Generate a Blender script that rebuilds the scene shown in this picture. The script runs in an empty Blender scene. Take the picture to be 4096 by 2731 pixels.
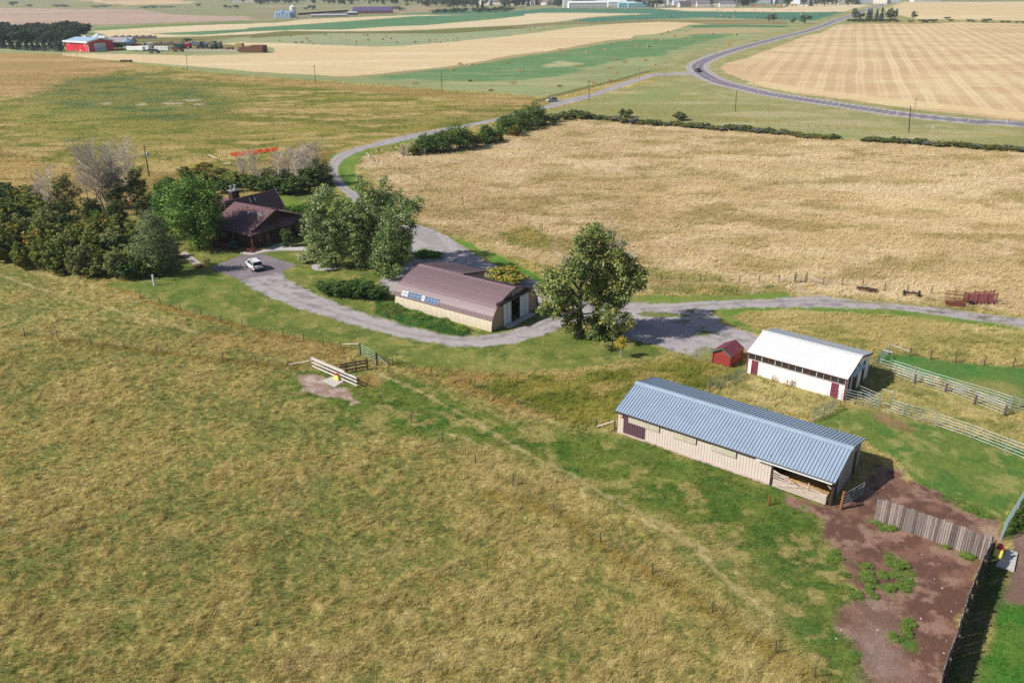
import bpy, math, random
import numpy as np
from mathutils import Vector, Matrix
rng = np.random.default_rng(11)
random.seed(5)
SC = bpy.context.scene
COL = SC.collection
# ------------------------------------------------------------------ camera frame
PW, PH, FPX, CAMH = 4096.0, 2731.0, 3300.0, 44.0
_p, _r = math.radians(23.5), math.radians(0.5)
_fw = np.array([0, math.cos(_p), -math.sin(_p)])
_rt0 = np.array([1.0, 0, 0]); _up0 = np.array([0, math.sin(_p), math.cos(_p)])
_rt = _rt0*math.cos(_r) - _up0*math.sin(_r)
_up = _up0*math.cos(_r) + _rt0*math.sin(_r)
CAM = np.array([0, 0, CAMH])
def U(px, py, z=0.0):
    "survey helper: photo position of a point at height z -> metres on the site plan"
    d = _rt*(px-PW/2)/FPX - _up*(py-PH/2)/FPX + _fw
    return CAM + d*((z-CAMH)/d[2])
def PR(P):
    v = np.asarray(P, float)-CAM; z = v@_fw
    return PW/2+FPX*(v@_rt)/z, PH/2-FPX*(v@_up)/z
def HT(px, pyb, pyt):
    P = U(px, pyb); lo, hi = 0.0, 60.0
    for _ in range(40):
        m = (lo+hi)/2
        if PR(P+np.array([0, 0, m]))[1] > pyt: lo = m
        else: hi = m
    return lo
def WM(px, py, w):
    "metres covered by w photo pixels at a ground point"
    P = U(px, py); return w*float((P-CAM)@_fw)/FPX
CR = {'P':(1,0,0),'D':(1.74150,0,0),'c1':(.46769,0,0),'c2':(.46769,1000,0),'c3':(.46769,2050,0),'c4':(.44473,3050,0),
      'c5':(.41455,0,480),'c6':(.41455,800,480),'q':(.46769,1500,980),'s':(.38265,2400,1050),'r':(.41462,3200,1050),
      'b':(.46769,2400,1450),'e':(.6892,3300,1650),'g':(.25510,1100,1330),'h':(.20408,820,740),'f':(.59524,0,1000),
      'm':(.55272,1400,1400),'n':(.59524,2000,2000),'k':(.19983,230,90),'k2':(.21259,600,120),'w':(.76361,2300,420),'t':(.38265,1500,380)}
def px(tag, *pts):
    s, ox, oy = CR[tag]; return [(ox+s*a, oy+s*b) for a, b in pts]
def G(tag, x, y, z=0.0):
    a, b = px(tag, (x, y))[0]; return U(a, b, z)
def GP(pts):
    return np.array([U(a, b)[:2] for a, b in pts])
# ------------------------------------------------------------------ colour
def lin(c):
    c = np.asarray(c, float)/255.0
    return np.where(c <= 0.04045, c/12.92, ((c+0.055)/1.055)**2.4)
KALB = 0.74
def A(r, g, b): return lin((r, g, b))*KALB
# ------------------------------------------------------------------ scene object helpers
def tag(o, label=None, cat=None, group=None, kind=None):
    if label: o['label'] = label
    if cat: o['category'] = cat
    if group: o['group'] = group
    if kind: o['kind'] = kind
    return o
def empty(name, loc=(0, 0, 0), rz=0.0, label=None, cat=None, group=None):
    o = bpy.data.objects.new(name, None); COL.objects.link(o)
    o.empty_display_size = 0.3
    o.location = loc; o.rotation_euler = (0, 0, rz)
    return tag(o, label, cat, group)
def copy_tree(o, parent=None):
    c = o.copy(); COL.objects.link(c); c.parent = parent
    for ch in list(o.children): copy_tree(ch, c)
    return c
class MB:
    def __init__(s): s.v = []; s.f = []; s.m = []
    def add(s, vs, fs, mi=0):
        n = len(s.v); s.v += [tuple(map(float, v)) for v in vs]
        for f in fs: s.f.append(tuple(n+i for i in f)); s.m.append(mi)
        return s
    def box(s, c, d, rz=0.0, mi=0, top=1.0):
        cx, cy, cz = c; a, b, h = d[0]/2, d[1]/2, d[2]/2
        cs, sn = math.cos(rz), math.sin(rz); V = []
        for k, t in ((-1, 1.0), (1, top)):
            for sx, sy in ((-1, -1), (1, -1), (1, 1), (-1, 1)):
                x, y = sx*a*t, sy*b*t
                V.append((cx+x*cs-y*sn, cy+x*sn+y*cs, cz+k*h))
        return s.add(V, [(3, 2, 1, 0), (4, 5, 6, 7), (0, 1, 5, 4), (1, 2, 6, 5), (2, 3, 7, 6), (3, 0, 4, 7)], mi)
    def bar(s, p, q, w, h=None, mi=0, up=(0, 0, 1)):
        h = h or w; p, q = Vector(p), Vector(q); d = (q-p).normalized(); u = Vector(up)
        if abs(d.dot(u)) > 0.98: u = Vector((1, 0, 0))
        a = d.cross(u).normalized()*(w/2); b = a.cross(d).normalized()*(h/2)
        V = [x for e in (p, q) for x in (e-a-b, e+a-b, e+a+b, e-a+b)]
        return s.add(V, [(3, 2, 1, 0), (4, 5, 6, 7), (0, 1, 5, 4), (1, 2, 6, 5), (2, 3, 7, 6), (3, 0, 4, 7)], mi)
    def tube(s, p, q, r0, r1=None, n=6, mi=0, caps=True):
        r1 = r0 if r1 is None else r1
        p, q = Vector(p), Vector(q); d = (q-p)
        if d.length < 1e-6: return s
        d.normalize(); u = Vector((0, 0, 1)) if abs(d.z) < 0.95 else Vector((1, 0, 0))
        a = d.cross(u).normalized(); b = d.cross(a)
        V = [e+(a*math.cos(t)+b*math.sin(t))*r for e, r in ((p, r0), (q, r1)) for t in (2*math.pi*i/n for i in range(n))]
        F = [(i, (i+1) % n, n+(i+1) % n, n+i) for i in range(n)]
        if caps: F += [tuple(range(n-1, -1, -1)), tuple(range(n, 2*n))]
        return s.add(V, F, mi)
    def path(s, pts, r, n=5, mi=0):
        for i in range(len(pts)-1): s.tube(pts[i], pts[i+1], r, r, n, mi)
        return s
    def prism(s, poly, z0, z1, mi=0):
        n = len(poly); V = [(x, y, z0) for x, y in poly]+[(x, y, z1) for x, y in poly]
        ar = sum(poly[i][0]*poly[(i+1) % n][1]-poly[(i+1) % n][0]*poly[i][1] for i in range(n))
        if ar < 0: V = V[:n][::-1]+V[n:][::-1]
        return s.add(V, [tuple(range(n-1, -1, -1)), tuple(range(n, 2*n))]+[(i, (i+1) % n, n+(i+1) % n, n+i) for i in range(n)], mi)
    def slab(s, pts, t, mi=0):
        "thick sheet: polygon pts in 3-D (counter-clockwise seen from its outer side), t metres thick inwards"
        P = [Vector(p) for p in pts]; nrm = Vector((0, 0, 0))
        for i in range(len(P)):
            a, b = P[i], P[(i+1) % len(P)]
            nrm += Vector(((a.y-b.y)*(a.z+b.z), (a.z-b.z)*(a.x+b.x), (a.x-b.x)*(a.y+b.y)))
        nrm.normalize(); n = len(P); V = P+[p-nrm*t for p in P]
        return s.add(V, [tuple(range(n)), tuple(range(2*n-1, n-1, -1))]+[(i, n+i, n+(i+1) % n, (i+1) % n) for i in range(n)], mi)
    def ribbed(s, A_, B_, C_, D_, t, pitch, rw, rh, mi=0, mir=None):
        "sheet A,B (bottom edge) C,D (top edge, C above B) with raised ribs running bottom to top"
        s.slab([A_, B_, C_, D_], t, mi)
        A_, B_, C_, D_ = map(Vector, (A_, B_, C_, D_))
        nr = (B_-A_).cross(D_-A_).normalized(); L = (B_-A_).length; k = max(1, int(round(L/pitch)))
        for i in range(k+1):
            u = min(max(i/k, rw/L), 1-rw/L)
            p, q = A_.lerp(B_, u)+nr*(rh*.45), D_.lerp(C_, u)+nr*(rh*.45)
            s.bar(p, q, rw, rh, mi if mir is None else mir, up=nr)
        return s
    def revolve(s, prof, n=16, c=(0, 0, 0), mi=0):
        V = []; F = []
        for r, z in prof:
            for i in range(n):
                t = 2*math.pi*i/n; V.append((c[0]+r*math.cos(t), c[1]+r*math.sin(t), c[2]+z))
        for j in range(len(prof)-1):
            for i in range(n):
                F.append((j*n+i, j*n+(i+1) % n, (j+1)*n+(i+1) % n, (j+1)*n+i))
        F.append(tuple(range(n-1, -1, -1))); F.append(tuple((len(prof)-1)*n+i for i in range(n)))
        return s.add(V, F, mi)
    def build(s, name, mats, parent=None, smooth=False, bevel=0.0):
        me = bpy.data.meshes.new(name); me.from_pydata(s.v, [], s.f); 
        mats = mats if isinstance(mats, (list, tuple)) else [mats]
        for m in mats: me.materials.append(m)
        if len(mats) > 1: me.polygons.foreach_set('material_index', s.m)
        if smooth: me.polygons.foreach_set('use_smooth', [True]*len(s.f))
        me.update()
        o = bpy.data.objects.new(name, me); COL.objects.link(o); o.parent = parent
        if bevel:
            b = o.modifiers.new('bevel', 'BEVEL'); b.width = bevel; b.segments = 2; b.limit_method = 'ANGLE'
        return o
def np_mesh(name, V, F, mat, col=None, smooth=False):
    "fast mesh from arrays; F is (n,k); col is per-vertex rgb"
    V = np.asarray(V, np.float32); F = np.asarray(F, np.int32); k = F.shape[1]
    me = bpy.data.meshes.new(name)
    me.vertices.add(len(V)); me.vertices.foreach_set('co', V.ravel())
    me.loops.add(F.size); me.loops.foreach_set('vertex_index', F.ravel())
    me.polygons.add(len(F)); me.polygons.foreach_set('loop_start', np.arange(0, F.size, k, dtype=np.int32))
    try: me.polygons.foreach_set('loop_total', np.full(len(F), k, np.int32))
    except Exception: pass
    if smooth: me.polygons.foreach_set('use_smooth', np.ones(len(F), bool))
    if col is not None:
        at = me.color_attributes.new('Col', 'FLOAT_COLOR', 'POINT')
        c4 = np.ones((len(V), 4), np.float32); c4[:, :3] = col; at.data.foreach_set('color', c4.ravel())
    me.update(calc_edges=True)
    if mat: me.materials.append(mat)
    return me
def mesh_obj(name, me, parent=None):
    o = bpy.data.objects.new(name, me); COL.objects.link(o); o.parent = parent; return o
# ------------------------------------------------------------------ materials
def new_mat(name):
    m = bpy.data.materials.new(name); m.use_nodes = True; nt = m.node_tree
    return m, nt, nt.nodes['Principled BSDF']
def nd(nt, t, **kw):
    n = nt.nodes.new(t)
    for k, v in kw.items(): setattr(n, k, v)
    return n
_MC = {}
def mat(name, rgb, rough=.75, var=.16, scale=2.0, spec=.35, bump=0.0, metal=0.0, raw=False, stretch=None, dirt=None):
    if name in _MC: return _MC[name]
    m, nt, b = new_mat(name)
    c = np.array(rgb) if raw else A(*rgb)
    tc = nd(nt, 'ShaderNodeTexCoord'); mp = nd(nt, 'ShaderNodeMapping')
    if stretch: mp.inputs['Scale'].default_value = stretch
    nt.links.new(tc.outputs['Object'], mp.inputs['Vector'])
    n = nd(nt, 'ShaderNodeTexNoise'); n.inputs['Scale'].default_value = scale; n.inputs['Detail'].default_value = 7
    n.inputs['Roughness'].default_value = .65
    nt.links.new(mp.outputs[0], n.inputs['Vector'])
    r = nd(nt, 'ShaderNodeValToRGB')
    r.color_ramp.elements[0].position = .3; r.color_ramp.elements[1].position = .7
    d = np.array(dirt) if dirt is not None else c*(1-var)
    r.color_ramp.elements[0].color = (*np.clip(d, 0, 1), 1)
    r.color_ramp.elements[1].color = (*np.clip(c*(1+var), 0, .9), 1)
    nt.links.new(n.outputs['Fac'], r.inputs['Fac']); nt.links.new(r.outputs['Color'], b.inputs['Base Color'])
    b.inputs['Roughness'].default_value = rough; b.inputs['Metallic'].default_value = metal
    b.inputs['Specular IOR Level'].default_value = spec
    if bump:
        n2 = nd(nt, 'ShaderNodeTexNoise'); n2.inputs['Scale'].default_value = scale*6; n2.inputs['Detail'].default_value = 4
        nt.links.new(mp.outputs[0], n2.inputs['Vector'])
        bp = nd(nt, 'ShaderNodeBump'); bp.inputs['Strength'].default_value = .6; bp.inputs['Distance'].default_value = bump
        nt.links.new(n2.outputs['Fac'], bp.inputs['Height']); nt.links.new(bp.outputs['Normal'], b.inputs['Normal'])
    _MC[name] = m; return m
def attr_mat(name, rough=.9, spec=.15, noise=(), bump=(), transl=0.0, sheen=0.0):
    "material whose base colour is the mesh's own colour attribute, broken up by procedural noise"
    m, nt, b = new_mat(name)
    at = nd(nt, 'ShaderNodeVertexColor', layer_name='Col'); out = at.outputs['Color']
    tc = nd(nt, 'ShaderNodeTexCoord')
    for sc, amt, st in noise:
        mp = nd(nt, 'ShaderNodeMapping'); mp.inputs['Scale'].default_value = st
        nt.links.new(tc.outputs['Object'], mp.inputs['Vector'])
        n = nd(nt, 'ShaderNodeTexNoise'); n.inputs['Scale'].default_value = sc; n.inputs['Detail'].default_value = 5
        n.inputs['Roughness'].default_value = .7
        nt.links.new(mp.outputs[0], n.inputs['Vector'])
        mr = nd(nt, 'ShaderNodeMapRange'); mr.inputs[1].default_value = .28; mr.inputs[2].default_value = .72
        mr.inputs[3].default_value = 1-amt; mr.inputs[4].default_value = 1+amt
        nt.links.new(n.outputs['Fac'], mr.inputs[0])
        mx = nd(nt, 'ShaderNodeVectorMath', operation='SCALE')
        nt.links.new(out, mx.inputs[0]); nt.links.new(mr.outputs[0], mx.inputs['Scale']); out = mx.outputs[0]
    nt.links.new(out, b.inputs['Base Color'])
    b.inputs['Roughness'].default_value = rough; b.inputs['Specular IOR Level'].default_value = spec
    nor = None
    for sc, dist in bump:
        n = nd(nt, 'ShaderNodeTexNoise'); n.inputs['Scale'].default_value = sc; n.inputs['Detail'].default_value = 5
        nt.links.new(tc.outputs['Object'], n.inputs['Vector'])
        bp = nd(nt, 'ShaderNodeBump'); bp.inputs['Strength'].default_value = .7; bp.inputs['Distance'].default_value = dist
        nt.links.new(n.outputs['Fac'], bp.inputs['Height'])
        if nor: nt.links.new(nor, bp.inputs['Normal'])
        nor = bp.outputs['Normal']
    if nor: nt.links.new(nor, b.inputs['Normal'])
    if transl:
        t = nd(nt, 'ShaderNodeBsdfTranslucent'); nt.links.new(out, t.inputs['Color'])
        ms = nd(nt, 'ShaderNodeMixShader'); ms.inputs[0].default_value = transl
        o = nt.nodes['Material Output']
        nt.links.new(b.outputs[0], ms.inputs[1]); nt.links.new(t.outputs[0], ms.inputs[2]); nt.links.new(ms.outputs[0], o.inputs[0])
    return m
# ------------------------------------------------------------------ numeric noise
def _hash(ix, iy, s):
    h = (ix.astype(np.int64)*374761393 + iy.astype(np.int64)*668265263 + s*974634721) & 0xffffffff
    h = ((h ^ (h >> 13))*1274126177) & 0xffffffff
    h = (h ^ (h >> 16)) & 0xffffff
    return h.astype(np.float32)/float(0xffffff)
def vnoise(x, y, s=0):
    ix, iy = np.floor(x), np.floor(y); fx, fy = x-ix, y-iy
    fx = fx*fx*(3-2*fx); fy = fy*fy*(3-2*fy)
    a, b = _hash(ix, iy, s), _hash(ix+1, iy, s); c, d = _hash(ix, iy+1, s), _hash(ix+1, iy+1, s)
    return (a*(1-fx)+b*fx)*(1-fy)+(c*(1-fx)+d*fx)*fy
def fbm(x, y, sc, oct=4, s=0, rough=.55, sx=1.0):
    v = 0; a = 1; t = 0; f = 1.0/sc
    for i in range(oct):
        v = v+a*vnoise(x*f*sx+17.3*i, y*f-9.1*i, s+i*7); t += a; a *= rough; f *= 2.03
    return v/t
def sstep(a, b, v):
    t = np.clip((v-a)/(b-a), 0, 1); return t*t*(3-2*t)
def sd_poly(poly, x, y):
    "signed distance, positive inside"
    d = np.full(x.shape, 1e18); ins = np.zeros(x.shape, bool); n = len(poly)
    for i in range(n):
        ax, ay = poly[i]; bx, by = poly[(i+1) % n]; ex, ey = bx-ax, by-ay
        wx, wy = x-ax, y-ay; t = np.clip((wx*ex+wy*ey)/(ex*ex+ey*ey+1e-12), 0, 1)
        d = np.minimum(d, (wx-ex*t)**2+(wy-ey*t)**2)
        c = ((ay <= y) & (by > y)) | ((by <= y) & (ay > y))
        if ey != 0: ins ^= c & (x < ax+(y-ay)/ey*ex)
    d = np.sqrt(d); return np.where(ins, d, -d)
def sd_line(pts, x, y):
    d = np.full(x.shape, 1e18)
    for i in range(len(pts)-1):
        ax, ay = pts[i]; bx, by = pts[i+1]; ex, ey = bx-ax, by-ay
        wx, wy = x-ax, y-ay; t = np.clip((wx*ex+wy*ey)/(ex*ex+ey*ey+1e-12), 0, 1)
        d = np.minimum(d, (wx-ex*t)**2+(wy-ey*t)**2)
    return np.sqrt(d)
def smooth(pts, k=6):
    "open Catmull-Rom through 2-D points"
    P = np.asarray(pts, float); P = np.vstack([2*P[0]-P[1], P, 2*P[-1]-P[-2]]); out = []
    for i in range(1, len(P)-2):
        for j in range(k):
            t = j/k
            out.append(.5*((2*P[i])+(-P[i-1]+P[i+1])*t+(2*P[i-1]-5*P[i]+4*P[i+1]-P[i+2])*t*t+(-P[i-1]+3*P[i]-3*P[i+1]+P[i+2])*t**3))
    out.append(P[-2]); return np.array(out)
# ================================================================== GROUND COVER (albedo plan of the site)
LAY = []   # (kind, shape pts (m), cols, soft, namp, nsc, alpha, zone, tall, ms, stretch, width)
def area(pts, cols, soft=.5, namp=.8, nsc=2.5, al=1.0, zone=None, tall=None, ms=2.0, st=1.0, sm=0, lo=.36, hi=.64):
    P = GP(pts)
    if sm: P = smooth(np.vstack([P, P[:1]]), sm)[:-1]
    LAY.append(('a', P, [A(*c) for c in cols], soft, namp, nsc, al, zone, tall, ms, st, 0, lo, hi))
def strip(pts, w, cols, soft=.3, namp=.4, nsc=1.5, al=1.0, zone=None, tall=None, ms=2.0, st=1.0, sm=6):
    P = GP(pts)
    if sm: P = smooth(P, sm)
    LAY.append(('l', P, [A(*c) for c in cols], soft, namp, nsc, al, zone, tall, ms, st, w, .36, .64))
STRAW = (198, 172, 112); OLIVE = (140, 130, 66); GREEN = (92, 108, 52); LUSH = (70, 116, 50); PALE = (160, 166, 112)
STUB = (226, 207, 170); GRAV = (176, 168, 170); GRAV2 = (150, 142, 142)
# --- broad pastures
area(px('D', (-900, 112), (0, 112), (150, 128), (300, 146), (500, 172), (900, 201), (1245, 226), (1232, 262), (1100, 286), (1000, 302), (880, 328), (800, 350), (762, 372), (640, 392), (540, 400), (300, 470), (0, 480), (-900, 500)),
     [(160, 146, 82), (126, 126, 58), (190, 166, 108)], 1.5, 3, 9, tall=.45, ms=8, st=.55, lo=.4, hi=.62)
area(px('D', (-900, 112), (0, 112), (150, 128), (330, 150), (240, 175), (150, 215), (60, 215), (-200, 230)), [(196, 160, 112), (176, 146, 92)], 7, 10, 18, .85, ms=12, st=.2)
area(px('D', (150, 180), (330, 172), (500, 200), (560, 240), (480, 272), (300, 290), (160, 262), (60, 230)), [(92, 114, 64), (130, 130, 66)], 8, 9, 16, .85, ms=8, st=.6)
area(px('D', (0, 235), (300, 262), (560, 300), (300, 330), (0, 310)), [(116, 128, 54), (152, 144, 70)], 6, 9, 16, .7, ms=8, st=.6)
for a, b, w, h in ((392, 238, 24, 2), (330, 240, 14, 2), (432, 231, 22, 2), (455, 241, 14, 1.5), (246, 238, 6, 2), (410, 243, 30, 1.4)):
    area(px('D', (a-w, b), (a, b-h), (a+w, b), (a, b+h)), [(196, 180, 158)], 1.0, 3.5, 5, .8)
area(px('D', (500, 172), (900, 201), (1245, 226), (1240, 246), (900, 216), (500, 184)), [(190, 158, 106), (166, 140, 82)], 2.5, 3, 9, .75, tall=.6, ms=8, st=.2)
for a, b, w, h in ((930, 262, 70, 3), (1010, 240, 40, 3), (700, 300, 120, 4), (860, 245, 60, 3), (1080, 262, 60, 4), (600, 255, 90, 4), (760, 225, 60, 3), (950, 292, 60, 3)):
    area(px('D', (a-w, b), (a, b-h), (a+w, b), (a, b+h)), [(142, 142, 52)] if (a % 3) else [(200, 170, 118)], 4, 7, 9, .55)
area(px('D', (0, 345), (60, 362), (180, 390), (330, 405), (330, 480), (180, 470), (0, 452), (-300, 430)), [(168, 144, 84), (186, 160, 100), (140, 122, 66)], 2, 3, 7, tall=.6, ms=7, st=.35)
area(px('D', (330, 392), (480, 402), (560, 380), (680, 350), (770, 345), (762, 385), (640, 408), (500, 425), (330, 440)), [(172, 148, 92), (148, 124, 72)], 1.5, 3, 6, .8, tall=.6, ms=5)
# big dry pasture on the right
area(px('D', (835, 360), (900, 352), (1010, 332), (1250, 296), (1300, 280), (1340, 275), (1700, 302), (2000, 325), (2352, 352), (2900, 400), (2900, 800), (2352, 722), (2180, 702), (2000, 684), (1880, 665), (1480, 680), (1290, 640), (1200, 590), (980, 520), (930, 480), (880, 450), (842, 410)),
     [(214, 192, 152), (200, 176, 132), (174, 154, 104)], 1.2, 2.5, 7, tall=.8, ms=7, st=.5)
for a, b, w, h in ((1120, 520, 50, 9), (1040, 500, 60, 6), (1330, 560, 50, 10), (1440, 600, 60, 7), (1560, 640, 70, 6), (1000, 440, 40, 5), (1780, 470, 60, 5), (1500, 330, 50, 4), (1900, 520, 80, 6), (2200, 600, 90, 8), (1640, 560, 70, 5), (1250, 470, 40, 4), (2060, 420, 60, 3), (1720, 600, 60, 6), (2300, 520, 60, 4), (1300, 400, 50, 3), (1600, 400, 60, 3)):
    area(px('D', (a-w, b), (a-w*.3, b-h), (a+w, b), (a+w*.2, b+h)), [(154, 142, 78), (170, 150, 92)], 3, 5, 7, .62, ms=5, st=.4)
for a, b, w, h in ((1800, 600, 130, 14), (1980, 560, 110, 12), (2150, 480, 120, 9), (1080, 560, 50, 8), (1500, 440, 120, 8), (1850, 400, 120, 7)):
    area(px('D', (a-w, b), (a, b-h), (a+w, b), (a, b+h)), [(216, 196, 146)], 5, 7, 9, .5, ms=5, st=.3)
area(px('D', (1150, 535), (1215, 520), (1265, 545), (1280, 565), (1230, 572), (1170, 562)), [(132, 136, 66), (164, 146, 80)], 1, 1.5, 4, .9, tall=1.0)
# strip between hedge, lane and highway
area(px('D', (1240, 262), (1300, 245), (1400, 215), (1500, 188), (1600, 172), (1640, 195), (1800, 232), (2000, 260), (2352, 290), (2900, 335), (2900, 398), (2352, 350), (2000, 324), (1700, 301), (1340, 274)),
     [(168, 164, 116), (156, 154, 98), (182, 172, 128)], 1, 2, 7, tall=.2, ms=16, st=.2)
area(px('D', (1340, 262), (1700, 290), (2000, 314), (2352, 340), (2352, 346), (2000, 322), (1700, 298), (1340, 272)), [(150, 158, 96)], 1, 1.5, 6, .8, ms=8, st=.2)
area(px('D', (1390, 232), (1560, 192), (1600, 205), (1500, 232), (1440, 246)), [(142, 156, 96), (160, 162, 104)], 3, 4, 10, .8, ms=9)
strip(px('w', (200, 30), (600, 55), (1200, 98), (1800, 145), (2352, 165)), 1.2, [(168, 152, 84)], 1.5, 1, 4, .8)
strip(px('w', (1150, 20), (1450, 60), (1700, 85), (2352, 132)), 4, [(160, 140, 82), (176, 156, 100)], 3, 3, 8, .6)
# --- hay land beyond the near pasture
area(px('D', (-900, 60), (-900, 108), (150, 124), (500, 168), (900, 197), (1248, 222), (1300, 212), (1400, 188), (1480, 172), (1590, 160), (1590, 148), (1660, 130), (1800, 98), (1900, 62), (1990, 20), (1400, 40), (800, 60)),
     [(158, 166, 116), (150, 156, 108), (172, 172, 126)], 3, 4, 12, zone=7, tall=0, ms=22, st=.2)
strip(px('c3', (220, 870), (400, 810), (700, 735), (900, 690), (1100, 630), (1350, 575), (1560, 500), (1720, 460), (1900, 410), (2100, 350), (2352, 295)), 2.2, [(112, 112, 60)], 1.2, 1.2, 5, .85)
strip(px('c3', (400, 850), (700, 775), (900, 728), (1150, 640), (1350, 608), (1500, 545)), 2.5, [(186, 162, 100)], 1.6, 1.5, 5, .75)
area(px('c1', (700, 440), (950, 440), (1400, 430), (2000, 415), (2260, 400), (2300, 330), (1900, 350), (1500, 330), (950, 330), (900, 400)), [(152, 146, 92), (136, 130, 80), (172, 160, 110)], 3, 5, 12, tall=0, ms=14, st=.3)
area(px('c1', (930, 330), (1500, 322), (2000, 300), (2352, 285), (2352, 300), (1900, 335), (1600, 360), (1300, 380), (1080, 370)), [(140, 128, 84), (118, 118, 66)], 3, 4, 10, .85, ms=12, st=.3)
area(px('c2', (0, 300), (300, 270), (700, 272), (1100, 270), (1500, 262), (1900, 240), (2352, 215), (2352, 245), (2000, 268), (1700, 290), (1200, 290), (700, 288), (300, 310), (0, 330)), [(134, 124, 80), (112, 116, 62)], 3, 4, 12, .9, ms=18, st=.2)
area(px('c3', (0, 222), (500, 185), (700, 160), (1200, 170), (2000, 168), (2352, 178), (2352, 212), (1670, 208), (1250, 188), (900, 205), (500, 215), (0, 245)), [(160, 142, 104), (138, 128, 84)], 4, 4, 12, .9, ms=18, st=.2)
# green and tan strips of crop
area(px('c1', (1290, 290), (1700, 272), (2100, 252))+px('c2', (0, 240), (400, 215), (900, 180), (1400, 142), (1750, 134), (2000, 130), (2352, 108), (2352, 135), (2100, 165), (1800, 190), (1500, 218), (1200, 228), (800, 255), (400, 256), (0, 271))+px('c1', (1700, 302)),
     [(104, 144, 102), (94, 134, 96)], 1, 1.5, 12, zone=7, ms=30, st=.2)
area(px('c1', (800, 268), (1200, 244), (1700, 218), (2352, 198))+px('c2', (500, 165), (1000, 145), (1450, 130), (1750, 131), (1400, 141), (900, 179), (400, 214), (0, 239))+px('c1', (2100, 251), (1700, 271), (1280, 290), (1500, 302), (1700, 303))+px('c2', (0, 272), (400, 257), (800, 256), (1200, 229), (1500, 219), (1800, 191), (2100, 166), (2352, 136))+
     px('c3', (100, 122), (250, 113), (700, 113), (1210, 121), (900, 131), (650, 150), (400, 185), (0, 219))+px('c2', (1900, 234), (1500, 254), (1100, 267), (700, 269), (300, 264), (0, 294))+px('c1', (1800, 310), (1300, 322), (950, 326), (930, 318), (830, 285)),
     [STUB, (220, 200, 160)], 1, 1.5, 12, zone=6, ms=40, st=.2)
area(px('c1', (780, 240), (1300, 218), (2352, 172))+px('c2', (500, 150), (1000, 135), (1450, 124), (1450, 129), (1000, 144), (500, 164), (0, 199))+px('c1', (1300, 234), (820, 262)), [(112, 140, 86)], 2, 2, 12, .8, ms=25)
area(px('c1', (1760, 372), (2000, 340), (2352, 325))+px('c2', (300, 312), (700, 290), (1200, 292), (1700, 292), (2000, 270), (2352, 245))+px('c3', (400, 212), (300, 235), (0, 296))+px('c2', (2100, 321), (1700, 361), (1300, 394), (1100, 402), (700, 389), (300, 371), (0, 364)),
     [(152, 164, 124), (164, 168, 128)], 1.5, 2, 12, zone=7, ms=26, st=.25)
area(px('c2', (1000, 645), (1500, 600), (1900, 552), (2352, 482))+px('c3', (450, 440), (850, 362), (1050, 342), (1500, 330), (1560, 295), (1880, 290), (1800, 320), (1500, 400), (1300, 470), (1000, 505), (700, 560), (400, 655), (0, 690))+px('c2', (2000, 700), (1500, 690), (1100, 665)),
     [(104, 140, 92), (114, 146, 98), (142, 158, 110)], 5, 9, 16, .95, zone=7, ms=9, st=.3, lo=.42, hi=.78)
area(px('c3', (260, 565), (420, 520), (600, 545), (480, 570), (300, 580)), [(198, 188, 140)], 4, 5, 7, .75)
area(px('c3', (1480, 215), (1900, 212), (2352, 222), (2352, 240), (1900, 232), (1560, 240)), [(84, 124, 86)], 3, 4, 12, .85)
area(px('c3', (1600, 250), (2100, 250), (2200, 280), (1700, 290), (1300, 300)), [(192, 168, 126)], 4, 5, 12, .8)
strip(px('c2', (750, 662), (1100, 645), (1400, 611), (1700, 581), (2000, 533), (2352, 470))+px('c3', (300, 451), (600, 395), (820, 355), (1000, 345)), 3.0, [(178, 148, 110)], 2, 1.5, 6, .85, sm=3)
area(px('c1', (540, 460), (900, 462), (1300, 470), (1700, 478), (2100, 465), (2330, 452), (2352, 430), (2330, 405), (1870, 376), (2050, 365), (2352, 367))+px('c2', (300, 372), (700, 390), (1100, 403), (1300, 395), (1700, 362), (2100, 322), (2352, 295))+
     px('c3', (500, 240), (900, 205), (1250, 190), (1500, 195), (1670, 212), (1500, 215), (1420, 245), (1330, 275), (1200, 295), (1050, 305), (1000, 335), (820, 345), (600, 385), (300, 440), (0, 472))+
     px('c2', (2000, 523), (1700, 570), (1400, 600), (1100, 635), (900, 650), (750, 655), (500, 640), (200, 625), (0, 612))+px('c1', (1900, 590), (1300, 542), (900, 512), (540, 476)),
     [(228, 208, 168), (222, 198, 154), (218, 192, 148)], .8, 1.5, 10, zone=6, tall=0, ms=26, st=.15)
# teal alfalfa and stubble in front of the town
area(px('P', (2050, 47), (2190, 34), (2377, 35), (2611, 36), (2751, 47), (3150, 51), (3397, 50), (3401, 60), (3317, 85), (3108, 80), (2980, 76), (2798, 72), (2611, 77), (2377, 89), (2280, 84), (2377, 71), (2616, 57), (2377, 52), (2167, 51), (2050, 62)),
     [(88, 136, 112), (82, 126, 104)], 2, 3, 20, zone=7, tall=0, ms=40, st=.2)
area(px('P', (1600, 55), (1750, 46), (1930, 43), (2050, 47), (2050, 55), (1900, 60), (1700, 58)), [(82, 132, 100)], 3, 4, 20, .9, zone=7)
area(px('P', (2611, 33), (3130, 33), (3206, 19), (3512, 19), (3409, 48), (3150, 49), (2751, 46)), [(230, 210, 174), (222, 200, 160)], 2, 3, 20, zone=6, ms=40)
area(px('P', (3575, 8), (4700, 8), (4700, 88), (4096, 84), (3828, 80), (3673, 79), (3590, 60), (3472, 50)), [(228, 206, 162), (220, 196, 150)], 3, 3, 25, zone=6, ms=45, st=.25)
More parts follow.
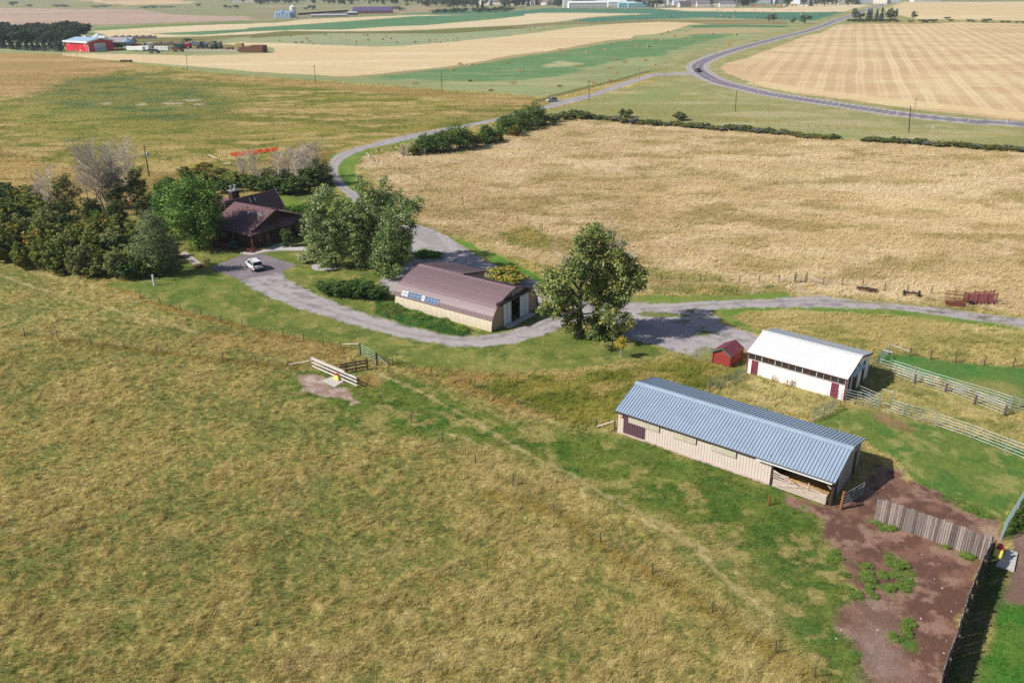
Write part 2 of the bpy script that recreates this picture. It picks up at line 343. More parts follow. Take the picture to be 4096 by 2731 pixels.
# striped stubble: windrows run away from the lane
S5 = px('c4', (670, 225), (520, 300), (400, 318), (120, 430), (0, 470))+px('c3', (2000, 500), (1830, 540), (1780, 580), (1800, 605), (1830, 625), (1950, 680), (2150, 740))+px('c4', (0, 785), (300, 840), (800, 905), (1300, 975), (2352, 1090), (4200, 1300), (4200, 250), (2352, 216), (1750, 205), (1500, 215), (1000, 215))
LAYHOOK = len(LAY); area(S5, [(218, 190, 148), (208, 178, 138), (226, 202, 158)], .8, 1.2, 6, zone=6, tall=0, ms=30, st=.6)
LAY.append(('w', GP(S5), None, 0, 0, 0, 0, None, None, 0, 0, 0, 0, 0))
strip(px('c4', (0, 755), (300, 800), (800, 868), (1300, 925), (2352, 1040)), 7, [(230, 204, 156)], 2.5, 1.5, 6, .75)
# rolling stubble and tan land top left
area(px('c1', (-800, 60), (0, 70), (300, 75), (1200, 85), (1500, 130), (2352, 150), (2352, 166), (1300, 200), (700, 216), (0, 215), (-800, 200)), [(190, 164, 146), (198, 172, 150), (178, 152, 134)], 4, 4, 25, zone=6, ms=30, st=.12)
area(px('c1', (-800, -20), (630, 0), (900, 35), (1100, 45), (1200, 80), (300, 72), (0, 66), (-800, 55)), [(166, 156, 110), (146, 146, 100)], 5, 6, 30, .9, ms=40, st=.25)
area(px('P', (295, -5), (795, 5), (760, 16), (514, 21), (421, 16)), [(216, 186, 144)], 8, 8, 40, zone=6)
area(px('c2', (0, 40), (700, 45), (1500, 60), (1560, 110), (1100, 120), (600, 150), (0, 190)), [(164, 156, 118), (150, 146, 108)], 6, 6, 30, .9, ms=45, st=.25)
area(px('c2', (900, 60), (1600, 50), (1560, 100), (1100, 100)), [(176, 156, 124)], 8, 8, 30, .7)
strip(px('P', (0, 103), (250, 102), (600, 96), (1100, 79), (1468, 60), (1700, 50)), 3, [(150, 146, 140)], 1.5, .5, 8, .9, zone=3, sm=3)
# --- lawns and verges
LAWN = [(122, 132, 64), (102, 118, 54), (150, 146, 82)]
area(px('f', (690, 235), (800, 270), (950, 330), (1090, 380), (1350, 450), (1630, 515), (1780, 560), (2050, 605), (2300, 660))+px('D', (830, 806), (880, 832), (1000, 846), (1080, 852), (1170, 858), (1330, 844), (1500, 822), (1560, 800), (1600, 830), (1700, 770), (1560, 700), (1300, 640), (1230, 640), (940, 560), (850, 470), (760, 440), (650, 440), (560, 560), (450, 560), (360, 600), (330, 640), (270, 650)),
     LAWN, .35, .5, 1.6, tall=.02, ms=2.6, lo=.38, hi=.62)
area(px('f', (1100, 60), (1500, 140), (1600, 250), (1200, 330), (900, 250)), [(96, 122, 52)], 3, 3, 5, .5)
for a, b, w, h in ((700, 730, 60, 14), (900, 800, 90, 12), (1150, 830, 110, 12), (1350, 800, 80, 14), (560, 715, 50, 12), (1000, 820, 60, 8), (450, 660, 70, 12), (690, 640, 40, 14), (760, 680, 40, 10)):
    area(px('D', (a-w, b), (a, b-h), (a+w, b), (a, b+h)), [(146, 146, 78)], 2, 3, 3.5, .5)
area(px('D', (640, 455), (760, 470), (860, 460), (870, 480), (740, 500), (640, 492)), [(120, 140, 56)], 1, 1, 3, .8)
area(px('c6', (1240, 360), (1380, 290), (1600, 235), (1850, 195), (2171, 125), (2352, 100), (2352, 140), (2171, 178), (2000, 215), (1850, 250), (1650, 310), (1560, 360), (1500, 420), (1490, 500), (1540, 570), (1570, 640), (1600, 760), (1560, 760), (1400, 640), (1330, 520), (1330, 440), (1390, 385)), [(118, 148, 62), (104, 138, 56), (140, 146, 72)], .5, .6, 2.5, tall=.05, ms=4)
strip(px('c6', (2352, 85), (2171, 120), (1850, 178), (1500, 250), (1330, 305)), 1.0, [(186, 160, 98)], .8, .6, 3, .9)
area(px('q', (640, -70), (800, -20), (960, 60), (1130, 110), (1240, 180), (1440, 290), (1420, 330), (1330, 290), (1240, 240), (1060, 172), (960, 142), (850, 72), (770, 24), (700, -5), (600, -50)), [(106, 146, 58), (92, 132, 50), (130, 142, 66)], .3, .5, 2, tall=.06, ms=3)
area(px('s', (300, 360), (480, 350), (880, 345), (1260, 335), (1640, 320), (1960, 295), (1985, 368), (1760, 386), (1280, 397), (820, 427), (480, 432), (300, 422)), [(118, 142, 62), (134, 142, 72)], .3, .5, 2, tall=.06, ms=3)
area(px('s', (1640, 320), (1960, 290), (2300, 215), (2352, 230), (2352, 250), (1980, 300)), [(160, 142, 76)], .6, .8, 2, .8, tall=.7)
area(px('s', (1130, 500), (1300, 478), (1900, 466), (2352, 468))+px('r', (450, 435), (900, 452), (1200, 487), (1560, 532), (2161, 612), (2161, 660), (1600, 590), (1000, 520), (500, 490), (200, 480))+px('s', (1900, 520), (1500, 520), (1380, 560), (1500, 640), (1700, 720), (1690, 760), (1560, 730), (1420, 680), (1270, 600)), [(136, 146, 74), (110, 138, 60)], .4, .6, 2, tall=.1, ms=3)
area(px('s', (1500, 525), (1900, 505), (2352, 510))+px('r', (500, 500), (1000, 530), (1600, 600), (2161, 675), (2600, 740), (2600, 900), (2161, 830), (1700, 780), (1300, 790), (1000, 830), (760, 830))+px('s', (2352, 830), (1830, 700), (1720, 690), (1560, 620), (1440, 560)), [(202, 184, 128), (184, 168, 106), (154, 150, 84)], .8, 1, 3, tall=.75, ms=4, st=.5)
# --- rough grass between lawn and sheds
area(px('m', (320, 90), (500, 120), (700, 130), (900, 150), (1200, 165), (1500, 190), (1800, 160), (2100, 120), (2250, 95), (2352, 70))+px('s', (640, 1020), (800, 970), (1000, 1000), (1180, 1060), (1350, 1110), (1530, 1090), (1500, 1190), (1100, 1340), (600, 1190), (380, 1230), (260, 1437))+px('m', (1930, 560), (1700, 560), (1480, 510), (1210, 400), (900, 290), (600, 190), (320, 110)),
     [(152, 146, 66), (124, 130, 54), (176, 158, 92)], .6, .9, 2.5, tall=.9, ms=3.5, st=.8)
for a, b, w, h in ((900, 200, 120, 26), (1150, 260, 100, 30), (640, 160, 80, 18), (1700, 330, 110, 40), (1900, 200, 120, 20), (1420, 380, 70, 30)):
    area(px('m', (a-w, b), (a, b-h), (a+w, b), (a, b+h)), [(100, 114, 44), (128, 126, 52)] if a != 900 else [(176, 142, 84)], 1.4, 1.6, 2, .75, ms=2)
area(px('m', (430, 130), (600, 190), (900, 280), (1210, 400), (1480, 500), (1440, 510), (1180, 420), (860, 300), (560, 200), (380, 140)), [(178, 142, 80), (160, 130, 66)], .8, .8, 2, .75, tall=1.0)
# grass round the grey barn and down the slope
area(px('g', (540, 600), (1020, 560), (1450, 560), (1800, 640), (2352, 700))+px('m', (700, 330), (1000, 460), (1300, 520), (1600, 560), (1930, 590), (2352, 720))+px('e', (-200, 420), (0, 590), (0, 740), (60, 900), (150, 1100), (200, 1300), (240, 1568), (140, 1568), (-60, 1300), (-300, 1000), (-600, 760))+px('m', (1900, 1100), (1500, 900), (1100, 680), (800, 640), (500, 640), (200, 600), (0, 520), (-100, 420))+px('g', (880, 1254), (300, 1000), (0, 820)),
     [(88, 116, 48), (114, 128, 58), (158, 150, 88)], 1.6, 2.2, 4, tall=.35, ms=2.2, st=.8)
area(px('b', (150, 640), (600, 780), (1000, 920), (1540, 1090), (1560, 1220), (1900, 1390), (1700, 1390), (1300, 1150), (900, 1000), (500, 860), (150, 720)), [(82, 112, 48), (108, 124, 58)], 1.5, 1.8, 2.5, .7, tall=.3, ms=2)
area(px('n', (980, 190), (1300, 300), (1700, 200), (2150, 300), (2352, 480), (2352, 1228), (2250, 1100), (1900, 800), (1500, 560), (1200, 400)), [(88, 114, 52), (114, 126, 60), (164, 152, 96)], 2.2, 2.5, 3, .75, tall=.3, ms=2.2, st=.8)
# fence line of taller golden grass
strip(px('n', (-60, -30), (350, 80), (660, 280), (1010, 500), (1420, 750), (1850, 1030), (2100, 1200), (2250, 1300)), .7, [(170, 146, 72), (150, 134, 58)], .8, .6, 1.6, .75, tall=1.0)
strip(px('f', (820, 275), (1090, 380), (1350, 450), (1630, 520), (1780, 565), (2050, 615), (2300, 665)), .6, [(186, 158, 92), (170, 140, 70)], .7, .6, 1.6, .8, tall=1.0)
strip(px('f', (50, 560), (390, 606), (830, 665), (1275, 715), (1720, 765), (2000, 790)), .6, [(160, 138, 70), (140, 124, 56)], .8, .6, 1.8, .7, tall=.9)
area(px('f', (2350, 640), (2000, 600), (1400, 560), (1300, 600), (1700, 680), (2100, 740), (2352, 800)), [(194, 166, 108), (168, 142, 84)], 2, 2, 3, .7, tall=.7, ms=2.5)
# --- between the two metal sheds and the corral
area(px('b', (1000, 250), (1180, 170), (1260, 100), (1380, 130), (1600, 190), (1800, 250), (2010, 300), (2000, 400), (1830, 480), (1600, 430)), [(208, 192, 138), (188, 176, 114), (158, 154, 92)], .5, .8, 2, tall=.8, ms=2.2)
area(px('r', (90, 1568), (150, 1520), (340, 1440), (430, 1380), (560, 1400), (740, 1420), (860, 1445), (1000, 1490), (1310, 1570), (1800, 1700), (2161, 1800), (2600, 1950), (2600, 2900))+px('e', (1155, 480), (1040, 650), (980, 620), (860, 590), (760, 540), (660, 470), (560, 430), (400, 280), (210, 130)), [(92, 124, 56), (112, 130, 62), (144, 146, 84)], .4, .8, 2.5, tall=.12, ms=2.2)
area(px('r', (780, 840), (860, 880), (1060, 900), (1500, 965), (2161, 1020), (2700, 1100), (2700, 1500), (2161, 1375), (1870, 1290), (1560, 1200), (1270, 1110), (865, 1000), (750, 960)), [(82, 128, 64), (98, 132, 64)], .4, .6, 2.5, tall=.05, ms=4)
area(px('r', (1500, 1160), (1900, 1140), (2161, 1200), (2161, 1340), (1870, 1270)), [(160, 148, 90)], 1.5, 1.5, 2.5, .7)
area(px('r', (560, 1240), (680, 1090), (760, 1010), (860, 1070), (1090, 1160), (1390, 1245), (1680, 1362), (1960, 1475), (2161, 1540), (2700, 1700), (2700, 2100), (2161, 1790), (1800, 1690), (1310, 1560), (1000, 1480), (870, 1440), (740, 1410)), [(194, 178, 118), (170, 160, 96), (140, 140, 76)], .5, .8, 2.5, tall=.5, ms=2.5)
area(px('e', (280, 20), (420, 40), (560, 110), (480, 110), (330, 60)), [(150, 118, 84), (130, 112, 70)], .8, .8, 1.5, .8)
area(px('r', (700, 1440), (850, 1450), (900, 1520), (1000, 1568), (860, 1568), (740, 1510)), [(152, 128, 92)], .8, .8, 1.5, .8)
# right edge grass
area(px('e', (1155, 470), (1400, 470), (1400, 700), (1155, 690), (1080, 720), (1030, 720)), [(84, 120, 52)], .4, .5, 1.5, tall=.2, ms=2)
# --- bare soil
DIRT = [(136, 102, 86), (110, 80, 68), (156, 124, 108)]
area(px('b', (1540, 1075), (1700, 1150), (1880, 1210), (1960, 1228), (2010, 1230), (2090, 1180), (2300, 950), (2352, 930))+px('e', (140, 280), (380, 330), (430, 340), (460, 380), (600, 440), (680, 470), (760, 530), (860, 590), (980, 620), (1020, 660), (1005, 750), (935, 870), (880, 990), (830, 1110), (775, 1270), (725, 1430), (665, 1600), (240, 1600), (190, 1400), (150, 1300), (60, 1230), (110, 1130), (200, 1090), (130, 900), (100, 830), (10, 740), (0, 620))+px('b', (1640, 1240), (1560, 1160)),
     DIRT, .5, 1.0, 1.2, zone=5, tall=0, ms=1.6, lo=.34, hi=.66)
area(px('e', (190, 1180), (300, 1130), (430, 1200), (470, 1400), (560, 1600), (240, 1600), (190, 1400), (150, 1300)), [(160, 138, 128), (146, 118, 104)], 1.6, 1.6, 2, .65, ms=1.2)
area(px('e', (860, 660), (900, 640), (990, 660), (1020, 690), (1005, 750), (930, 720)), [(200, 176, 146), (176, 150, 124)], .5, .6, 1.2, .9)
area(px('e', (1080, 730), (1155, 690), (1400, 690), (1400, 1150), (1155, 1125), (1040, 1110), (1050, 1000), (1090, 900)), [(146, 118, 104), (130, 104, 92)], .3, .5, 1.5, zone=5, tall=0, ms=2)
area(px('e', (1000, 1120), (1050, 1110), (1160, 1125), (1400, 1150), (1400, 1700), (700, 1700), (760, 1568), (860, 1540), (940, 1330)), [(74, 124, 46), (98, 132, 54)], .4, .6, 1.5, tall=.3, ms=1.8)
WEED = [(84, 124, 50), (106, 124, 58)]; WEEDP = []
for P in (((330, 830), (380, 810), (430, 850), (500, 890), (545, 960), (480, 960), (430, 930), (400, 900), (340, 870)), ((205, 890), (250, 880), (275, 920), (260, 940), (300, 970), (290, 995), (230, 990), (180, 960), (230, 945)),
          ((215, 1010), (260, 1000), (260, 1040), (290, 1080), (240, 1080)), ((345, 1000), (390, 985), (400, 1020), (375, 1050)), ((445, 1190), (500, 1190), (520, 1290), (515, 1390), (450, 1370), (430, 1260)),
          ((270, 630), (420, 670), (410, 690), (330, 680)), ((380, 1270), (410, 1280), (405, 1320), (375, 1310)), ((440, 1005), (480, 1010), (470, 1040), (445, 1035)), ((680, 490), (740, 480), (760, 520), (820, 560), (960, 580), (990, 620), (900, 610), (860, 580), (780, 560)),
          ((690, 770), (740, 775), (735, 795), (690, 785)), ((790, 810), (850, 820), (900, 845), (860, 850), (800, 835)), ((330, 935), (360, 940), (350, 970), (330, 965)), ((470, 975), (505, 980), (500, 1000), (475, 1000)), ((400, 930), (430, 950), (420, 975), (400, 965)),
          ((20, 800), (90, 800), (100, 850), (40, 900), (0, 860)), ((80, 930), (140, 940), (110, 960)), ((120, 1010), (200, 1050), (210, 1090), (150, 1080)), ((150, 1400), (205, 1410), (190, 1440), (140, 1430))):
    area(px('e', *P), WEED, .4, .8, .6, .9, zone=0, tall=.35, ms=.7); WEEDP.append(px('e', *P))
area(px('b', (1720, 1215), (1770, 1220), (1765, 1250), (1720, 1245)), WEED, .2, .3, .8, .9, zone=0, tall=.2)
area(px('g', (320, 650), (640, 660), (760, 700), (770, 770), (900, 850), (1130, 880), (1200, 930), (1200, 1010), (1390, 1125), (1290, 1110), (1160, 1150), (1180, 1060), (900, 1010), (560, 960), (400, 910), (440, 850), (380, 740)), [(176, 152, 142), (160, 134, 118), (194, 174, 162)], .3, .5, 1.0, zone=5, tall=0, ms=1.2)
area(px('g', (1280, 690), (1600, 640), (1700, 720), (1650, 850), (1500, 890), (1340, 820)), [(196, 168, 112), (180, 150, 92)], .5, .6, 1.2, .8, tall=.8)
# trodden trails
for w, pts in ((.28, px('m', (180, 160), (330, 225), (560, 330), (760, 440), (920, 530), (1060, 620), (1210, 710), (1400, 810), (1560, 880), (1720, 980), (1900, 1080), (2090, 1180), (2352, 1310))+px('n', (1500, 520), (1640, 640), (1800, 760))),
               (.22, px('n', (880, 95), (1000, 160), (1160, 240), (1300, 320), (1430, 420), (1600, 500))), (.20, px('n', (1100, 190), (1250, 270), (1400, 340))), (.22, px('m', (700, 600), (950, 700), (1190, 860), (1350, 960))),
               (.35, px('f', (-100, 110), (0, 165), (200, 240), (400, 300), (700, 385), (930, 455), (1150, 500), (1320, 555))), (.35, px('f', (-100, 30), (0, 75), (200, 135), (420, 195), (560, 225)))):
    strip(pts, w*.95, [(196, 178, 130), (176, 158, 108)], .25, .45, .8, .7, tall=.05)
# --- roads, drives, yards
area(px('c6', (90, 1425), (410, 1300), (590, 1288), (930, 1403), (780, 1468), (700, 1500), (400, 1540), (250, 1490)), [(146, 137, 142), (134, 124, 130)], .12, .15, 1, zone=2, tall=0, ms=2.5)
area(px('c6', (390, 1540), (780, 1468), (830, 1530))+px('D', (690, 657), (740, 682), (800, 706))+px('q', (0, 612), (200, 668), (300, 708), (500, 748), (700, 778), (900, 785), (1100, 758), (1180, 733), (1240, 700), (1320, 690), (1520, 610), (1600, 540), (1900, 440), (2160, 500), (2352, 490))+
     px('s', (300, 420), (480, 430), (820, 425), (1280, 395), (1760, 385), (1980, 368), (2352, 345))+px('r', (520, 387), (1000, 407), (1430, 442), (1700, 490), (1950, 521), (2161, 546), (2900, 640), (2900, 710), (2161, 611), (1900, 576), (1560, 531), (1200, 486), (900, 451), (450, 436), (0, 430))+
     px('s', (1900, 467), (1300, 479), (1130, 500), (1180, 560), (1270, 590), (1260, 640), (1420, 680), (1600, 750), (1640, 800), (1560, 940), (1480, 900), (1200, 900), (1080, 960), (1000, 1000), (900, 970), (780, 940), (660, 880), (300, 800))+
     px('q', (1850, 600), (1720, 668), (1620, 692), (1540, 730), (1400, 780), (1200, 836), (1000, 861), (800, 868), (600, 851), (400, 816), (200, 781), (0, 726))+px('D', (780, 738), (700, 712), (620, 684), (575, 661)),
     [GRAV, (184, 176, 176), GRAV2], .3, .7, .8, zone=1, tall=0, ms=2)
area(px('q', (330, -180), (480, -140), (640, -60), (770, 25), (850, 74), (960, 144), (1060, 176), (1240, 243), (1410, 322), (1500, 420), (1600, 540), (1400, 560), (1200, 300), (400, 180), (300, 330), (150, 420), (40, 330), (80, 240), (320, 140), (300, 0)), [GRAV, (184, 176, 176), GRAV2], .3, .6, .8, zone=1, tall=0, ms=2)
area(px('q', (200, 340), (330, 380), (1050, 520), (1040, 560), (300, 420)), [(110, 124, 56)], .4, .4, 2, .0)
area(px('c6', (2171, 133), (1850, 188), (1500, 263), (1330, 323), (1270, 373), (1240, 440), (1250, 520), (1270, 590), (1350, 665), (1440, 750), (1500, 800), (1600, 900), (1800, 1000), (1950, 1080), (2200, 1200), (2400, 1250), (2300, 1120), (2171, 1050), (1980, 950), (1800, 880), (1680, 830), (1580, 758), (1520, 710), (1430, 650), (1370, 580), (1330, 510), (1330, 450), (1380, 385), (1480, 330), (1600, 280), (1850, 225), (2000, 192), (2171, 166))+px('t', (0, 520), (300, 450), (700, 365), (950, 320), (1300, 235), (1760, 120), (2300, 5), (2290, -5), (1750, 130), (1300, 255), (950, 335), (700, 390), (300, 480), (0, 545)),
     [(178, 170, 170), (168, 160, 160)], .15, .25, 1.4, zone=3, tall=0, ms=4)
area(px('t', (0, 490), (300, 425), (700, 350), (950, 310), (1300, 238), (1400, 212), (1760, 118))+px('c3', (265, 913), (380, 863), (660, 806), (960, 699), (1110, 654), (1210, 630), (1400, 624), (1530, 612), (1560, 600), (1600, 648), (1400, 644), (1230, 652), (1130, 681), (1000, 726), (700, 831), (450, 896), (270, 937))+px('t', (1750, 148), (1400, 245), (1300, 268), (950, 345), (700, 392), (300, 482), (0, 545)), [(178, 170, 172), (168, 160, 162)], .15, .25, 1.6, zone=3, tall=0, ms=5)
HWY_C = px('c4', (2352+1800, 1330), (2352, 1122), (1850, 1090), (1200, 1020), (700, 946), (300, 886), (0, 836))+px('c3', (2100, 783), (1880, 734), (1730, 688), (1640, 640), (1595, 605), (1580, 575), (1600, 545), (1680, 504), (1820, 452), (2100, 372))+px('c4', (0, 382), (200, 330), (400, 282), (560, 228), (680, 180), (800, 143), (900, 104), (1060, 52), (1180, 0), (1250, -30))
strip(HWY_C, 24, [(164, 160, 110), (150, 152, 98), (178, 168, 122)], 5, 3, 8, .85, tall=.1, ms=9); strip(HWY_C, 6.2, [(186, 176, 168)], .6, .5, 3, zone=4, tall=0)
strip(HWY_C, 5.0, [(154, 148, 154), (144, 138, 146)], .25, .1, 3, zone=4, tall=0, ms=6)
LAY.append(('h', smooth(GP(HWY_C), 6), None, 0, 0, 0, 0, None, None, 0, 0, 0, 0, 0))
def ruts(pts, offs, w, cols, al):
    P = smooth(GP(pts), 6); t = np.gradient(P, axis=0); t /= np.linalg.norm(t, axis=1)[:, None]; nrm = np.stack([-t[:, 1], t[:, 0]], 1)
    for o in offs: LAY.append(('l', P+nrm*o, [A(*c) for c in cols], .3, .35, 1.4, al, None, 0, 2.0, 1.0, w, .36, .64))
for pts in (px('D', (585, 640), (660, 682), (740, 708), (820, 734), (900, 757), (1000, 776), (1100, 779), (1190, 763), (1270, 735), (1340, 705)), px('D', (1350, 712), (1480, 708), (1600, 702), (1750, 694), (1900, 690), (2050, 703), (2200, 724), (2352, 748)), px('c6', (2171, 150), (1850, 207), (1500, 293), (1330, 372), (1285, 450), (1300, 540), (1350, 630), (1460, 720), (1640, 850))):
    ruts(pts, (-.85, .85), .32, [(192, 184, 182), (180, 170, 168)], .55); ruts(pts, (0,), .25, [(146, 140, 128), (156, 148, 140)], .6)
_h = [l for l in LAY if l[0] == 'h' or (l[0] == 'l' and l[11] in (6.2, 5.0) and l[7] == 4)]; _v = [l for l in LAY if l[0] == 'l' and l[11] == 24]
_ids = {id(l) for l in _h+_v}; _n0 = sum(id(l) not in _ids for l in LAY[:LAYHOOK]); LAY = [l for l in LAY if id(l) not in _ids]; LAY[_n0:_n0] = _v; LAY.extend(_h)
# grass tufts invading the gravel
for P in (((370, 540), (500, 510), (800, 530), (940, 555), (760, 575), (450, 565)), ((840, 590), (960, 600), (880, 630)), ((1000, 735), (1080, 710), (1200, 730), (1120, 760), (1000, 760)), ((1060, 670), (1110, 680), (1080, 695)), ((1220, 800), (1320, 790), (1250, 815)), ((1320, 685), (1350, 690), (1330, 700)), ((820, 900), (940, 890), (900, 925)), ((900, 490), (1030, 505), (960, 530))):
    area(px('s', *P), [(118, 128, 62)], .25, .5, .8, .9, zone=0, tall=.15)
area(px('s', (780, 960), (1000, 930), (1100, 880), (1200, 900), (1480, 900), (1500, 1080), (1350, 1110), (1180, 1060), (1000, 1000)), [(150, 148, 92), (120, 134, 66)], .6, .9, 1.0, .7, zone=0, tall=.25, ms=.9)
area(px('q', (0, 450), (100, 470), (400, 590), (660, 680), (830, 760), (760, 785), (500, 735), (300, 690), (0, 590)), [(84, 124, 52), (70, 112, 60), (120, 130, 60)], .3, .4, 1.0, tall=.9, ms=1.1)
for P in (((230, -10), (1010, -10), (1000, -30), (240, -28)),): pass
for a, b, w, h in ((950, 438, 60, 6), (1370, 480, 60, 10), (1630, 510, 50, 8), (1780, 530, 90, 14), (1950, 560, 60, 8), (1260, 470, 40, 6)):
    area(px('r', (a-w, b-2), (a, b-h), (a+w, b+4), (a, b+h)), [(110, 104, 84)], .2, .5, .7, .8, zone=1)
for a, b, w, h in ((2320, 210, 140, 60), (2060, 290, 100, 60), (2160, 330, 80, 30)):
    area(px('s', (a-w, b), (a, b-h), (a+w, b), (a, b+h)), [(206, 182, 150), (186, 160, 126)], .8, 1.2, 1.5, .8, tall=.0)
# driveway concrete walk is built as its own slab later
for P in (px('g', (740, 762), (900, 688), (1120, 750), (940, 864)), px('g', (1125, 690), (1190, 656), (1296, 705), (1230, 732)), px('e', (984, 892), (1058, 796), (1121, 820), (1099, 928)), px('h', (680, 1330), (900, 1290), (1100, 1270), (1430, 1160), (1570, 1155), (1640, 1212), (1970, 1218), (1980, 1290), (1500, 1290), (1080, 1340), (960, 1370), (820, 1365))):
    area(P, [(150, 142, 128)], .1, 0, 1, 1.0, zone=2, tall=0)
area(px('s', (470, 240), (840, 240), (1250, 250), (1660, 240), (1960, 215), (1960, 290), (1640, 318), (1260, 333), (880, 343), (480, 348), (380, 330)), [(160, 148, 82), (128, 132, 62), (190, 166, 108)], 1, 1.5, 2.5, .8, tall=.9, ms=2.5)
area(px('s', (420, 60), (900, 90), (1300, 150), (1250, 205), (800, 195), (450, 165)), [(164, 154, 90), (144, 144, 76)], 2, 3, 4, .7, tall=.8, ms=4)
area(px('e', (1000, 760), (940, 880), (890, 985), (840, 1110), (780, 1280), (735, 1430), (690, 1568), (760, 1568), (860, 1540), (940, 1330), (1000, 1120), (1050, 1000), (1080, 900)), [(118, 108, 78), (92, 108, 58)], .4, .6, 1.5, .95, tall=.25, ms=1.5)  # dirt and green cover, its colour darkened along the plank fence's shadow strip
def paint(x, y, want_tall=True):
    x = np.asarray(x, float); y = np.asarray(y, float); N = x.size
    r = np.hypot(x, y)
    k = np.clip(260.0/np.maximum(r, 1), .15, 1.0)
    n0 = fbm(x, y, 14, 4, 1); n1 = fbm(x, y, 3.2, 4, 2); n2 = fbm(x, y, .55, 3, 3, .6)
    # default: the foreground rough pasture
    c_str, c_oli, c_gre, c_pal = A(183, 166, 102), A(158, 149, 85), A(128, 132, 71), A(198, 183, 129)
    t = np.clip(.46*n1+.36*n0+.55*(n2-.5)*k+.065+.05*np.clip((x+10)/40, -1, 1), 0, 1)
    C = c_gre+(c_oli-c_gre)*sstep(.28, .44, t)[:, None]
    C = C+(c_str-C)*sstep(.40, .56, t)[:, None]
    C = C+(c_pal-C)*(sstep(.54, .72, t)*.8)[:, None]
    gg = sstep(60, 46, y+.3*x+10*(n0-.5))*.35
    C = C*(1-.1*gg)[:, None]
    rd = sstep(.62, .74, fbm(x, y, 5, 3, 31))*.5
    C = C+(A(186, 158, 114)-C)*(rd*.3)[:, None]
    far = sstep(900, 1500, r)
    C = C+(A(150, 150, 108)-C)*far[:, None]
    tall = .35+.55*sstep(.35, .6, t); zone = np.zeros(N, np.int8)
    fields = {}
    def nf(sc, s, st=1.0, oct=3):
        key = (sc, s, st)
        if key not in fields: fields[key] = None
        return None
    for (kd, P, cols, soft, namp, nsc, al, zn, tl, ms, st, w, lo, hi) in LAY:
        if kd in ('w', 'h'):
            pad = 15.0
        else:
            pad = soft+namp*1.2+w+1
        mn, mx = P.min(0)-pad, P.max(0)+pad
        idx = np.nonzero((x > mn[0]) & (x < mx[0]) & (y > mn[1]) & (y < mx[1]))[0]
        if idx.size == 0: continue
        X, Y = x[idx], y[idx]
        if kd == 'w':      # windrows of straw
            d = sd_poly(P, X, Y); m = d > 2
            a = math.radians(21.2); u = X*math.cos(a)-Y*math.sin(a)+.9*(vnoise(X/60, Y/60, 77)-.5)*2
            v = X*math.sin(a)+Y*math.cos(a)
            ph = (u/8.6)+.1
            row = np.round(ph); sg = (ph-row)*8.6; wv = _hash(row, row*0+3, 9); md = .35+.65*vnoise(row*7.31, v/75, 5)
            fade = sstep(3, 16, d)*m
            s_ = np.maximum(sstep(.75, .2, np.abs(np.abs(sg)-1.25))*.9, sstep(2.2, .6, np.abs(sg))*.45*wv)*md*(.45+.55*wv)*fade
            C[idx] += (A(240, 218, 176)-C[idx])*(s_*.85)[:, None]
            s2 = sstep(1.5, .4, np.abs(np.abs(sg)-3.4))*.35*md*fade
            C[idx] += (A(196, 164, 122)-C[idx])*s2[:, None]
            hl = sstep(.8, .2, np.abs(v-np.round(v/95)*95-6*vnoise(u/60, u*0, 3)))*.35*fade
            C[idx] += (A(236, 214, 172)-C[idx])*hl[:, None]
            continue
        if kd == 'h':      # wheel tracks and edge lines on the highway
            d = sd_line(P, X, Y); on = d < 5.0
            s_ = sstep(.9, .3, np.abs(d-1.6))*on*.75
            C[idx] += (A(104, 98, 110)-C[idx])*s_[:, None]
            e_ = sstep(.8, .2, np.abs(d-4.0))*on*.6
            C[idx] += (A(214, 210, 206)-C[idx])*e_[:, None]
            continue
        if kd == 'a': d = sd_poly(P, X, Y)
        else: d = w-sd_line(P, X, Y)
        if namp: d = d+(fbm(X, Y, nsc, 3, 40+int(nsc*10) % 17)-.5)*2*namp
        a = sstep(-soft, soft, d)*al
        if a.max() <= 0: continue
        if len(cols) == 1: cc = np.broadcast_to(cols[0], (idx.size, 3)).copy()
        else:
            f = fbm(X, Y, ms, 4, 60+int(ms*7) % 23, .6, sx=st)
            cc = cols[0]+(cols[1]-cols[0])*sstep(lo, .5*(lo+hi)+.06, f)[:, None]
            if len(cols) > 2:
                g_ = fbm(X+91, Y-37, ms*.8, 4, 90, .62, sx=st)
                cc = cc+(cols[2]-cc)*sstep(.5*(lo+hi), hi+.04, g_)[:, None]
        C[idx] += (cc-C[idx])*a[:, None]
        if tl is not None: tall[idx] += (tl-tall[idx])*a
        if zn is not None: zone[idx] = np.where(a > .5, zn, zone[idx])
        elif al > .9: zone[idx] = np.where(a > .5, 0, zone[idx])
    # fine mottling of the cover itself
    mo = 1+(n2-.5)*.34*k+(n1-.5)*.10*k+(n0-.5)*.08
    road = (zone >= 1) & (zone <= 5)
    mo = np.where(road, 1+(n2-.5)*.14*k+(n0-.5)*.08, mo)
    C = np.clip(C*mo[:, None], .005, .9)
    tall = np.where(road, 0, tall)
    return C, tall, zone
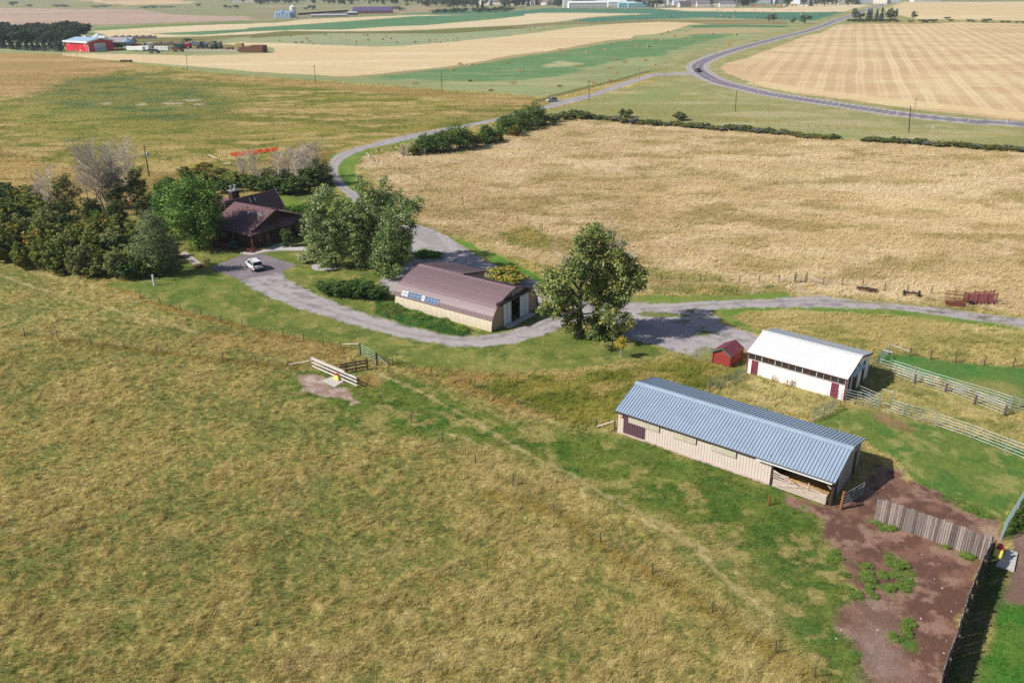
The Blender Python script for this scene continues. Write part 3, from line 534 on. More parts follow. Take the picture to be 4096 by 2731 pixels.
def make_ground():
    th = np.concatenate([np.arange(-180, -40, 5.0), np.arange(-40, 40.001, .058), np.arange(45, 181, 5.0)])
    ph = np.concatenate([np.array([88, 80, 70, 62, 56, 52]), np.arange(50, 8, -.062), np.arange(8, 3.5, -.04), np.arange(3.5, 1.0, -.02), np.array([.95, .85, .7, .5, .35])])
    R = CAMH/np.tan(np.radians(ph))
    TT, RR = np.meshgrid(np.radians(th), R)
    X = (RR*np.sin(TT)).ravel(); Y = (RR*np.cos(TT)).ravel()
    C, tall, zone = paint(X, Y)
    r = np.hypot(X, Y)
    z = ((fbm(X, Y, 1.1, 3, 5)-.5)*.28*tall)*np.clip(1-r/500, 0, 1)
    z -= z.mean()*0
    hill = 0
    V = np.stack([X, Y, z+hill], 1)
    nr, nc = len(R), len(th)
    i = (np.arange(nr-1)[:, None]*nc+np.arange(nc-1)[None, :]).ravel()
    F = np.stack([i, i+nc, i+nc+1, i+1], 1)     # normals up: r grows with row
    fz = zone[F]
    fzone = np.where((fz == fz[:, :1]).all(1), fz[:, 0], fz.max(1))
    m_gr = attr_mat('grass_ground', .95, .08, noise=((7, .30, (1, 1, 1)), (1.3, .16, (1, 1.0, 1)), (26, .30, (1, 1, 1))), bump=((9, .10), (2.2, .14)))
    m_rd = attr_mat('gravel_ground', .9, .2, noise=((14, .22, (1, 1, 1)), (2.0, .10, (1, 1, 1)), (45, .25, (1, 1, 1))), bump=((20, .05),))
    m_fd = attr_mat('field_ground', .95, .08, noise=((3.0, .14, (1, .5, 1)), (.5, .10, (.4, 1, 1))), bump=((3, .08),))
    m_di = attr_mat('dirt_ground', .95, .15, noise=((11, .34, (1, 1, 1)), (3, .16, (1, 1, 1)), (34, .3, (1, 1, 1))), bump=((5, .09), (18, .03)))
    nm = {0: ('ground', m_gr), 1: ('gravel_driveway', m_rd), 2: ('parking_pad', m_rd), 3: ('country_road', m_rd), 4: ('highway', m_rd), 5: ('dirt_yard', m_di), 6: ('stubble_field', m_fd), 7: ('hay_field', m_fd)}
    for zn, (name, mt) in nm.items():
        f = F[fzone == zn]
        if not len(f): continue
        u, inv = np.unique(f, return_inverse=True)
        me = np_mesh(name, V[u], inv.reshape(f.shape)[:, ::-1], mt, C[u])
        o = mesh_obj(name, me); o['kind'] = 'structure'
    return None
make_ground()
# ================================================================== BUILDINGS
def frame(Apx, Bpx):
    a = U(*Apx); b = U(*Bpx); d = b-a
    return a, math.atan2(d[1], d[0]), float(np.linalg.norm(d))
M_bluemetal = mat('blue_grey_metal', (172, 190, 210), .42, .08, .7, .5, metal=.15)
M_bluerib = mat('blue_grey_metal_rib', (140, 158, 180), .45, .05, 3, .5, metal=.15)  # same roof metal darkened, so the ribs' shadow lines sit in the colour
M_wallpink = mat('beige_wall_metal', (226, 212, 200), .6, .05, .8, .4)
M_groove = mat('beige_wall_groove', (176, 160, 150), .6, .05, .8, .3)
M_maroon = mat('maroon_metal', (104, 74, 88), .6, .10, 1.5, .4)
M_maroon2 = mat('red_maroon_metal', (142, 66, 82), .6, .12, 1.5, .4)
M_trim = mat('dark_brown_trim', (66, 52, 54), .6, .15, 3)
M_dark = mat('dark_interior', (40, 34, 32), .9, .2, 2)
M_clear = mat('fibreglass_panel', (208, 200, 182), .4, .12, 2, .4)
M_pinkbase = mat('faded_pink_base', (214, 190, 186), .8, .1, 1)
M_oldwood = mat('bleached_wood', (206, 190, 176), .85, .22, 5, stretch=(1, 1, 6))
M_brownwood = mat('brown_wood', (120, 84, 62), .85, .25, 5, stretch=(1, 1, .3))
M_greywood = mat('weathered_grey_wood', (138, 126, 122), .9, .3, 3, stretch=(3, 3, .4))
M_white = mat('white_paint_metal', (236, 236, 236), .5, .03, 1, .4)
M_whitewall = mat('white_wall_metal', (.84, .80, .765), .6, .04, .6, .4, raw=True)
M_steel = mat('galvanised_steel', (172, 182, 182), .45, .10, 6, .5, metal=.3)
M_concrete = mat('concrete', (202, 196, 190), .85, .08, 1.5, bump=.01)
M_glass = mat('window_glass', (48, 56, 60), .12, .15, 2, .6)
M_bale = mat('hay_bale', (186, 158, 112), .95, .22, 3, .1, bump=.03)
M_black = mat('black_rubber', (34, 34, 36), .8, .1, 3)
def grooved(mb, A_, B_, h, pitch, w, mi_base, mi_g, t=.08, z0=0.0):
    "vertical metal wall from A to B on plan (outer side to the right of A->B), thin raised standing ribs"
    A_, B_ = Vector((*A_, z0)), Vector((*B_, z0)); up = Vector((0, 0, h))
    mb.slab([A_, B_, B_+up, A_+up], t, mi_base)
    n = (B_-A_).normalized().cross(Vector((0, 0, 1))); L = (B_-A_).length; k = max(1, int(L/pitch))
    for i in range(1, k):
        p = A_.lerp(B_, i/k)+n*.004
        mb.bar(p+Vector((0, 0, .02)), p+up*.985, w*.75, .02, mi_g, up=n)
# ---- long grey barn -------------------------------------------------
def grey_barn():
    a, rz, Lh = frame((2468.7, 1728.3), (3319, 2022.9)); Lh = 22.45; W = 8.13; hf, hb, hr = 2.72, 3.14, 4.17
    o = empty('long_barn', a, rz, 'long low barn with blue-grey ribbed metal roof and beige walls, open bay at one end', 'barn')
    x0 = 16.75       # start of the open bay
    mb = MB()
    grooved(mb, (0, 0), (x0, 0), hf, .31, .035, 0, 1)
    mb.build('front_wall', [M_wallpink, M_groove], o)
    mb = MB(); mb.bar((0.0, -.03, .14), (x0, -.03, .14), .05, .26); mb.build('base_board', M_pinkbase, o)
    mb = MB(); grooved(mb, (Lh, W), (0, W), hb, .31, .035, 0, 1); mb.build('rear_wall', [M_wallpink, M_groove], o)
    for name, x, s in (('gable_wall', 0, -1), ('gable_wall', Lh, 1)):
        mb = MB(); P = [(x, 0, 0), (x, W, 0), (x, W, hb), (x, W/2, hr), (x, 0, hf)]
        if s < 0: P = P[::-1]
        mb.slab(P, .08, 0)
        for i in range(1, 26):
            y = W*i/26; zt = hf+(hr-hf)*min(1, y/(W/2)) if y < W/2 else hb+(hr-hb)*(W-y)/(W/2)
            mb.bar((x+s*.012, y, .02), (x+s*.012, y, zt-.06), .035, .03, 1, up=(1, 0, 0))
        mb.build(name, [M_wallpink, M_groove], o)
    mb = MB()
    for y, w_ in ((1.1, .55), (W-1.6, .8)):
        mb = MB(); mb.box((Lh+.03, y, 1.35), (.05, w_, 2.6)); mb.build('gable_panel', M_trim, o)
    ov = .32; zf = hf-ov*(hr-hf)/(W/2); zb = hb-ov*(hr-hb)/(W/2); t = .12
    mb = MB(); mb.ribbed((-.25, -ov, zf+t), (Lh+.25, -ov, zf+t), (Lh+.25, W/2, hr+t), (-.25, W/2, hr+t), .08, .33, .042, .06, 0, 1)
    mb.build('front_roof', [M_bluemetal, M_bluerib], o)
    mb = MB(); mb.ribbed((Lh+.25, W+ov, zb+t), (-.25, W+ov, zb+t), (-.25, W/2, hr+t), (Lh+.25, W/2, hr+t), .08, .33, .042, .06, 0, 1)
    mb.build('rear_roof', [M_bluemetal, M_bluerib], o)
    mb = MB()
    for s in (-1, 1):
        q = .42; dz = q*((hr-hf) if s < 0 else (hr-hb))/(W/2)
        P = [(-.3, W/2+s*q, hr+t+.075-dz), (Lh+.3, W/2+s*q, hr+t+.075-dz), (Lh+.3, W/2, hr+t+.085), (-.3, W/2, hr+t+.085)]
        mb.slab(P if s < 0 else [P[1], P[0], P[3], P[2]], .02)
    mb.build('ridge_cap', M_bluemetal, o)
    mb = MB(); mb.bar((-.2, -ov+.04, zf-.02), (Lh+.2, -ov+.04, zf-.02), .05, .16); mb.build('fascia', M_trim, o)
    # maroon sliding door at the left end, clear panels under the eave
    mb = MB(); mb.box((2.0, -.07, 1.28), (2.5, .05, 2.0))
    for i in range(8): mb.box((.9+i*.31, -.1, 1.28), (.035, .03, 2.0), mi=1)
    mb.build('sliding_door', [M_maroon, M_trim], o)
    for xa, xb in ((1.35, 4.9), (6.5, 9.0), (10.6, 13.2)):
        mb = MB(); mb.box(((xa+xb)/2, -.115, 2.10), (xb-xa, .03, .78))
        n = int((xb-xa)/.155)
        for i in range(n+1): mb.box((xa+(xb-xa)*i/n, -.135, 2.10), (.03, .02, .78), mi=1)
        mb.build('light_panel', [M_clear, mat('fibreglass_rib', (222, 214, 196), .4, .1, 2)], o)
    mb = MB(); mb.box((.55, -.09, 2.2), (.26, .10, .42)); mb.box((.55, -.15, 2.25), (.12, .03, .14), mi=1)
    mb.build('lamp_box', [mat('rusty_orange', (168, 96, 50), .8, .2, 4), M_white], o)
    mb = MB(); mb.bar((15.3, -.42, zf-.06), (Lh, -.42, zf-.06), .09, .11); mb.build('gutter', M_white, o)
    # posts of the open bay, lintel, brace
    for x in (x0, Lh-.1):
        mb = MB(); mb.box((x+.08, .10, hf/2), (.22, .22, hf-.04)); mb.build('post', M_trim, o)
    mb = MB(); mb.box(((x0+Lh)/2+.06, .10, hf-.16), (Lh-x0-.35, .14, .26)); mb.build('lintel', mat('lintel_red', (112, 64, 58), .8, .2, 3), o)
    mb = MB(); mb.bar((Lh-.9, .12, hf-.28), (Lh-.18, .12, hf-1.0), .10, .10); mb.build('brace', M_oldwood, o)
    mb = MB(); mb.box((x0-.3, W/2, 1.5), (.08, W-.3, 3.0)); mb.build('inner_wall', M_brownwood, o)
    mb = MB(); n = 22; V = []; F = []
    for j in range(9):
        for i in range(n):
            xx = x0+.5+(Lh-x0-1.1)*i/(n-1); yy = .55+4.6*j/8
            V.append((xx, yy, .22+.9*math.exp(-((i-8)/9)**2)*min(1, j/5)+.18*random.random()))
    for j in range(8):
        for i in range(n-1): F.append((j*n+i, j*n+i+1, (j+1)*n+i+1, (j+1)*n+i))
    mb.add(V, F); mb.build('straw_bedding', mat('straw_bedding', (188, 150, 98), .95, .2, 6, .1), o, smooth=True)
    # wooden gate closing the bay: leaning diagonals over horizontal planks
    g = empty('bay_gate', tuple(a+np.array([math.cos(rz)*(x0+.3)+math.sin(rz)*.15, math.sin(rz)*(x0+.3)-math.cos(rz)*.15, 0])), rz,
              'bleached plank gate with diagonal braces across the open bay of the long barn', 'gate')
    Lg = Lh-x0-.65; mb = MB()
    for i, z in enumerate((.18, .42, .66, .88)): mb.box((Lg/2, 0, z), (Lg-.02*i, .05, .19))
    mb.build('planks', M_oldwood, g)
    mb = MB()
    for z in (1.12, 1.36, 1.6): mb.bar((-.05, .06, z), (Lg*.33-.5*(z-1.12), .06, z-.06), .05, .12)
    mb.build('short_rail', M_oldwood, g)
    mb = MB(); mb.bar((0, -.06, 1.85), (Lg*.62, -.06, .75), .05, .14); mb.bar((Lg*.5, -.06, 1.0), (Lg-.1, -.06, .12), .05, .12); mb.bar((.1, -.06, .25), (Lg*.55, -.06, 1.05), .05, .12)
    mb.build('diagonal_brace', M_oldwood, g)
    mb = MB(); mb.bar((Lg*.45, .05, 1.28), (Lg, .05, 1.02), .07, .16); mb.build('top_rail', M_oldwood, g)
    mb = MB(); mb.bar((Lg*.66, -.02, .9), (Lg*.66, -.02, 1.72), .10, .10); mb.bar((Lg*.66-.18, -.02, .95), (Lg*.66, -.02, 1.5), .07, .07); mb.build('upright', M_oldwood, g)
    # steel gate along the right gable + wooden post
    mb = MB(); mb.tube((0, 0, 0), (.06, 0, 1.9), .15, .13, 8)
    p = G('f', 0, 0); b_ = a+np.array([math.cos(rz)*(Lh+.95)+math.sin(rz)*(-.1), math.sin(rz)*(Lh+.95)-math.cos(rz)*(-.1), 0])
    q = mb.build('gate_post', mat('rusty_post', (150, 100, 64), .9, .3, 4), None); q.location = b_
    tag(q, 'thick reddish wooden post beside the front right corner of the long barn', 'post')
    gp = empty('yard_gate', b_+np.array([.15, .12, 0]), rz+math.radians(74), 'grey steel gate standing along the shaded end of the long barn', 'gate')
    mb = MB()
    for z in (.25, .55, .85, 1.15, 1.5): mb.tube((0, 0, z), (3.2, 0, z), .03)
    mb.build('rail', M_steel, gp)
    for x in (0, 1.6, 3.2):
        mb = MB(); mb.tube((x, 0, .2), (x, 0, 1.55), .035); mb.build('upright', M_steel, gp)
grey_barn()
# ---- white shed with clerestory strip ---------------------------------
def white_barn():
    Rr = lambda x, y: (2900+x*650/2352, 1300+y*650/2352)
    a, rz, Lh = frame(Rr(312, 690), Rr(1705, 1100)); rz = math.radians(-39.9); Lh = 11.75; W = 8.04; hf, hb, hr = 2.80, 3.12, 4.10
    o = empty('white_shed', a, rz, 'white metal shed with bright white roof, dark window strip under the eave and maroon doors', 'shed')
    mb = MB(); grooved(mb, (0, 0), (Lh, 0), 1.92, .3, .03, 0, 1); mb.build('front_wall', [M_whitewall, mat('white_groove', (216, 206, 202), .6, .05, 1)], o)
    mb = MB(); grooved(mb, (Lh, W), (0, W), hb, .3, .03, 0, 1); mb.build('rear_wall', [M_whitewall, mat('white_groove', (216, 206, 202))], o)
    for x, s in ((0, -1), (Lh, 1)):
        mb = MB(); P = [(x, 0, 0), (x, W, 0), (x, W, hb), (x, W/2, hr), (x, 0, hf)]
        mb.slab(P if s > 0 else P[::-1], .08); mb.build('gable_wall', M_whitewall, o)
    # window strip
    mb = MB(); mb.box((Lh/2, .06, 2.32), (Lh-.1, .04, .78)); mb.build('window_strip', mat('dark_mesh_glass', (62, 58, 58), .3, .25, 9, .5), o)
    mb = MB(); n = 14
    for i in range(n+1):
        mb.box((.06+(Lh-.12)*i/n, .0, 2.32), (.11 if i % 2 == 0 else .05, .08, .78), mi=0 if i % 3 else 1)
    mb.box((Lh/2, -.01, 1.94), (Lh, .10, .07)); mb.build('window_frame', [mat('grey_mullion', (196, 186, 182)), mat('brown_mullion', (152, 112, 100))], o)
    for xc in (.92, Lh-1.15):
        mb = MB(); mb.box((xc, -.04, .95), (.82, .05, 1.88))
        for i in range(5): mb.box((xc-.36+i*.18, -.07, .95), (.03, .02, 1.86), mi=1)
        mb.build('door', [M_maroon2, M_maroon], o)
    ov = .18; zf = hf-ov*(hr-hf)/(W/2); zb = hb-ov*(hr-hb)/(W/2); t = .1
    mb = MB(); mb.ribbed((-.2, -ov, zf+t), (Lh+.2, -ov, zf+t), (Lh+.2, W/2, hr+t), (-.2, W/2, hr+t), .07, .3, .03, .025); mb.build('front_roof', M_white, o)
    mb = MB(); mb.ribbed((Lh+.2, W+ov, zb+t), (-.2, W+ov, zb+t), (-.2, W/2, hr+t), (Lh+.2, W/2, hr+t), .07, .3, .05, .05); mb.build('rear_roof', mat('white_roof_rear', (214, 220, 228), .4, .04, 2, .5), o)
    mb = MB(); mb.bar((-.24, W/2, hr+t+.05), (Lh+.24, W/2, hr+t+.05), .40, .05); mb.build('ridge_cap', M_white, o)
    mb = MB()
    for x in (-.2, Lh+.2):
        mb.bar((x, -ov, zf-.02), (x, W/2, hr-.02), .06, .16); mb.bar((x, W/2, hr-.02), (x, W+ov, zb-.02), .06, .16)
    mb.bar((-.2, -ov+.05, zf-.0), (Lh+.2, -ov+.05, zf-.0), .05, .12); mb.build('fascia', mat('fascia_brown', (110, 74, 74), .7, .1, 2), o)
    for x in (Lh+.02, -.02):
        mb = MB(); mb.box((x, .04, hf/2), (.16, .16, hf)); mb.build('corner_post', M_maroon2, o)
    # right gable: sliding doors, track hood, pole-yard strips
    mb = MB()
    for y, w_ in ((1.15, .5), (5.9, .75)):
        mb = MB(); mb.box((Lh+.035, y, 1.45), (.05, w_, 2.8)); mb.build('gable_panel', mat('dark_plum_panel', (70, 56, 62)), o)
    mb = MB(); mb.box((Lh+.05, 2.9, 1.25), (.06, 1.7, 2.45)); mb.build('barn_door', mat('dark_red_door', (94, 62, 64), .7, .2, 2), o)
    mb = MB(); mb.box((Lh+.07, 4.4, 1.25), (.06, 1.2, 2.45)); mb.build('barn_door', M_whitewall, o)
    mb = MB(); mb.slab([(Lh+.42, 1.35, 2.58), (Lh+.42, 5.3, 2.58), (Lh+.06, 5.3, 2.85), (Lh+.06, 1.35, 2.85)], .03); mb.build('door_hood', mat('pale_blue_hood', (190, 218, 226), .5, .05, 2), o)
    mb = MB(); mb.tube((Lh+.1, 1.75, 0), (Lh+.1, 1.75, 2.5), .05); mb.build('door_rail', M_white, o)
    mb = MB(); mb.box((Lh+.14, 3.4, 3.35), (.16, .16, .26)); mb.tube((Lh+.1, 3.4, 3.2), (Lh+.3, 3.4, 3.1), .06); mb.build('yard_lamp', M_steel, o)
white_barn()
# ---- arched shed --------------------------------------------------------
M_mauve = mat('mauve_metal', (150, 126, 130), .5, .05, 1.2, .4)
M_mauverib = mat('mauve_metal_rib', (134, 110, 116), .5, .05, 1.2, .4)
M_cream = mat('cream_metal', (232, 219, 194), .6, .05, .8, .4)
M_creamrib = mat('cream_metal_rib', (216, 202, 176), .6, .05, .8, .4)
M_tan = mat('tan_gable_metal', (190, 164, 138), .7, .06, 1.2, .3)
def arched_barn():
    a, rz, Lh = frame((1580.4, 1220.9), (1960.7, 1330.8)); rz = math.radians(-36.0); Lh = 18.05; W = 11.2; hr = 5.05
    o = empty('arched_barn', a, rz, 'arched mauve metal barn with cream lower walls and white sliding doors in its shaded end', 'barn')
    hp = [(0, 0), (.04, .6), (.14, 1.25), (.40, 2.12), (.72, 2.58), (1.10, 3.0), (1.52, 3.34), (2.0, 3.62), (3.0, 4.06), (4.06, 4.41), (5.0, 4.66), (5.58, 4.80)]
    pts = hp+[(W-y, z) for y, z in hp[::-1]]
    def at_z(z):
        for i in range(len(pts)//2):
            if pts[i][1] <= z <= pts[i+1][1]:
                f = (z-pts[i][1])/(pts[i+1][1]-pts[i][1]); return pts[i][0]+f*(pts[i+1][0]-pts[i][0])
    zc = 1.42; yc = at_z(zc)
    half = [p for p in pts if p[1] > zc+.02 or False]
    roofp = [(yc, zc)]+[p for p in pts if p[1] > zc+.05]+[(W-yc, zc)]
    lowL = [(0, 0)]+[p for p in pts[1:len(pts)//2] if p[1] < zc-.05]+[(yc, zc)]
    def shell(mb, prof_, x0, x1, t, pitch, rw, rh):
        n = len(prof_)
        def nrm(i):
            p0 = prof_[max(0, i-1)]; p1 = prof_[min(n-1, i+1)]; dy, dz = p1[0]-p0[0], p1[1]-p0[1]; l = math.hypot(dy, dz); return (-dz/l, dy/l)
        off = [(p[0]-nrm(i)[0]*t, p[1]-nrm(i)[1]*t) for i, p in enumerate(prof_)]
        V = [(x, y, z) for x in (x0, x1) for y, z in prof_]+[(x, y, z) for x in (x0, x1) for y, z in off]
        F = []
        for i in range(n-1):
            F.append((i, n+i, n+i+1, i+1)); F.append((2*n+i, 2*n+i+1, 3*n+i+1, 3*n+i))
            F.append((i, i+1, 2*n+i+1, 2*n+i)); F.append((n+i, 3*n+i, 3*n+i+1, n+i+1))
        F += [(0, 2*n, 3*n, n), (n-1, 2*n-1, 4*n-1, 3*n-1)]
        mb.add(V, F, 0)
        k = int((x1-x0)/pitch)
        for j in range(k+1):
            xc = x0+rw/2+(x1-x0-rw)*j/k; o1 = [(p[0]+nrm(i)[0]*rh, p[1]+nrm(i)[1]*rh) for i, p in enumerate(prof_)]
            V = [(xc+s*rw/2, y, z) for s in (-1, 1) for y, z in prof_]+[(xc+s*rw*.3, y, z) for s in (-1, 1) for y, z in o1]
            F = []
            for i in range(n-1):
                F += [(2*n+i, 3*n+i, 3*n+i+1, 2*n+i+1), (i, 2*n+i, 2*n+i+1, i+1), (n+i, n+i+1, 3*n+i+1, 3*n+i)]
            mb.add(V, F, 1)
    mb = MB(); shell(mb, roofp, -.05, Lh+.12, .06, .235, .09, .035); r = mb.build('arched_roof', [M_mauve, M_mauverib], o)
    mb = MB(); mb.slab([(-.07, 5.38, 4.79), (Lh+.14, 5.38, 4.79), (Lh+.14, 5.6, 4.86), (-.07, 5.6, 4.86)], .03); mb.slab([(Lh+.14, 5.82, 4.79), (-.07, 5.82, 4.79), (-.07, 5.6, 4.86), (Lh+.14, 5.6, 4.86)], .03); mb.build('ridge_cap', M_mauve, o)
    mb = MB(); shell(mb, lowL, 0, Lh, .06, .235, .09, .03); mb.build('side_wall', [M_cream, M_creamrib], o)
    mb = MB(); shell(mb, [(W-y, z) for y, z in lowL][::-1], 0, Lh, .06, .235, .09, .03); mb.build('side_wall', [M_cream, M_creamrib], o)
    gp = [p for p in pts]
    def strip_wall(mb, x, y0, y1, z0f, z1f, t=.06, s=1):
        P = [(x, y0, z0f), (x, y1, z0f)]+[(x, y, z) for y, z in z1f]
        mb.slab(P if s > 0 else P[::-1], t)
    xe = Lh-.06; zr = 3.45
    mb = MB()
    def top(y0, y1, cap=None):
        ys = [y0]+[p[0] for p in pts if y0 < p[0] < y1]+[y1]
        out = []
        for y in ys:
            z = float(np.interp(y, [p[0] for p in pts], [p[1] for p in pts]))-.03
            out.append((y, min(z, cap) if cap else z))
        return out[::-1]
    strip_wall(mb, xe, .04, 2.75, 0, top(.04, 2.75)); strip_wall(mb, xe, 8.8, W-.04, 0, top(8.8, W-.04)); strip_wall(mb, xe, 2.75, 8.8, zr, top(2.75, 8.8))
    mb.build('gable_wall', M_tan, o)
    mb = MB(); strip_wall(mb, .02, .04, W-.04, 0, top(.04, W-.04), s=-1); mb.build('gable_wall', M_tan, o)
    mb = MB()
    for i in range(len(pts)-1):
        mb.bar((Lh+.1, pts[i][0], pts[i][1]), (Lh+.1, pts[i+1][0], pts[i+1][1]), .10, .14, up=(1, 0, 0))
    mb.build('edge_trim', mat('dark_plum_trim', (74, 54, 58), .6, .1, 2), o)
    for y0, y1 in ((2.72, 4.5), (6.65, 8.75)):
        mb = MB(); mb.box((Lh+.07, (y0+y1)/2, 1.68), (.07, y1-y0, 3.3)); mb.box((Lh+.115, (y0+y1)/2, 1.68), (.02, .04, 3.3), mi=1)
        mb.build('sliding_door', [mat('white_door', (232, 238, 244), .55, .03, 1), mat('grey_seam', (170, 176, 182))], o)
    mb = MB(); mb.box((Lh+.24, 5.85, 3.56), (.36, 9.6, .34)); mb.slab([(Lh+.44, 1.05, 3.72), (Lh+.44, 10.65, 3.72), (Lh+.02, 10.65, 3.86), (Lh+.02, 1.05, 3.86)], .04)
    mb.build('door_track', mat('dark_plum_trim', (74, 54, 58)), o)
    for yc_, zc_ in ((5.18, 4.14), (6.35, 4.14)):
        mb = MB(); mb.box((Lh+.02, yc_, zc_), (.05, .58, .5)); win = mb.build('window', M_glass, o)
        mb = MB()
        for s in (-1, 1):
            mb.box((Lh+.05, yc_+s*.32, zc_), (.06, .07, .64)); mb.box((Lh+.05, yc_, zc_+s*.285), (.06, .57, .07))
        f = mb.build('frame', M_white, o); f.parent = win
    # translucent glazing strip low on the sunny side
    mb = MB(); n = 11; x0, x1 = 1.15, 8.3; ya, za, yb, zb_ = at_z(1.8)-.09, 1.8, at_z(2.5)-.09, 2.5
    for i in range(n):
        xa, xb = x0+(x1-x0)*i/n+.03, x0+(x1-x0)*(i+1)/n-.03
        mb.slab([(xa, ya, za), (xb, ya, za), (xb, yb, zb_), (xa, yb, zb_)], .03, 1 if i in (0, 1, 6) else 0)
    w_ = mb.build('skylight_strip', [mat('blue_glass', (66, 104, 150), .12, .3, 3, .8), mat('pale_glass', (206, 210, 212), .3, .2, 4)], o)
    mb = MB()
    for y, z in ((ya-.03, za-.03), (yb-.03, zb_+.02), ((ya+yb)/2-.035, (za+zb_)/2)): mb.bar((x0-.05, y, z), (x1+.05, y, z), .05, .05)
    for i in range(n+1):
        x = x0+(x1-x0)*i/n; mb.bar((x, ya-.03, za), (x, yb-.03, zb_), .045, .05, up=(1, 0, 0))
    f = mb.build('frame', mat('grey_alu', (184, 188, 192), .5), o); f.parent = w_
    # flat-roofed lean-to behind
    mb = MB(); zf_, zb2 = 4.90, 3.75
    mb.ribbed((8.35, 11.7, zb2), (.5, 11.7, zb2), (-.05, 5.75, zf_), (8.45, 5.95, zf_), .08, .235, .08, .03)
    mb.build('annex_roof', [M_mauve, M_mauverib], o)
    mb = MB(); mb.slab([(8.1, 7.4, 0), (8.1, 11.4, 0), (8.1, 11.4, 3.62), (8.1, 7.4, 4.38)], .08); mb.slab([(8.02, 11.4, 0), (.5, 11.4, 0), (.5, 11.4, 3.62), (8.02, 11.4, 3.62)], .08)
    mb.slab([(.5, 11.3, 0), (.5, 7.4, 0), (.5, 7.4, 4.38), (.5, 11.3, 3.62)], .08); mb.build('annex_wall', M_tan, o)
    mb = MB(); mb.bar((-.1, 11.74, zb2-.08), (8.45, 11.74, zb2-.08), .05, .16); mb.bar((8.47, 5.95, zf_-.06), (8.47, 11.74, zb2-.06), .05, .16); mb.build('annex_fascia', M_trim, o)
    p = o.matrix_basis @ Vector((0, 0, 0))
    c, s_ = math.cos(rz), math.sin(rz)
    mb = MB(); mb.box((Lh+.75, 5.7, .03), (1.1, 6.6, .06)); sl = mb.build('threshold_slab', M_concrete, o)
arched_barn()
# ---- little red shed ----------------------------------------------------
def red_shed():
    a = np.array([25.14, 93.99, 0]); rz = math.radians(-42); L_, W = 2.45, 3.05; h, hr = 1.62, 2.35
    o = empty('red_playhouse', a, rz, 'small red wooden shed with maroon shingled gable roof and green bargeboard', 'shed')
    M = mat('red_boards', (160, 66, 58), .8, .14, 4, stretch=(.4, .4, 7)); mb = MB()
    mb.slab([(0, 0, 0), (L_, 0, 0), (L_, 0, h), (L_/2, 0, hr), (0, 0, h)], .06)
    for i in range(1, 9): mb.box((L_/2, -.012, h*i/9), (L_-.06, .03, .03), mi=1)
    mb.slab([(L_, .06, 0), (L_, W, 0), (L_, W, h), (L_, .06, h)], .06); mb.slab([(0, W, 0), (0, 0.06, 0), (0, .06, h), (0, W, h)], .06); mb.slab([(L_-.06, W, 0), (.06, W, 0), (.06, W, h), (L_/2, W, hr), (L_-.06, W, h)], .06)
    mb.build('wall', [M, mat('red_board_gap', (140, 48, 44))], o)
    for x, y in ((.04, -.03), (L_-.02, -.03), (L_+.02, W)):
        mb = MB(); mb.box((x, y, h/2), (.12, .1, h)); mb.build('corner_board', mat('deep_red', (150, 44, 42), .7), o)
    Ms = mat('maroon_shingle', (146, 76, 88), .85, .2, 5); e = .16
    for sgn in (-1, 1):
        mb = MB(); xe_ = -e if sgn < 0 else L_+e; z0 = h-e*(hr-h)/(L_/2)
        P = [(xe_, -.22, z0+.1), (L_/2, -.22, hr+.1), (L_/2, W+.22, hr+.1), (xe_, W+.22, z0+.1)]
        mb.slab(P if sgn < 0 else [P[1], P[0], P[3], P[2]], .05)
        for i in range(1, 8):
            t = i/8; xx, zz = xe_+(L_/2-xe_)*t, z0+.1+(hr-z0)*t
            mb.bar((xx, -.2, zz+.006), (xx, W+.2, zz+.006), .03, .02, 1)
        mb.build('roof', [Ms, mat('maroon_shingle_line', (112, 56, 66))], o)
    mb = MB(); z0 = h-e*(hr-h)/(L_/2)
    mb.bar((-e, -.25, z0), (L_/2, -.25, hr), .05, .14); mb.bar((L_/2, -.25, hr), (L_+e, -.25, z0), .05, .14); mb.build('bargeboard', mat('green_trim', (48, 132, 104), .6), o)
red_shed()
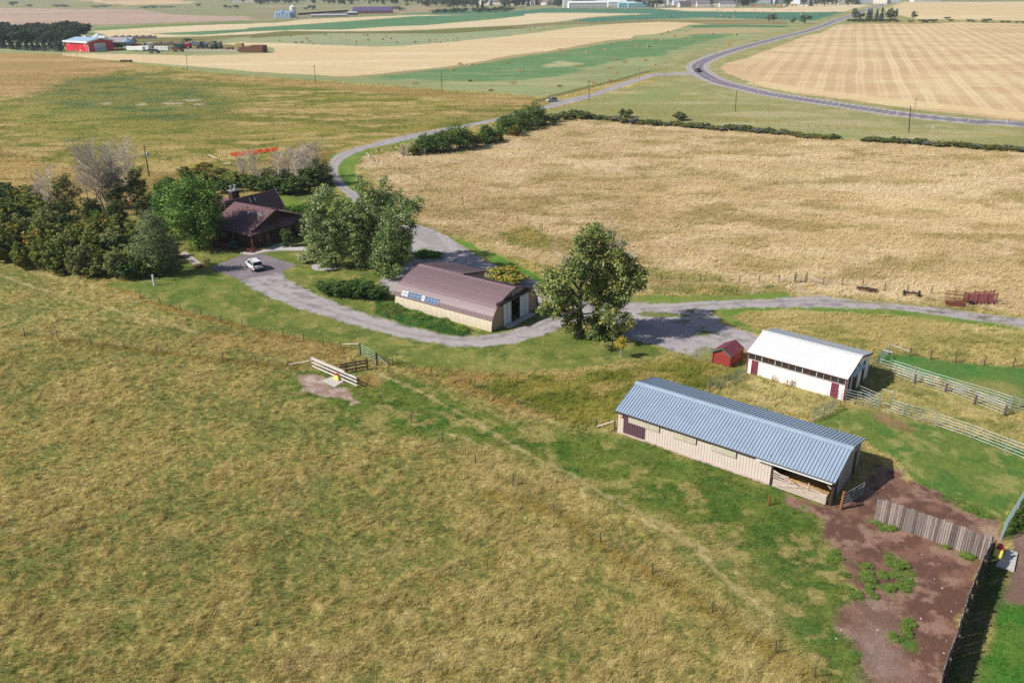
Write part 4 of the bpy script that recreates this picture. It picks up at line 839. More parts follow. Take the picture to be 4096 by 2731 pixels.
# ---- the house ------------------------------------------------------------
def house():
    O = np.array([-52.22, 154.83, 0]); rz = math.radians(-35.43)
    o = empty('farmhouse', O, rz, 'dark brown farmhouse with wine-brown shingled roofs, porch and chimney among the trees', 'house')
    Mr = mat('shingle_roof', (118, 90, 94), .85, .16, 2.2, .2, bump=.02)
    Mw = mat('dark_brown_siding', (74, 50, 44), .8, .18, 3, stretch=(.5, .5, 6))
    Mf = mat('brown_fascia', (96, 68, 64), .7, .1, 3)
    mb = MB()
    for A_, B_ in (((.2, -5.7), (10.3, -5.7)), ((10.3, -5.7), (10.3, 7.6)), ((10.3, 7.6), (.2, 7.6)), ((.2, 7.6), (.2, -5.7))):
        mb.slab([(*A_, 0), (*B_, 0), (*B_, 3.0), (*A_, 3.0)], .15)
    mb.slab([(9.9, -4.6, 3.0), (9.9, 7.0, 3.0), (9.9, 0.0, 5.85)], .12)
    mb.slab([(.2, 7.0, 3.0), (.2, -5.5, 3.0), (.2, 0, 5.85)], .12); mb.build('wall', Mw, o)
    mb = MB(); mb.slab([(-.6, -6.6, 2.95), (10.9, -6.6, 2.95), (11.12, 0, 6.1), (-.6, 0, 6.1)], .14); mb.build('main_roof', Mr, o)
    mb = MB(); mb.slab([(10.6, 8.9, 3.0), (-.6, 8.9, 3.0), (-.6, 0, 6.12), (11.12, 0, 6.12)], .14); mb.build('rear_roof', Mr, o)
    # skirt roof round the shaded gable
    mb = MB(); mb.slab([(10.9, -6.62, 2.94), (11.75, -6.6, 2.9), (10.55, 8.95, 2.9), (9.8, 6.9, 3.78), (9.8, -4.7, 3.86)], .12); mb.build('porch_roof', Mr, o)
    mb = MB()
    mb.bar((-.6, -6.62, 2.86), (11.75, -6.62, 2.86), .06, .18); mb.bar((11.76, -6.6, 2.84), (10.57, 8.95, 2.84), .06, .18)
    mb.bar((11.14, 0, 6.04), (10.2, -4.7, 3.82), .08, .2); mb.bar((11.14, 0, 6.04), (10.4, 5.0, 4.22), .08, .2); mb.build('fascia', Mf, o)
    # hipped bay roof
    mb = MB(); ap = (9.7, 1.2, 4.3); rg = (10.4, 2.4, 4.2); bl, bm, br, r2 = (10.4, -1.3, 3.05), (11.97, .3, 2.92), (11.9, 3.2, 2.92), (10.6, 4.5, 3.3)
    mb.slab([bl, bm, ap], .08); mb.slab([bm, br, rg, ap], .08); mb.slab([br, r2, rg], .08); mb.slab([r2, (9.6, 3, 4.1), ap, rg], .08); mb.build('bay_roof', Mr, o)
    mb = MB(); mb.prism([(10.32, -.6), (11.5, .5), (11.5, 2.9), (10.32, 3.8)], 0, 2.85); mb.build('bay_wall', Mw, o)
    # steep wing behind
    mb = MB(); mb.slab([(.75, -3.0, 3.05), (.75, 10.6, 3.05), (-1.6, 10.6, 6.35), (-1.6, -1.6, 6.35)], .14); mb.build('wing_roof', Mr, o)
    mb = MB(); mb.slab([(-3.95, 10.6, 3.05), (-3.95, -2.4, 3.05), (-1.6, -1.6, 6.35), (-1.6, 10.6, 6.35)], .14); mb.build('wing_roof', Mr, o)
    mb = MB(); mb.slab([(.5, 10.3, 0), (-3.7, 10.3, 0), (-3.7, 10.3, 3.1), (-1.6, 10.3, 6.1), (.5, 10.3, 3.1)], .15)
    mb.slab([(.5, 7.7, 0), (.5, 10.15, 0), (.5, 10.15, 3.1), (.5, 7.7, 3.1)], .12); mb.slab([(-3.7, 10.15, 0), (-3.7, -2.0, 0), (-3.7, -2.0, 3.1), (-3.7, 10.15, 3.1)], .12); mb.build('wing_wall', Mw, o)
    mb = MB(); mb.bar((-1.6, 10.68, 6.3), (.78, 10.68, 3.0), .05, .22); mb.build('bargeboard', mat('pale_bargeboard', (206, 200, 200)), o)
    mb = MB(); mb.slab([(-12.5, 2.0, 3.0), (-3.0, 2.0, 3.0), (-3.0, 5.0, 4.6), (-12.5, 5.0, 4.6)], .14); mb.slab([(-3.0, 8.0, 3.0), (-12.5, 8.0, 3.0), (-12.5, 5.0, 4.6), (-3.0, 5.0, 4.6)], .14); mb.build('side_roof', Mr, o)
    mb = MB(); mb.box((-7.8, 5, 1.5), (8.6, 5.4, 3.0)); mb.build('side_wall', Mw, o)
    # skylight, chimney with two flues, vents, dish
    mb = MB(); mb.slab([(-.62, 3.9, 5.14), (-.62, 4.9, 5.14), (-1.22, 4.9, 5.98), (-1.22, 3.9, 5.98)], .06); sk_ = mb.build('skylight', M_glass, o)
    mb = MB()
    for y in (3.85, 4.95): mb.bar((-.58, y, 5.16), (-1.18, y, 6.0), .1, .1)
    f = mb.build('frame', mat('skylight_frame', (150, 170, 160)), o); f.parent = sk_
    mb = MB(); mb.box((-3.3, 2.0, 5.2), (1.25, 1.6, 4.6)); ch = mb.build('chimney', mat('chimney_brown', (70, 46, 46), .8, .15, 4), o)
    mb = MB(); mb.box((-3.3, 2.0, 7.56), (1.55, 1.9, .12)); c2 = mb.build('chimney_cap', M_steel, o); c2.parent = ch
    for y in (1.5, 2.5):
        mb = MB(); mb.tube((-3.3, y, 7.62), (-3.3, y, 8.35), .17 if y < 2 else .22, None, 10); mb.tube((-3.3, y, 8.36), (-3.3, y, 8.55), .30, .26, 10)
        f = mb.build('flue_pipe', M_steel, o); f.parent = ch
    mb = MB(); mb.revolve([(0.02, 0), (.25, .03), (.42, .12), (.43, .13), (.25, .06), (.02, .03)], 14, (0, 0, 0)); d = mb.build('dish_antenna', mat('dish_grey', (200, 200, 204), .5), o, smooth=True)
    d.location = (9.6, -2.3, 5.55); d.rotation_euler = (math.radians(62), 0, math.radians(60))
    mb = MB(); mb.tube((0, 0, -.55), (0, 0, 0), .03); f = mb.build('dish_mast', M_steel, o); f.parent = d; f.rotation_euler = (math.radians(-50), 0, 0)
    mb = MB(); mb.slab([(5.6, -2.2, 5.2), (6.0, -2.2, 5.2), (6.0, -1.6, 5.48), (5.6, -1.6, 5.48)], .10); mb.build('roof_vent', M_white, o)
    mb = MB()
    for x in (9.2, 10.2): mb.box((x, 1.0, 5.95), (.7, .4, .3))
    mb.build('ridge_vent', M_trim, o)
    # porch posts, steps, windows
    for p in ((11.25, -6.1), (11.0, 5.2), (10.3, 8.5), (1.5, -6.3), (6.2, -6.3)):
        mb = MB(); mb.box((p[0], p[1], 1.4), (.2, .2, 2.8)); mb.build('porch_post', mat('cedar_post', (140, 92, 66), .8, .2, 3), o)
    mb = MB(); mb.box((11.2, -6.3, .10), (2.4, 2.0, .2)); mb.box((11.0, -6.1, .28), (1.7, 1.4, .16)); mb.build('porch_step', mat('red_brown_step', (134, 76, 66), .8, .2, 3), o)
    for c_, d_ in (((10.33, -3.6, 1.6), (.06, .9, 1.3)), ((10.33, 5.4, 1.5), (.06, 1.4, 1.5)), ((11.53, 1.8, 1.5), (.06, 1.6, 1.7)), ((7.5, -5.74, 1.6), (1.4, .06, 1.2)), ((3.0, -5.74, 1.6), (1.6, .06, 1.2))):
        mb = MB(); mb.box(c_, d_); wv = mb.build('window', mat('dim_window', (92, 84, 80), .2, .2, 2, .5), o)
        mb = MB(); ax = 1 if d_[0] < .1 else 0
        for s in (-1, 1):
            q = [d_[0]+.03, d_[1]+.03, .07]; q[ax] = d_[ax]+.14; mb.box((c_[0], c_[1], c_[2]+s*(d_[2]/2+.03)), q)
            q = [d_[0]+.03, d_[1]+.03, d_[2]-.01]; q[ax] = .07; cc = list(c_); cc[ax] += s*(d_[ax]/2+.035); mb.box(cc, q)
        f = mb.build('frame', mat('cedar_post', (140, 92, 66)), o); f.parent = wv
    mb = MB(); mb.box((10.36, -.9 -1.0, 1.05), (.08, .95, 2.1)); mb.build('door', mat('brown_door', (128, 96, 80), .6), o)
    # deck on the shaded left side with balustrade
    mb = MB(); mb.box((3.6, -7.4, .28), (7.4, 2.6, .12)); dk = mb.build('deck', mat('deck_red', (128, 76, 62), .8, .2, 3), o)
    mb = MB()
    for x in np.arange(0, 7.3, .9): mb.box((x, -8.65, .8), (.08, .08, 1.0))
    for z in (.75, 1.3): mb.bar((-.1, -8.65, z), (7.3, -8.65, z), .07, .09)
    f = mb.build('balustrade', mat('deck_red', (128, 76, 62)), o); f.parent = dk
house()
# ---- concrete walk and patio at the house ----------------------------
def flat(name, pts, z0, z1, m, kind='structure', label=None, cat=None):
    P = GP(pts); mb = MB(); mb.prism([tuple(p) for p in P], z0, z1); o = mb.build(name, m)
    if kind: o['kind'] = kind
    return tag(o, label, cat)
w1 = [tuple(p) for p in smooth(px('h', (690, 1330), (900, 1296), (1100, 1275), (1430, 1165), (1560, 1160)), 4)]+[tuple(p) for p in smooth(px('h', (1620, 1215), (1960, 1222), (1970, 1282), (1500, 1282), (1300, 1290), (1080, 1335), (960, 1366), (830, 1360), (700, 1338)), 4)]
flat('concrete_path', w1, -.02, .05, M_concrete)
flat('patio', px('h', (1800, 780), (1960, 745), (2080, 790), (2060, 850), (1960, 900), (1830, 890)), -.02, .05, M_concrete)
flat('garden_path', px('c5', (1730, 1290), (1790, 1265), (1860, 1320), (1940, 1380), (1930, 1420), (1880, 1400), (1800, 1350)), -.02, .04, mat('pink_gravel', (196, 180, 172), .9, .15, 3))
flat('gravel_bed', [tuple(p) for p in smooth(px('c6', (1075, 1410), (1110, 1395), (1250, 1400), (1340, 1420), (1260, 1448), (1150, 1455), (1085, 1435), (1075, 1410)), 4)], -.02, .05, mat('pale_stones', (190, 182, 180), .9, .25, 4, bump=.03))
# ================================================================== TREES AND SHRUBS
LEAF = attr_mat('leaf', .48, .4, noise=((.8, .16, (1, 1, 1)),), transl=.24)
LEAFM = attr_mat('matte_leaf', .75, .12, noise=((.8, .18, (1, 1, 1)),), transl=.16)
NEEDLE = attr_mat('needle', .7, .25, noise=((.8, .16, (1, 1, 1)),), transl=.08)
M_bark = mat('bark', (112, 100, 88), .95, .3, 4, .1, stretch=(3, 3, .6), bump=.02)
M_pale_bark = mat('pale_bark', (206, 200, 188), .9, .2, 5, .15, stretch=(1, 1, 4))
M_dead = mat('dead_branch', (228, 214, 196), .9, .15, 5, .15)
M_deadgrey = mat('dead_branch_grey', (200, 188, 176), .9, .15, 5, .15)
def leaves(centers, rad, per, size, cols, r_, flat=.75, name='crown', mt=None, wts=None, aspect=.62, up=.35, cvar=.16):
    "mesh of many small leaf faces grouped in clumps"
    Cn = np.repeat(np.asarray(centers, float), per, 0); n = len(Cn); rr = np.repeat(np.broadcast_to(rad, len(centers)), per)
    d = r_.normal(size=(n, 3)); d /= np.linalg.norm(d, axis=1)[:, None]
    q = r_.random(n)**.45
    Pp = Cn+d*(q*rr)[:, None]*np.array([1, 1, flat])
    nrm = d*.7+r_.normal(size=(n, 3))*.6; nrm[:, 2] += up; nrm /= np.linalg.norm(nrm, axis=1)[:, None]
    t = np.cross(nrm, r_.normal(size=(n, 3))); t /= np.linalg.norm(t, axis=1)[:, None]; b = np.cross(nrm, t)
    s = size*(.6+.8*r_.random(n))[:, None]
    V = np.stack([Pp-t*s, Pp+b*s*aspect+nrm*s*.15, Pp+t*s, Pp-b*s*aspect+nrm*s*.15], 1).reshape(-1, 3)
    F = np.arange(4*n).reshape(n, 4)
    cols = [A(*c) for c in cols]; k = len(cols)
    wts = np.array(wts if wts else [1]*k, float); wts /= wts.sum()
    ci = np.repeat(r_.choice(k, len(centers), p=wts), per); mix = r_.random(n) < .2; ci = np.where(mix, r_.choice(k, n, p=wts), ci)
    cc = 1.42*np.array(cols)[ci]*(1+cvar*(r_.random(n)*2-1))[:, None]*(1+.14*np.repeat(r_.random(len(centers))*2-1, per))[:, None]
    return np_mesh(name, V, F, mt or LEAFM, np.repeat(np.clip(cc, .004, .8), 4, 0))
def branch(mb, p, d, L_, r, depth, r_, spread=.55, kids=(2, 4), up=.12, n=5, tips=None, minr=.008, curve=.18):
    segs = 3 if depth > 0 else 2; pts = [Vector(p)]; dd = Vector(d).normalized()
    for i in range(segs):
        dd = (dd+Vector(r_.normal(size=3))*curve*.5+Vector((0, 0, up))*.4).normalized(); pts.append(pts[-1]+dd*(L_/segs))
    for i in range(segs):
        mb.tube(pts[i], pts[i+1], max(minr, r*(1-.55*i/segs)), max(minr, r*(1-.55*(i+1)/segs)), n if depth > 1 else 3, caps=False)
    if tips is not None and depth <= 1: tips.append(tuple(pts[-1])); tips.append(tuple(pts[-2]))
    if depth == 0: return
    for k in range(r_.integers(kids[0], kids[1]+1)):
        i = r_.integers(1, segs+1); t = r_.random(); q = pts[i-1].lerp(pts[i], t) if i < segs else pts[i-1].lerp(pts[i], .4+.6*t)
        nd_ = (dd+Vector(r_.normal(size=3))*spread).normalized()
        branch(mb, q, nd_, L_*(.5+.25*r_.random()), r*.5, depth-1, r_, spread, kids, up, n, tips, minr, curve)
def blob_clumps(blobs, n, r_, inner=.5, gap=.12):
    "clump centres spread through a set of ellipsoids (x,y,z,rx,ry,rz), denser near their surface"
    vol = np.array([b[3]*b[4]*b[5] for b in blobs])**.75; vol /= vol.sum(); out = []
    for b, m in zip(blobs, (vol*n).astype(int)+1):
        d = r_.normal(size=(m, 3)); d /= np.linalg.norm(d, axis=1)[:, None]
        q = inner+(1-inner)*r_.random(m)**.7
        out.append(np.array(b[:3])+d*q[:, None]*np.array(b[3:]))
    P = np.vstack(out); return P[r_.random(len(P)) > gap]
def make_tree(name, label, cat, loc, h, wd, cols, wts=None, seed=1, trunk_h=.25, tr=.25, lobes=9, clumps=190, per=34, leaf=.17, group=None, taper=.8, bark=None, multi=1, drop=.0, gap=.14, dead=0, lean=0, cr=1.0):
    r_ = np.random.default_rng(seed)
    o = empty(name, loc, 0, label, cat, group)
    R = wd/2; zc = h*(trunk_h+1)/2; blobs = []
    blobs.append((0, 0, zc, R*.62, R*.62, h*(1-trunk_h)/2*.85))
    for i in range(lobes):
        a = 2.4*i+r_.random()*.8; v = (i+.5)/lobes; z = h*(trunk_h+.06+(1-trunk_h)*.86*v)
        prof = math.sin(math.pi*(.14+.80*v**taper))**.75
        rad = R*prof*(.62+.12*r_.random()); s = R*(.40+.16*r_.random())*(.55+.5*prof)
        blobs.append((rad*math.cos(a)*.8+lean*v, rad*math.sin(a)*.8, z, s, s, s*(.85+.2*r_.random())))
    cl = blob_clumps(blobs, clumps, r_, .45, gap)
    if drop: cl[:, 2] -= drop*np.hypot(cl[:, 0], cl[:, 1])/R*h*.2
    cl[:, 2] = np.maximum(cl[:, 2], h*trunk_h*.45)
    mb = MB()
    for m in range(multi):
        ang = 2.1*m; off = .0 if multi == 1 else tr*1.3
        b0 = Vector((off*math.cos(ang), off*math.sin(ang), -.1)); t1 = Vector((off*2*math.cos(ang), off*2*math.sin(ang), h*trunk_h*1.2)); t2 = Vector((lean*.6+off*3*math.cos(ang), off*3*math.sin(ang), h*.72))
        mb.tube(b0, b0+(t1-b0)*.15, tr*1.35, tr*1.02, 9, caps=False); mb.tube(b0+(t1-b0)*.15, t1, tr*1.02, tr*.75, 9, caps=False); mb.tube(t1, t2, tr*.75, tr*.22, 7, caps=False)
        for b in blobs[1:]:
            f = min(.95, max(.05, (b[2]*.75-h*trunk_h*1.2)/(h*.72-h*trunk_h*1.2))) if h > 0 else .5
            q = t1.lerp(t2, f); mb.tube(q, Vector(b[:3]), tr*.38*(1-f*.5), tr*.08, 5, caps=False)
            for _ in range(3):
                e = Vector(b[:3])+Vector(r_.normal(size=3))*b[3]*.7; mb.tube(Vector(b[:3]).lerp(q, .3), e, tr*.12, .015, 4, caps=False)
    tr_o = mb.build('trunk', bark or M_bark, o)
    me = leaves(cl, (R*.17+.22)*cr*(.75+.5*r_.random(len(cl))), per, leaf, cols, r_, wts=wts); mesh_obj('crown', me, o)
    if dead:
        mb = MB()
        for i in range(dead):
            a = r_.random()*6.28; branch(mb, (R*.25*math.cos(a)+lean*.5, R*.25*math.sin(a), h*(.55+.1*r_.random())), (math.cos(a)*.45+.25, math.sin(a)*.45, 1), h*.27, .06, 3, r_, .5, (3, 5), .1, 4, None, .014)
        mb.build('dead_branches', M_dead, o)
    return o
def dead_tree(name, label, loc, h, seed, stems=2, mt=None, depth=4, group=None, spread=.42, cat='dead tree', kids=(3, 5), minr=.012, r0=.16):
    r_ = np.random.default_rng(seed); o = empty(name, loc, 0, label, cat, group); mb = MB(); tw = MB()
    for s in range(stems):
        a = r_.random()*6.28; b = Vector((.3*s*math.cos(a), .3*s*math.sin(a), -.1)); top = b+Vector((r_.normal()*.12*h, r_.normal()*.08*h, h*(.8+.2*r_.random())))
        pts = [b.lerp(top, t)+Vector(r_.normal(size=3))*.02*h*(t > 0) for t in (0, .2, .4, .6, .8, 1)]
        for i in range(5): mb.tube(pts[i], pts[i+1], r0*(1-i*.17), r0*(1-(i+1)*.17), 7, caps=False)
        for k in range(int(10*max(1, h/7))):
            t = .18+.8*r_.random(); i = min(4, int(t*5)); q = pts[i].lerp(pts[i+1], t*5-i); an = r_.random()*6.28
            branch(tw, q, (math.cos(an)*.75, math.sin(an)*.75, .75), h*(.36-.22*t), r0*.33, depth-2, r_, spread, kids, .12, 4, None, minr)
    mb.build('trunk', mt or M_dead, o); tw.build('branches', mt or M_dead, o); return o
def shrub_mesh(seed, w, h, cols, wts=None, clumps=60, per=34, leaf=.12, cr=.30, name='foliage', inner=.5, gap=.1, spiky=0.0):
    r_ = np.random.default_rng(seed); bl = [(0, 0, h*.45, w*.4, w*.4, h*.42)]
    for i in range(6):
        a = i*1.05+r_.random()*.6; s = w*(.20+.10*r_.random()); bl.append((w*.27*math.cos(a), w*.27*math.sin(a), h*(.3+.32*r_.random()), s, s, h*(.22+.12*r_.random())))
    cl = blob_clumps(bl, clumps, r_, inner, gap); cl[:, 2] = np.clip(cl[:, 2], .12, h)
    if spiky: cl[:, 2] += (r_.random(len(cl))**3)*spiky
    rd = cr*min(w, h*1.3)*.5*(.7+.6*r_.random(len(cl)))
    return leaves(cl, rd, per, leaf, cols, r_, wts=wts, name=name)
def stem_mesh(seed, w, h, n=9):
    r_ = np.random.default_rng(seed); mb = MB()
    for i in range(n):
        a = r_.random()*6.28; q = w*.36*r_.random()
        mb.tube((.12*math.cos(a), .12*math.sin(a), -.05), (q*math.cos(a), q*math.sin(a), h*(.5+.35*r_.random())), .035, .012, 4, caps=False)
    me = bpy.data.meshes.new('stem'); me.from_pydata(mb.v, [], mb.f); me.materials.append(M_bark); return me
_SH = {}
def shrub(key, name, loc, w, h, label, group=None, cat='shrub', rz=None, **kw):
    "place a shrub; meshes are shared between look-alikes and scaled"
    if key not in _SH: _SH[key] = (shrub_mesh(kw.pop('seed', len(_SH)+3), 2.0, 2.0, **kw), stem_mesh(len(_SH)+50, 2.0, 2.0))
    fo, st = _SH[key]
    o = empty(name, loc, random.random()*6.28 if rz is None else rz, label, cat, group); o.scale = (w/2, w/2, h/2)
    mesh_obj('foliage', fo, o); mesh_obj('stem', st, o); return o
def tloc(pxb): return U(*pxb)
def size_from(pxb, top_y, wpx):
    return HT(pxb[0], pxb[1], top_y), WM(pxb[0], pxb[1], wpx)
BR = [(116, 146, 72), (98, 128, 58), (82, 110, 50)]; POP = [(118, 132, 84), (96, 114, 66), (140, 150, 104), (82, 98, 54)]
# -- around the house
b = px('P', (796, 992))[0]; h, w_ = size_from(b, 722, 250)
make_tree('maple_tree', 'round bright green tree beside the parking pad, in front of the house', 'tree', U(*b), h, w_, BR, seed=3, trunk_h=.12, tr=.2, lobes=15, clumps=560, per=44, leaf=.18, gap=.03, taper=.9, cr=1.15)
b = (690, 905); h, w_ = size_from(b, 712, 150)
make_tree('maple_tree', 'darker green rounded tree just behind the bright round tree', 'tree', U(*b), h, w_, [(82, 120, 58), (72, 108, 52), (96, 132, 64)], seed=4, trunk_h=.1, tr=.18, lobes=12, clumps=340, per=40, leaf=.17, gap=.04, cr=1.1)
b = px('c5', (1545, 1495))[0]; h, w_ = size_from(b, 842, 180)
make_tree('birch_tree', 'drooping grey-green birch with a white trunk on the lawn left of the pad', 'tree', U(*b), h, w_*.95, [(124, 136, 92), (104, 120, 74), (140, 150, 110)], seed=8, trunk_h=.22, tr=.13, lobes=11, clumps=320, per=40, leaf=.12, gap=.1, drop=.7, bark=M_pale_bark, taper=.7)
def crown_tree(name, label, base, tag_, blobs, cols, wts, seed, stems, clumps=520, per=36, leaf=.16, group=None, gap=.12, dead=(), depth=.8, bark=None, inner=.35, forks=3):
    "tree whose crown is a set of lobes surveyed from the photograph, each given its own depth"
    q = np.random.default_rng(seed); B = U(*base); m = float((B-CAM)@_fw)/FPX; s_ = CR[tag_][0]; o = empty(name, B, 0, label, 'tree', group); bl = []
    W2 = max(abs(px(tag_, b[:2])[0][0]-base[0]) for b in blobs)*m
    for cx, cy, r in blobs:
        a, b = px(tag_, (cx, cy))[0]; x = (a-base[0])*m; z = max(.3, (base[1]-b)*m/.93); R = r*s_*m
        y = q.normal()*W2*.42*depth*(1-.5*abs(x)/W2); bl.append((x, y, z, R, R*1.05, R*.95))
        if q.random() < .8: bl.append((x*.7+q.normal()*.4, -y*.9+q.normal()*.5, z*(.93+.1*q.random()), R*.9, R*.9, R*.85))
    cl = blob_clumps(bl, clumps, q, inner, gap); cl[:, 2] = np.maximum(cl[:, 2], .35)
    mb = MB(); H_ = max(b[2] for b in bl)
    ends = []
    for sx, sy, r0 in stems:
        p0 = Vector((sx, sy, -.1)); p1 = Vector((sx*1.1, sy*1.1, H_*.22)); p2 = Vector((sx*1.6, sy*1.3, H_*.5)); p3 = Vector((sx*1.5, sy*1.5, H_*.8))
        mb.tube(p0, p0.lerp(p1, .2), r0*1.4, r0, 9, caps=False); mb.tube(p0.lerp(p1, .2), p1, r0, r0*.8, 9, caps=False); mb.tube(p1, p2, r0*.8, r0*.5, 8, caps=False); mb.tube(p2, p3, r0*.5, r0*.15, 6, caps=False); ends.append((p1, p2, p3, r0))
    for b in bl:
        P_ = Vector(b[:3]); e = min(ends, key=lambda t: (t[1]-P_).length); t_ = P_.z*.7
        q_ = e[0].lerp(e[1], max(0, min(1, (t_-e[0].z)/max(.1, e[1].z-e[0].z)))) if t_ < e[1].z else e[1].lerp(e[2], min(1, (t_-e[1].z)/max(.1, e[2].z-e[1].z)))
        md = q_.lerp(P_, .5)+Vector((0, 0, .25)); mb.tube(q_, md, e[3]*.34, e[3]*.2, 5, caps=False); mb.tube(md, P_, e[3]*.2, .03, 5, caps=False)
        for _ in range(forks):
            g = P_+Vector(q.normal(size=3))*b[3]*.75; mb.tube(md.lerp(P_, .6), g, .035, .012, 3, caps=False)
    mb.build('trunk', bark or M_bark, o)
    mesh_obj('crown', leaves(cl, (.5+.5*q.random(len(cl))), per, leaf, cols, q, wts=wts, mt=LEAF), o)
    if dead:
        mb = MB()
        for cx, cy, dx, dz, L_ in dead:
            a, b = px(tag_, (cx, cy))[0]; branch(mb, ((a-base[0])*m, -.8, (base[1]-b)*m/.93), (dx, -.25, dz), L_*.8, .06, 3, q, .34, (3, 5), .02, 4, None, .014, .06)
        mb.build('dead_branches', M_dead, o)
    return o
CR['ct'] = (540/1693, 2080, 900)
PB = (((1335, 1072), [(1200, 850, 110), (1300, 760, 90), (1130, 960, 100), (1250, 1020, 140), (1120, 1120, 110), (1250, 1200, 130), (1100, 1290, 75), (1380, 1120, 130), (1350, 1300, 110), (1420, 900, 120), (1480, 1020, 130), (1180, 1360, 70)], 'broad poplar with silvery leaves, left of three in front of the house', 21, (4, 3, 2.5, 1.5)),
      ((1478, 1062), [(1640, 660, 70), (1700, 720, 100), (1850, 690, 90), (1780, 820, 140), (1650, 850, 110), (1900, 800, 110), (1600, 1000, 140), (1750, 1000, 150), (1560, 1150, 130), (1680, 1180, 150), (1500, 1290, 110), (1620, 1320, 110), (1540, 820, 80)], 'tallest poplar, in the middle of the three in front of the house', 22, (4, 3, 1.6, 2.5)),
      ((1555, 1096), [(1930, 960, 130), (2050, 930, 90), (2100, 870, 80), (2140, 830, 60), (1950, 1120, 140), (1850, 1200, 150), (2030, 1050, 90), (1800, 1330, 140), (1950, 1280, 110), (1720, 1400, 100), (1880, 1390, 90), (1980, 1180, 90)], 'darker poplar, right of three, next to the gravel yard', 23, (2.5, 4, 1, 3)))
for b, bl, lb, sd_, wt in PB:
    crown_tree('poplar_tree', lb, b, 'c6', bl, [(132, 148, 88), (106, 128, 66), (160, 172, 122), (88, 108, 56)], wt, sd_, ((-.35, 0, .24), (.4, .3, .2)), clumps=620, group='three poplars between house and arched barn', leaf=.15, dead=() if sd_ != 22 else ((1700, 900, .3, 1, 2.5),))
CTB = [(860, 130, 120), (790, 300, 150), (1010, 330, 170), (1180, 330, 110), (700, 520, 190), (950, 520, 190), (1250, 520, 170), (1420, 610, 120), (420, 700, 140), (330, 850, 130), (350, 1000, 115), (540, 900, 140), (900, 720, 170), (1200, 760, 170), (1400, 740, 100), (1010, 900, 140), (1200, 950, 165), (1290, 1110, 110), (590, 1090, 85), (560, 1210, 55), (1000, 1200, 95), (950, 1340, 100), (1200, 1270, 100), (900, 1440, 65), (1060, 1020, 120), (620, 1270, 75), (830, 1290, 90), (860, 1190, 90), (1100, 1380, 85), (1180, 1380, 80), (520, 600, 80), (1470, 760, 70), (440, 1080, 80)]
crown_tree('cottonwood_tree', 'large old cottonwood with dead top branches right of the arched barn', px('q', (1745, 785))[0], 'ct', CTB, [(132, 144, 80), (114, 130, 66), (154, 160, 100), (92, 110, 56), (166, 160, 80), (186, 160, 100)], (5, 5, 2.4, 3.5, 1.5, .8), 31, ((0, 0, .42), (2.2, 1.2, .3)), clumps=1150, per=40, leaf=.16, gap=.05, dead=((1130, 420, .45, .9, 3.0), (1180, 480, .6, .8, 3.0), (1060, 330, .15, 1, 2.6), (560, 600, -.15, 1, 3.4), (600, 640, -.4, 1, 2.6), (740, 1080, -.3, .3, 1.8), (700, 1040, .2, .5, 1.5)), inner=.3, forks=5)
b = px('q', (2098, 965))[0]; h, w_ = size_from(b, 1349, 46)
make_tree('young_tree', 'young yellow-green sapling with a thin pale trunk under the cottonwood', 'tree', U(*b), h, w_, [(176, 168, 62), (150, 150, 58), (190, 150, 62)], seed=5, trunk_h=.38, tr=.05, lobes=6, clumps=60, per=26, leaf=.07, gap=.05, bark=M_pale_bark)
YEL = dict(wts=(1.5, 3, 3, 1), cols=[(168, 154, 66), (138, 138, 62), (116, 124, 58), (180, 156, 66)], clumps=90, per=44, leaf=.075, seed=7)
b = (2020, 1138)
shrub('yel', 'caragana_shrub', U(b[0], b[1]), WM(*b, 170), 3.3, 'large yellowing shrub behind the arched barn', **YEL)
DK = dict(cols=[(70, 98, 46), (58, 84, 42), (84, 110, 52)], clumps=90, per=40, leaf=.08, seed=9)
for x, y, w_, h, lb in ((1318, 1178, 90, 2.2, 'first dark green shrub at the left end of the row beside the arched barn'), (1388, 1185, 110, 2.6, 'second dark green shrub in the row left of the arched barn'), (1452, 1190, 110, 2.7, 'third dark green shrub in the row left of the arched barn'), (1512, 1198, 90, 2.4, 'dark green shrub touching the corner of the arched barn')):
    shrub('dk', 'lilac_shrub', U(x, y), WM(x, y, w_), h, lb, 'dark shrubs left of the arched barn', **DK)
JU = dict(cols=[(112, 146, 58), (90, 126, 48), (128, 158, 70)], clumps=80, per=44, leaf=.07, seed=12)
for x, y, w_, lb in ((1690, 1022, 90, 'low spreading bright green juniper beside the gravel yard'), (1738, 1028, 70, 'smaller low green juniper at the edge of the gravel yard')):
    shrub('ju', 'juniper_shrub', U(x, y), WM(x, y, w_), 1.1, lb, 'low junipers by the gravel yard', **JU)
shrub('pal', 'silver_shrub', U(1222, 1052), WM(1222, 1052, 60), 2.0, 'pale grey-green shrub at the foot of the poplars', cols=[(176, 178, 132), (152, 158, 112), (190, 190, 150)], clumps=70, per=40, leaf=.075, seed=14)
shrub('ced', 'cedar_shrub', U(1152, 986), WM(1152, 986, 46), 3.6, 'tall narrow cedar beside the house entrance', cols=[(88, 108, 58), (76, 96, 50), (104, 120, 68)], clumps=110, per=40, leaf=.07, seed=15)
shrub('spr', 'blue_spruce_shrub', U(935, 995), WM(935, 995, 50), 1.7, 'rounded blue-grey spruce shrub at the house porch', cols=[(92, 110, 110), (80, 98, 98)], clumps=90, per=40, leaf=.06, seed=16)
shrub('pur', 'plum_shrub', U(686, 1032), WM(686, 1032, 70), 3.2, 'dark purplish shrub beside the birch', cols=[(104, 92, 88), (86, 84, 72), (116, 104, 92)], clumps=80, per=38, leaf=.08, seed=17)
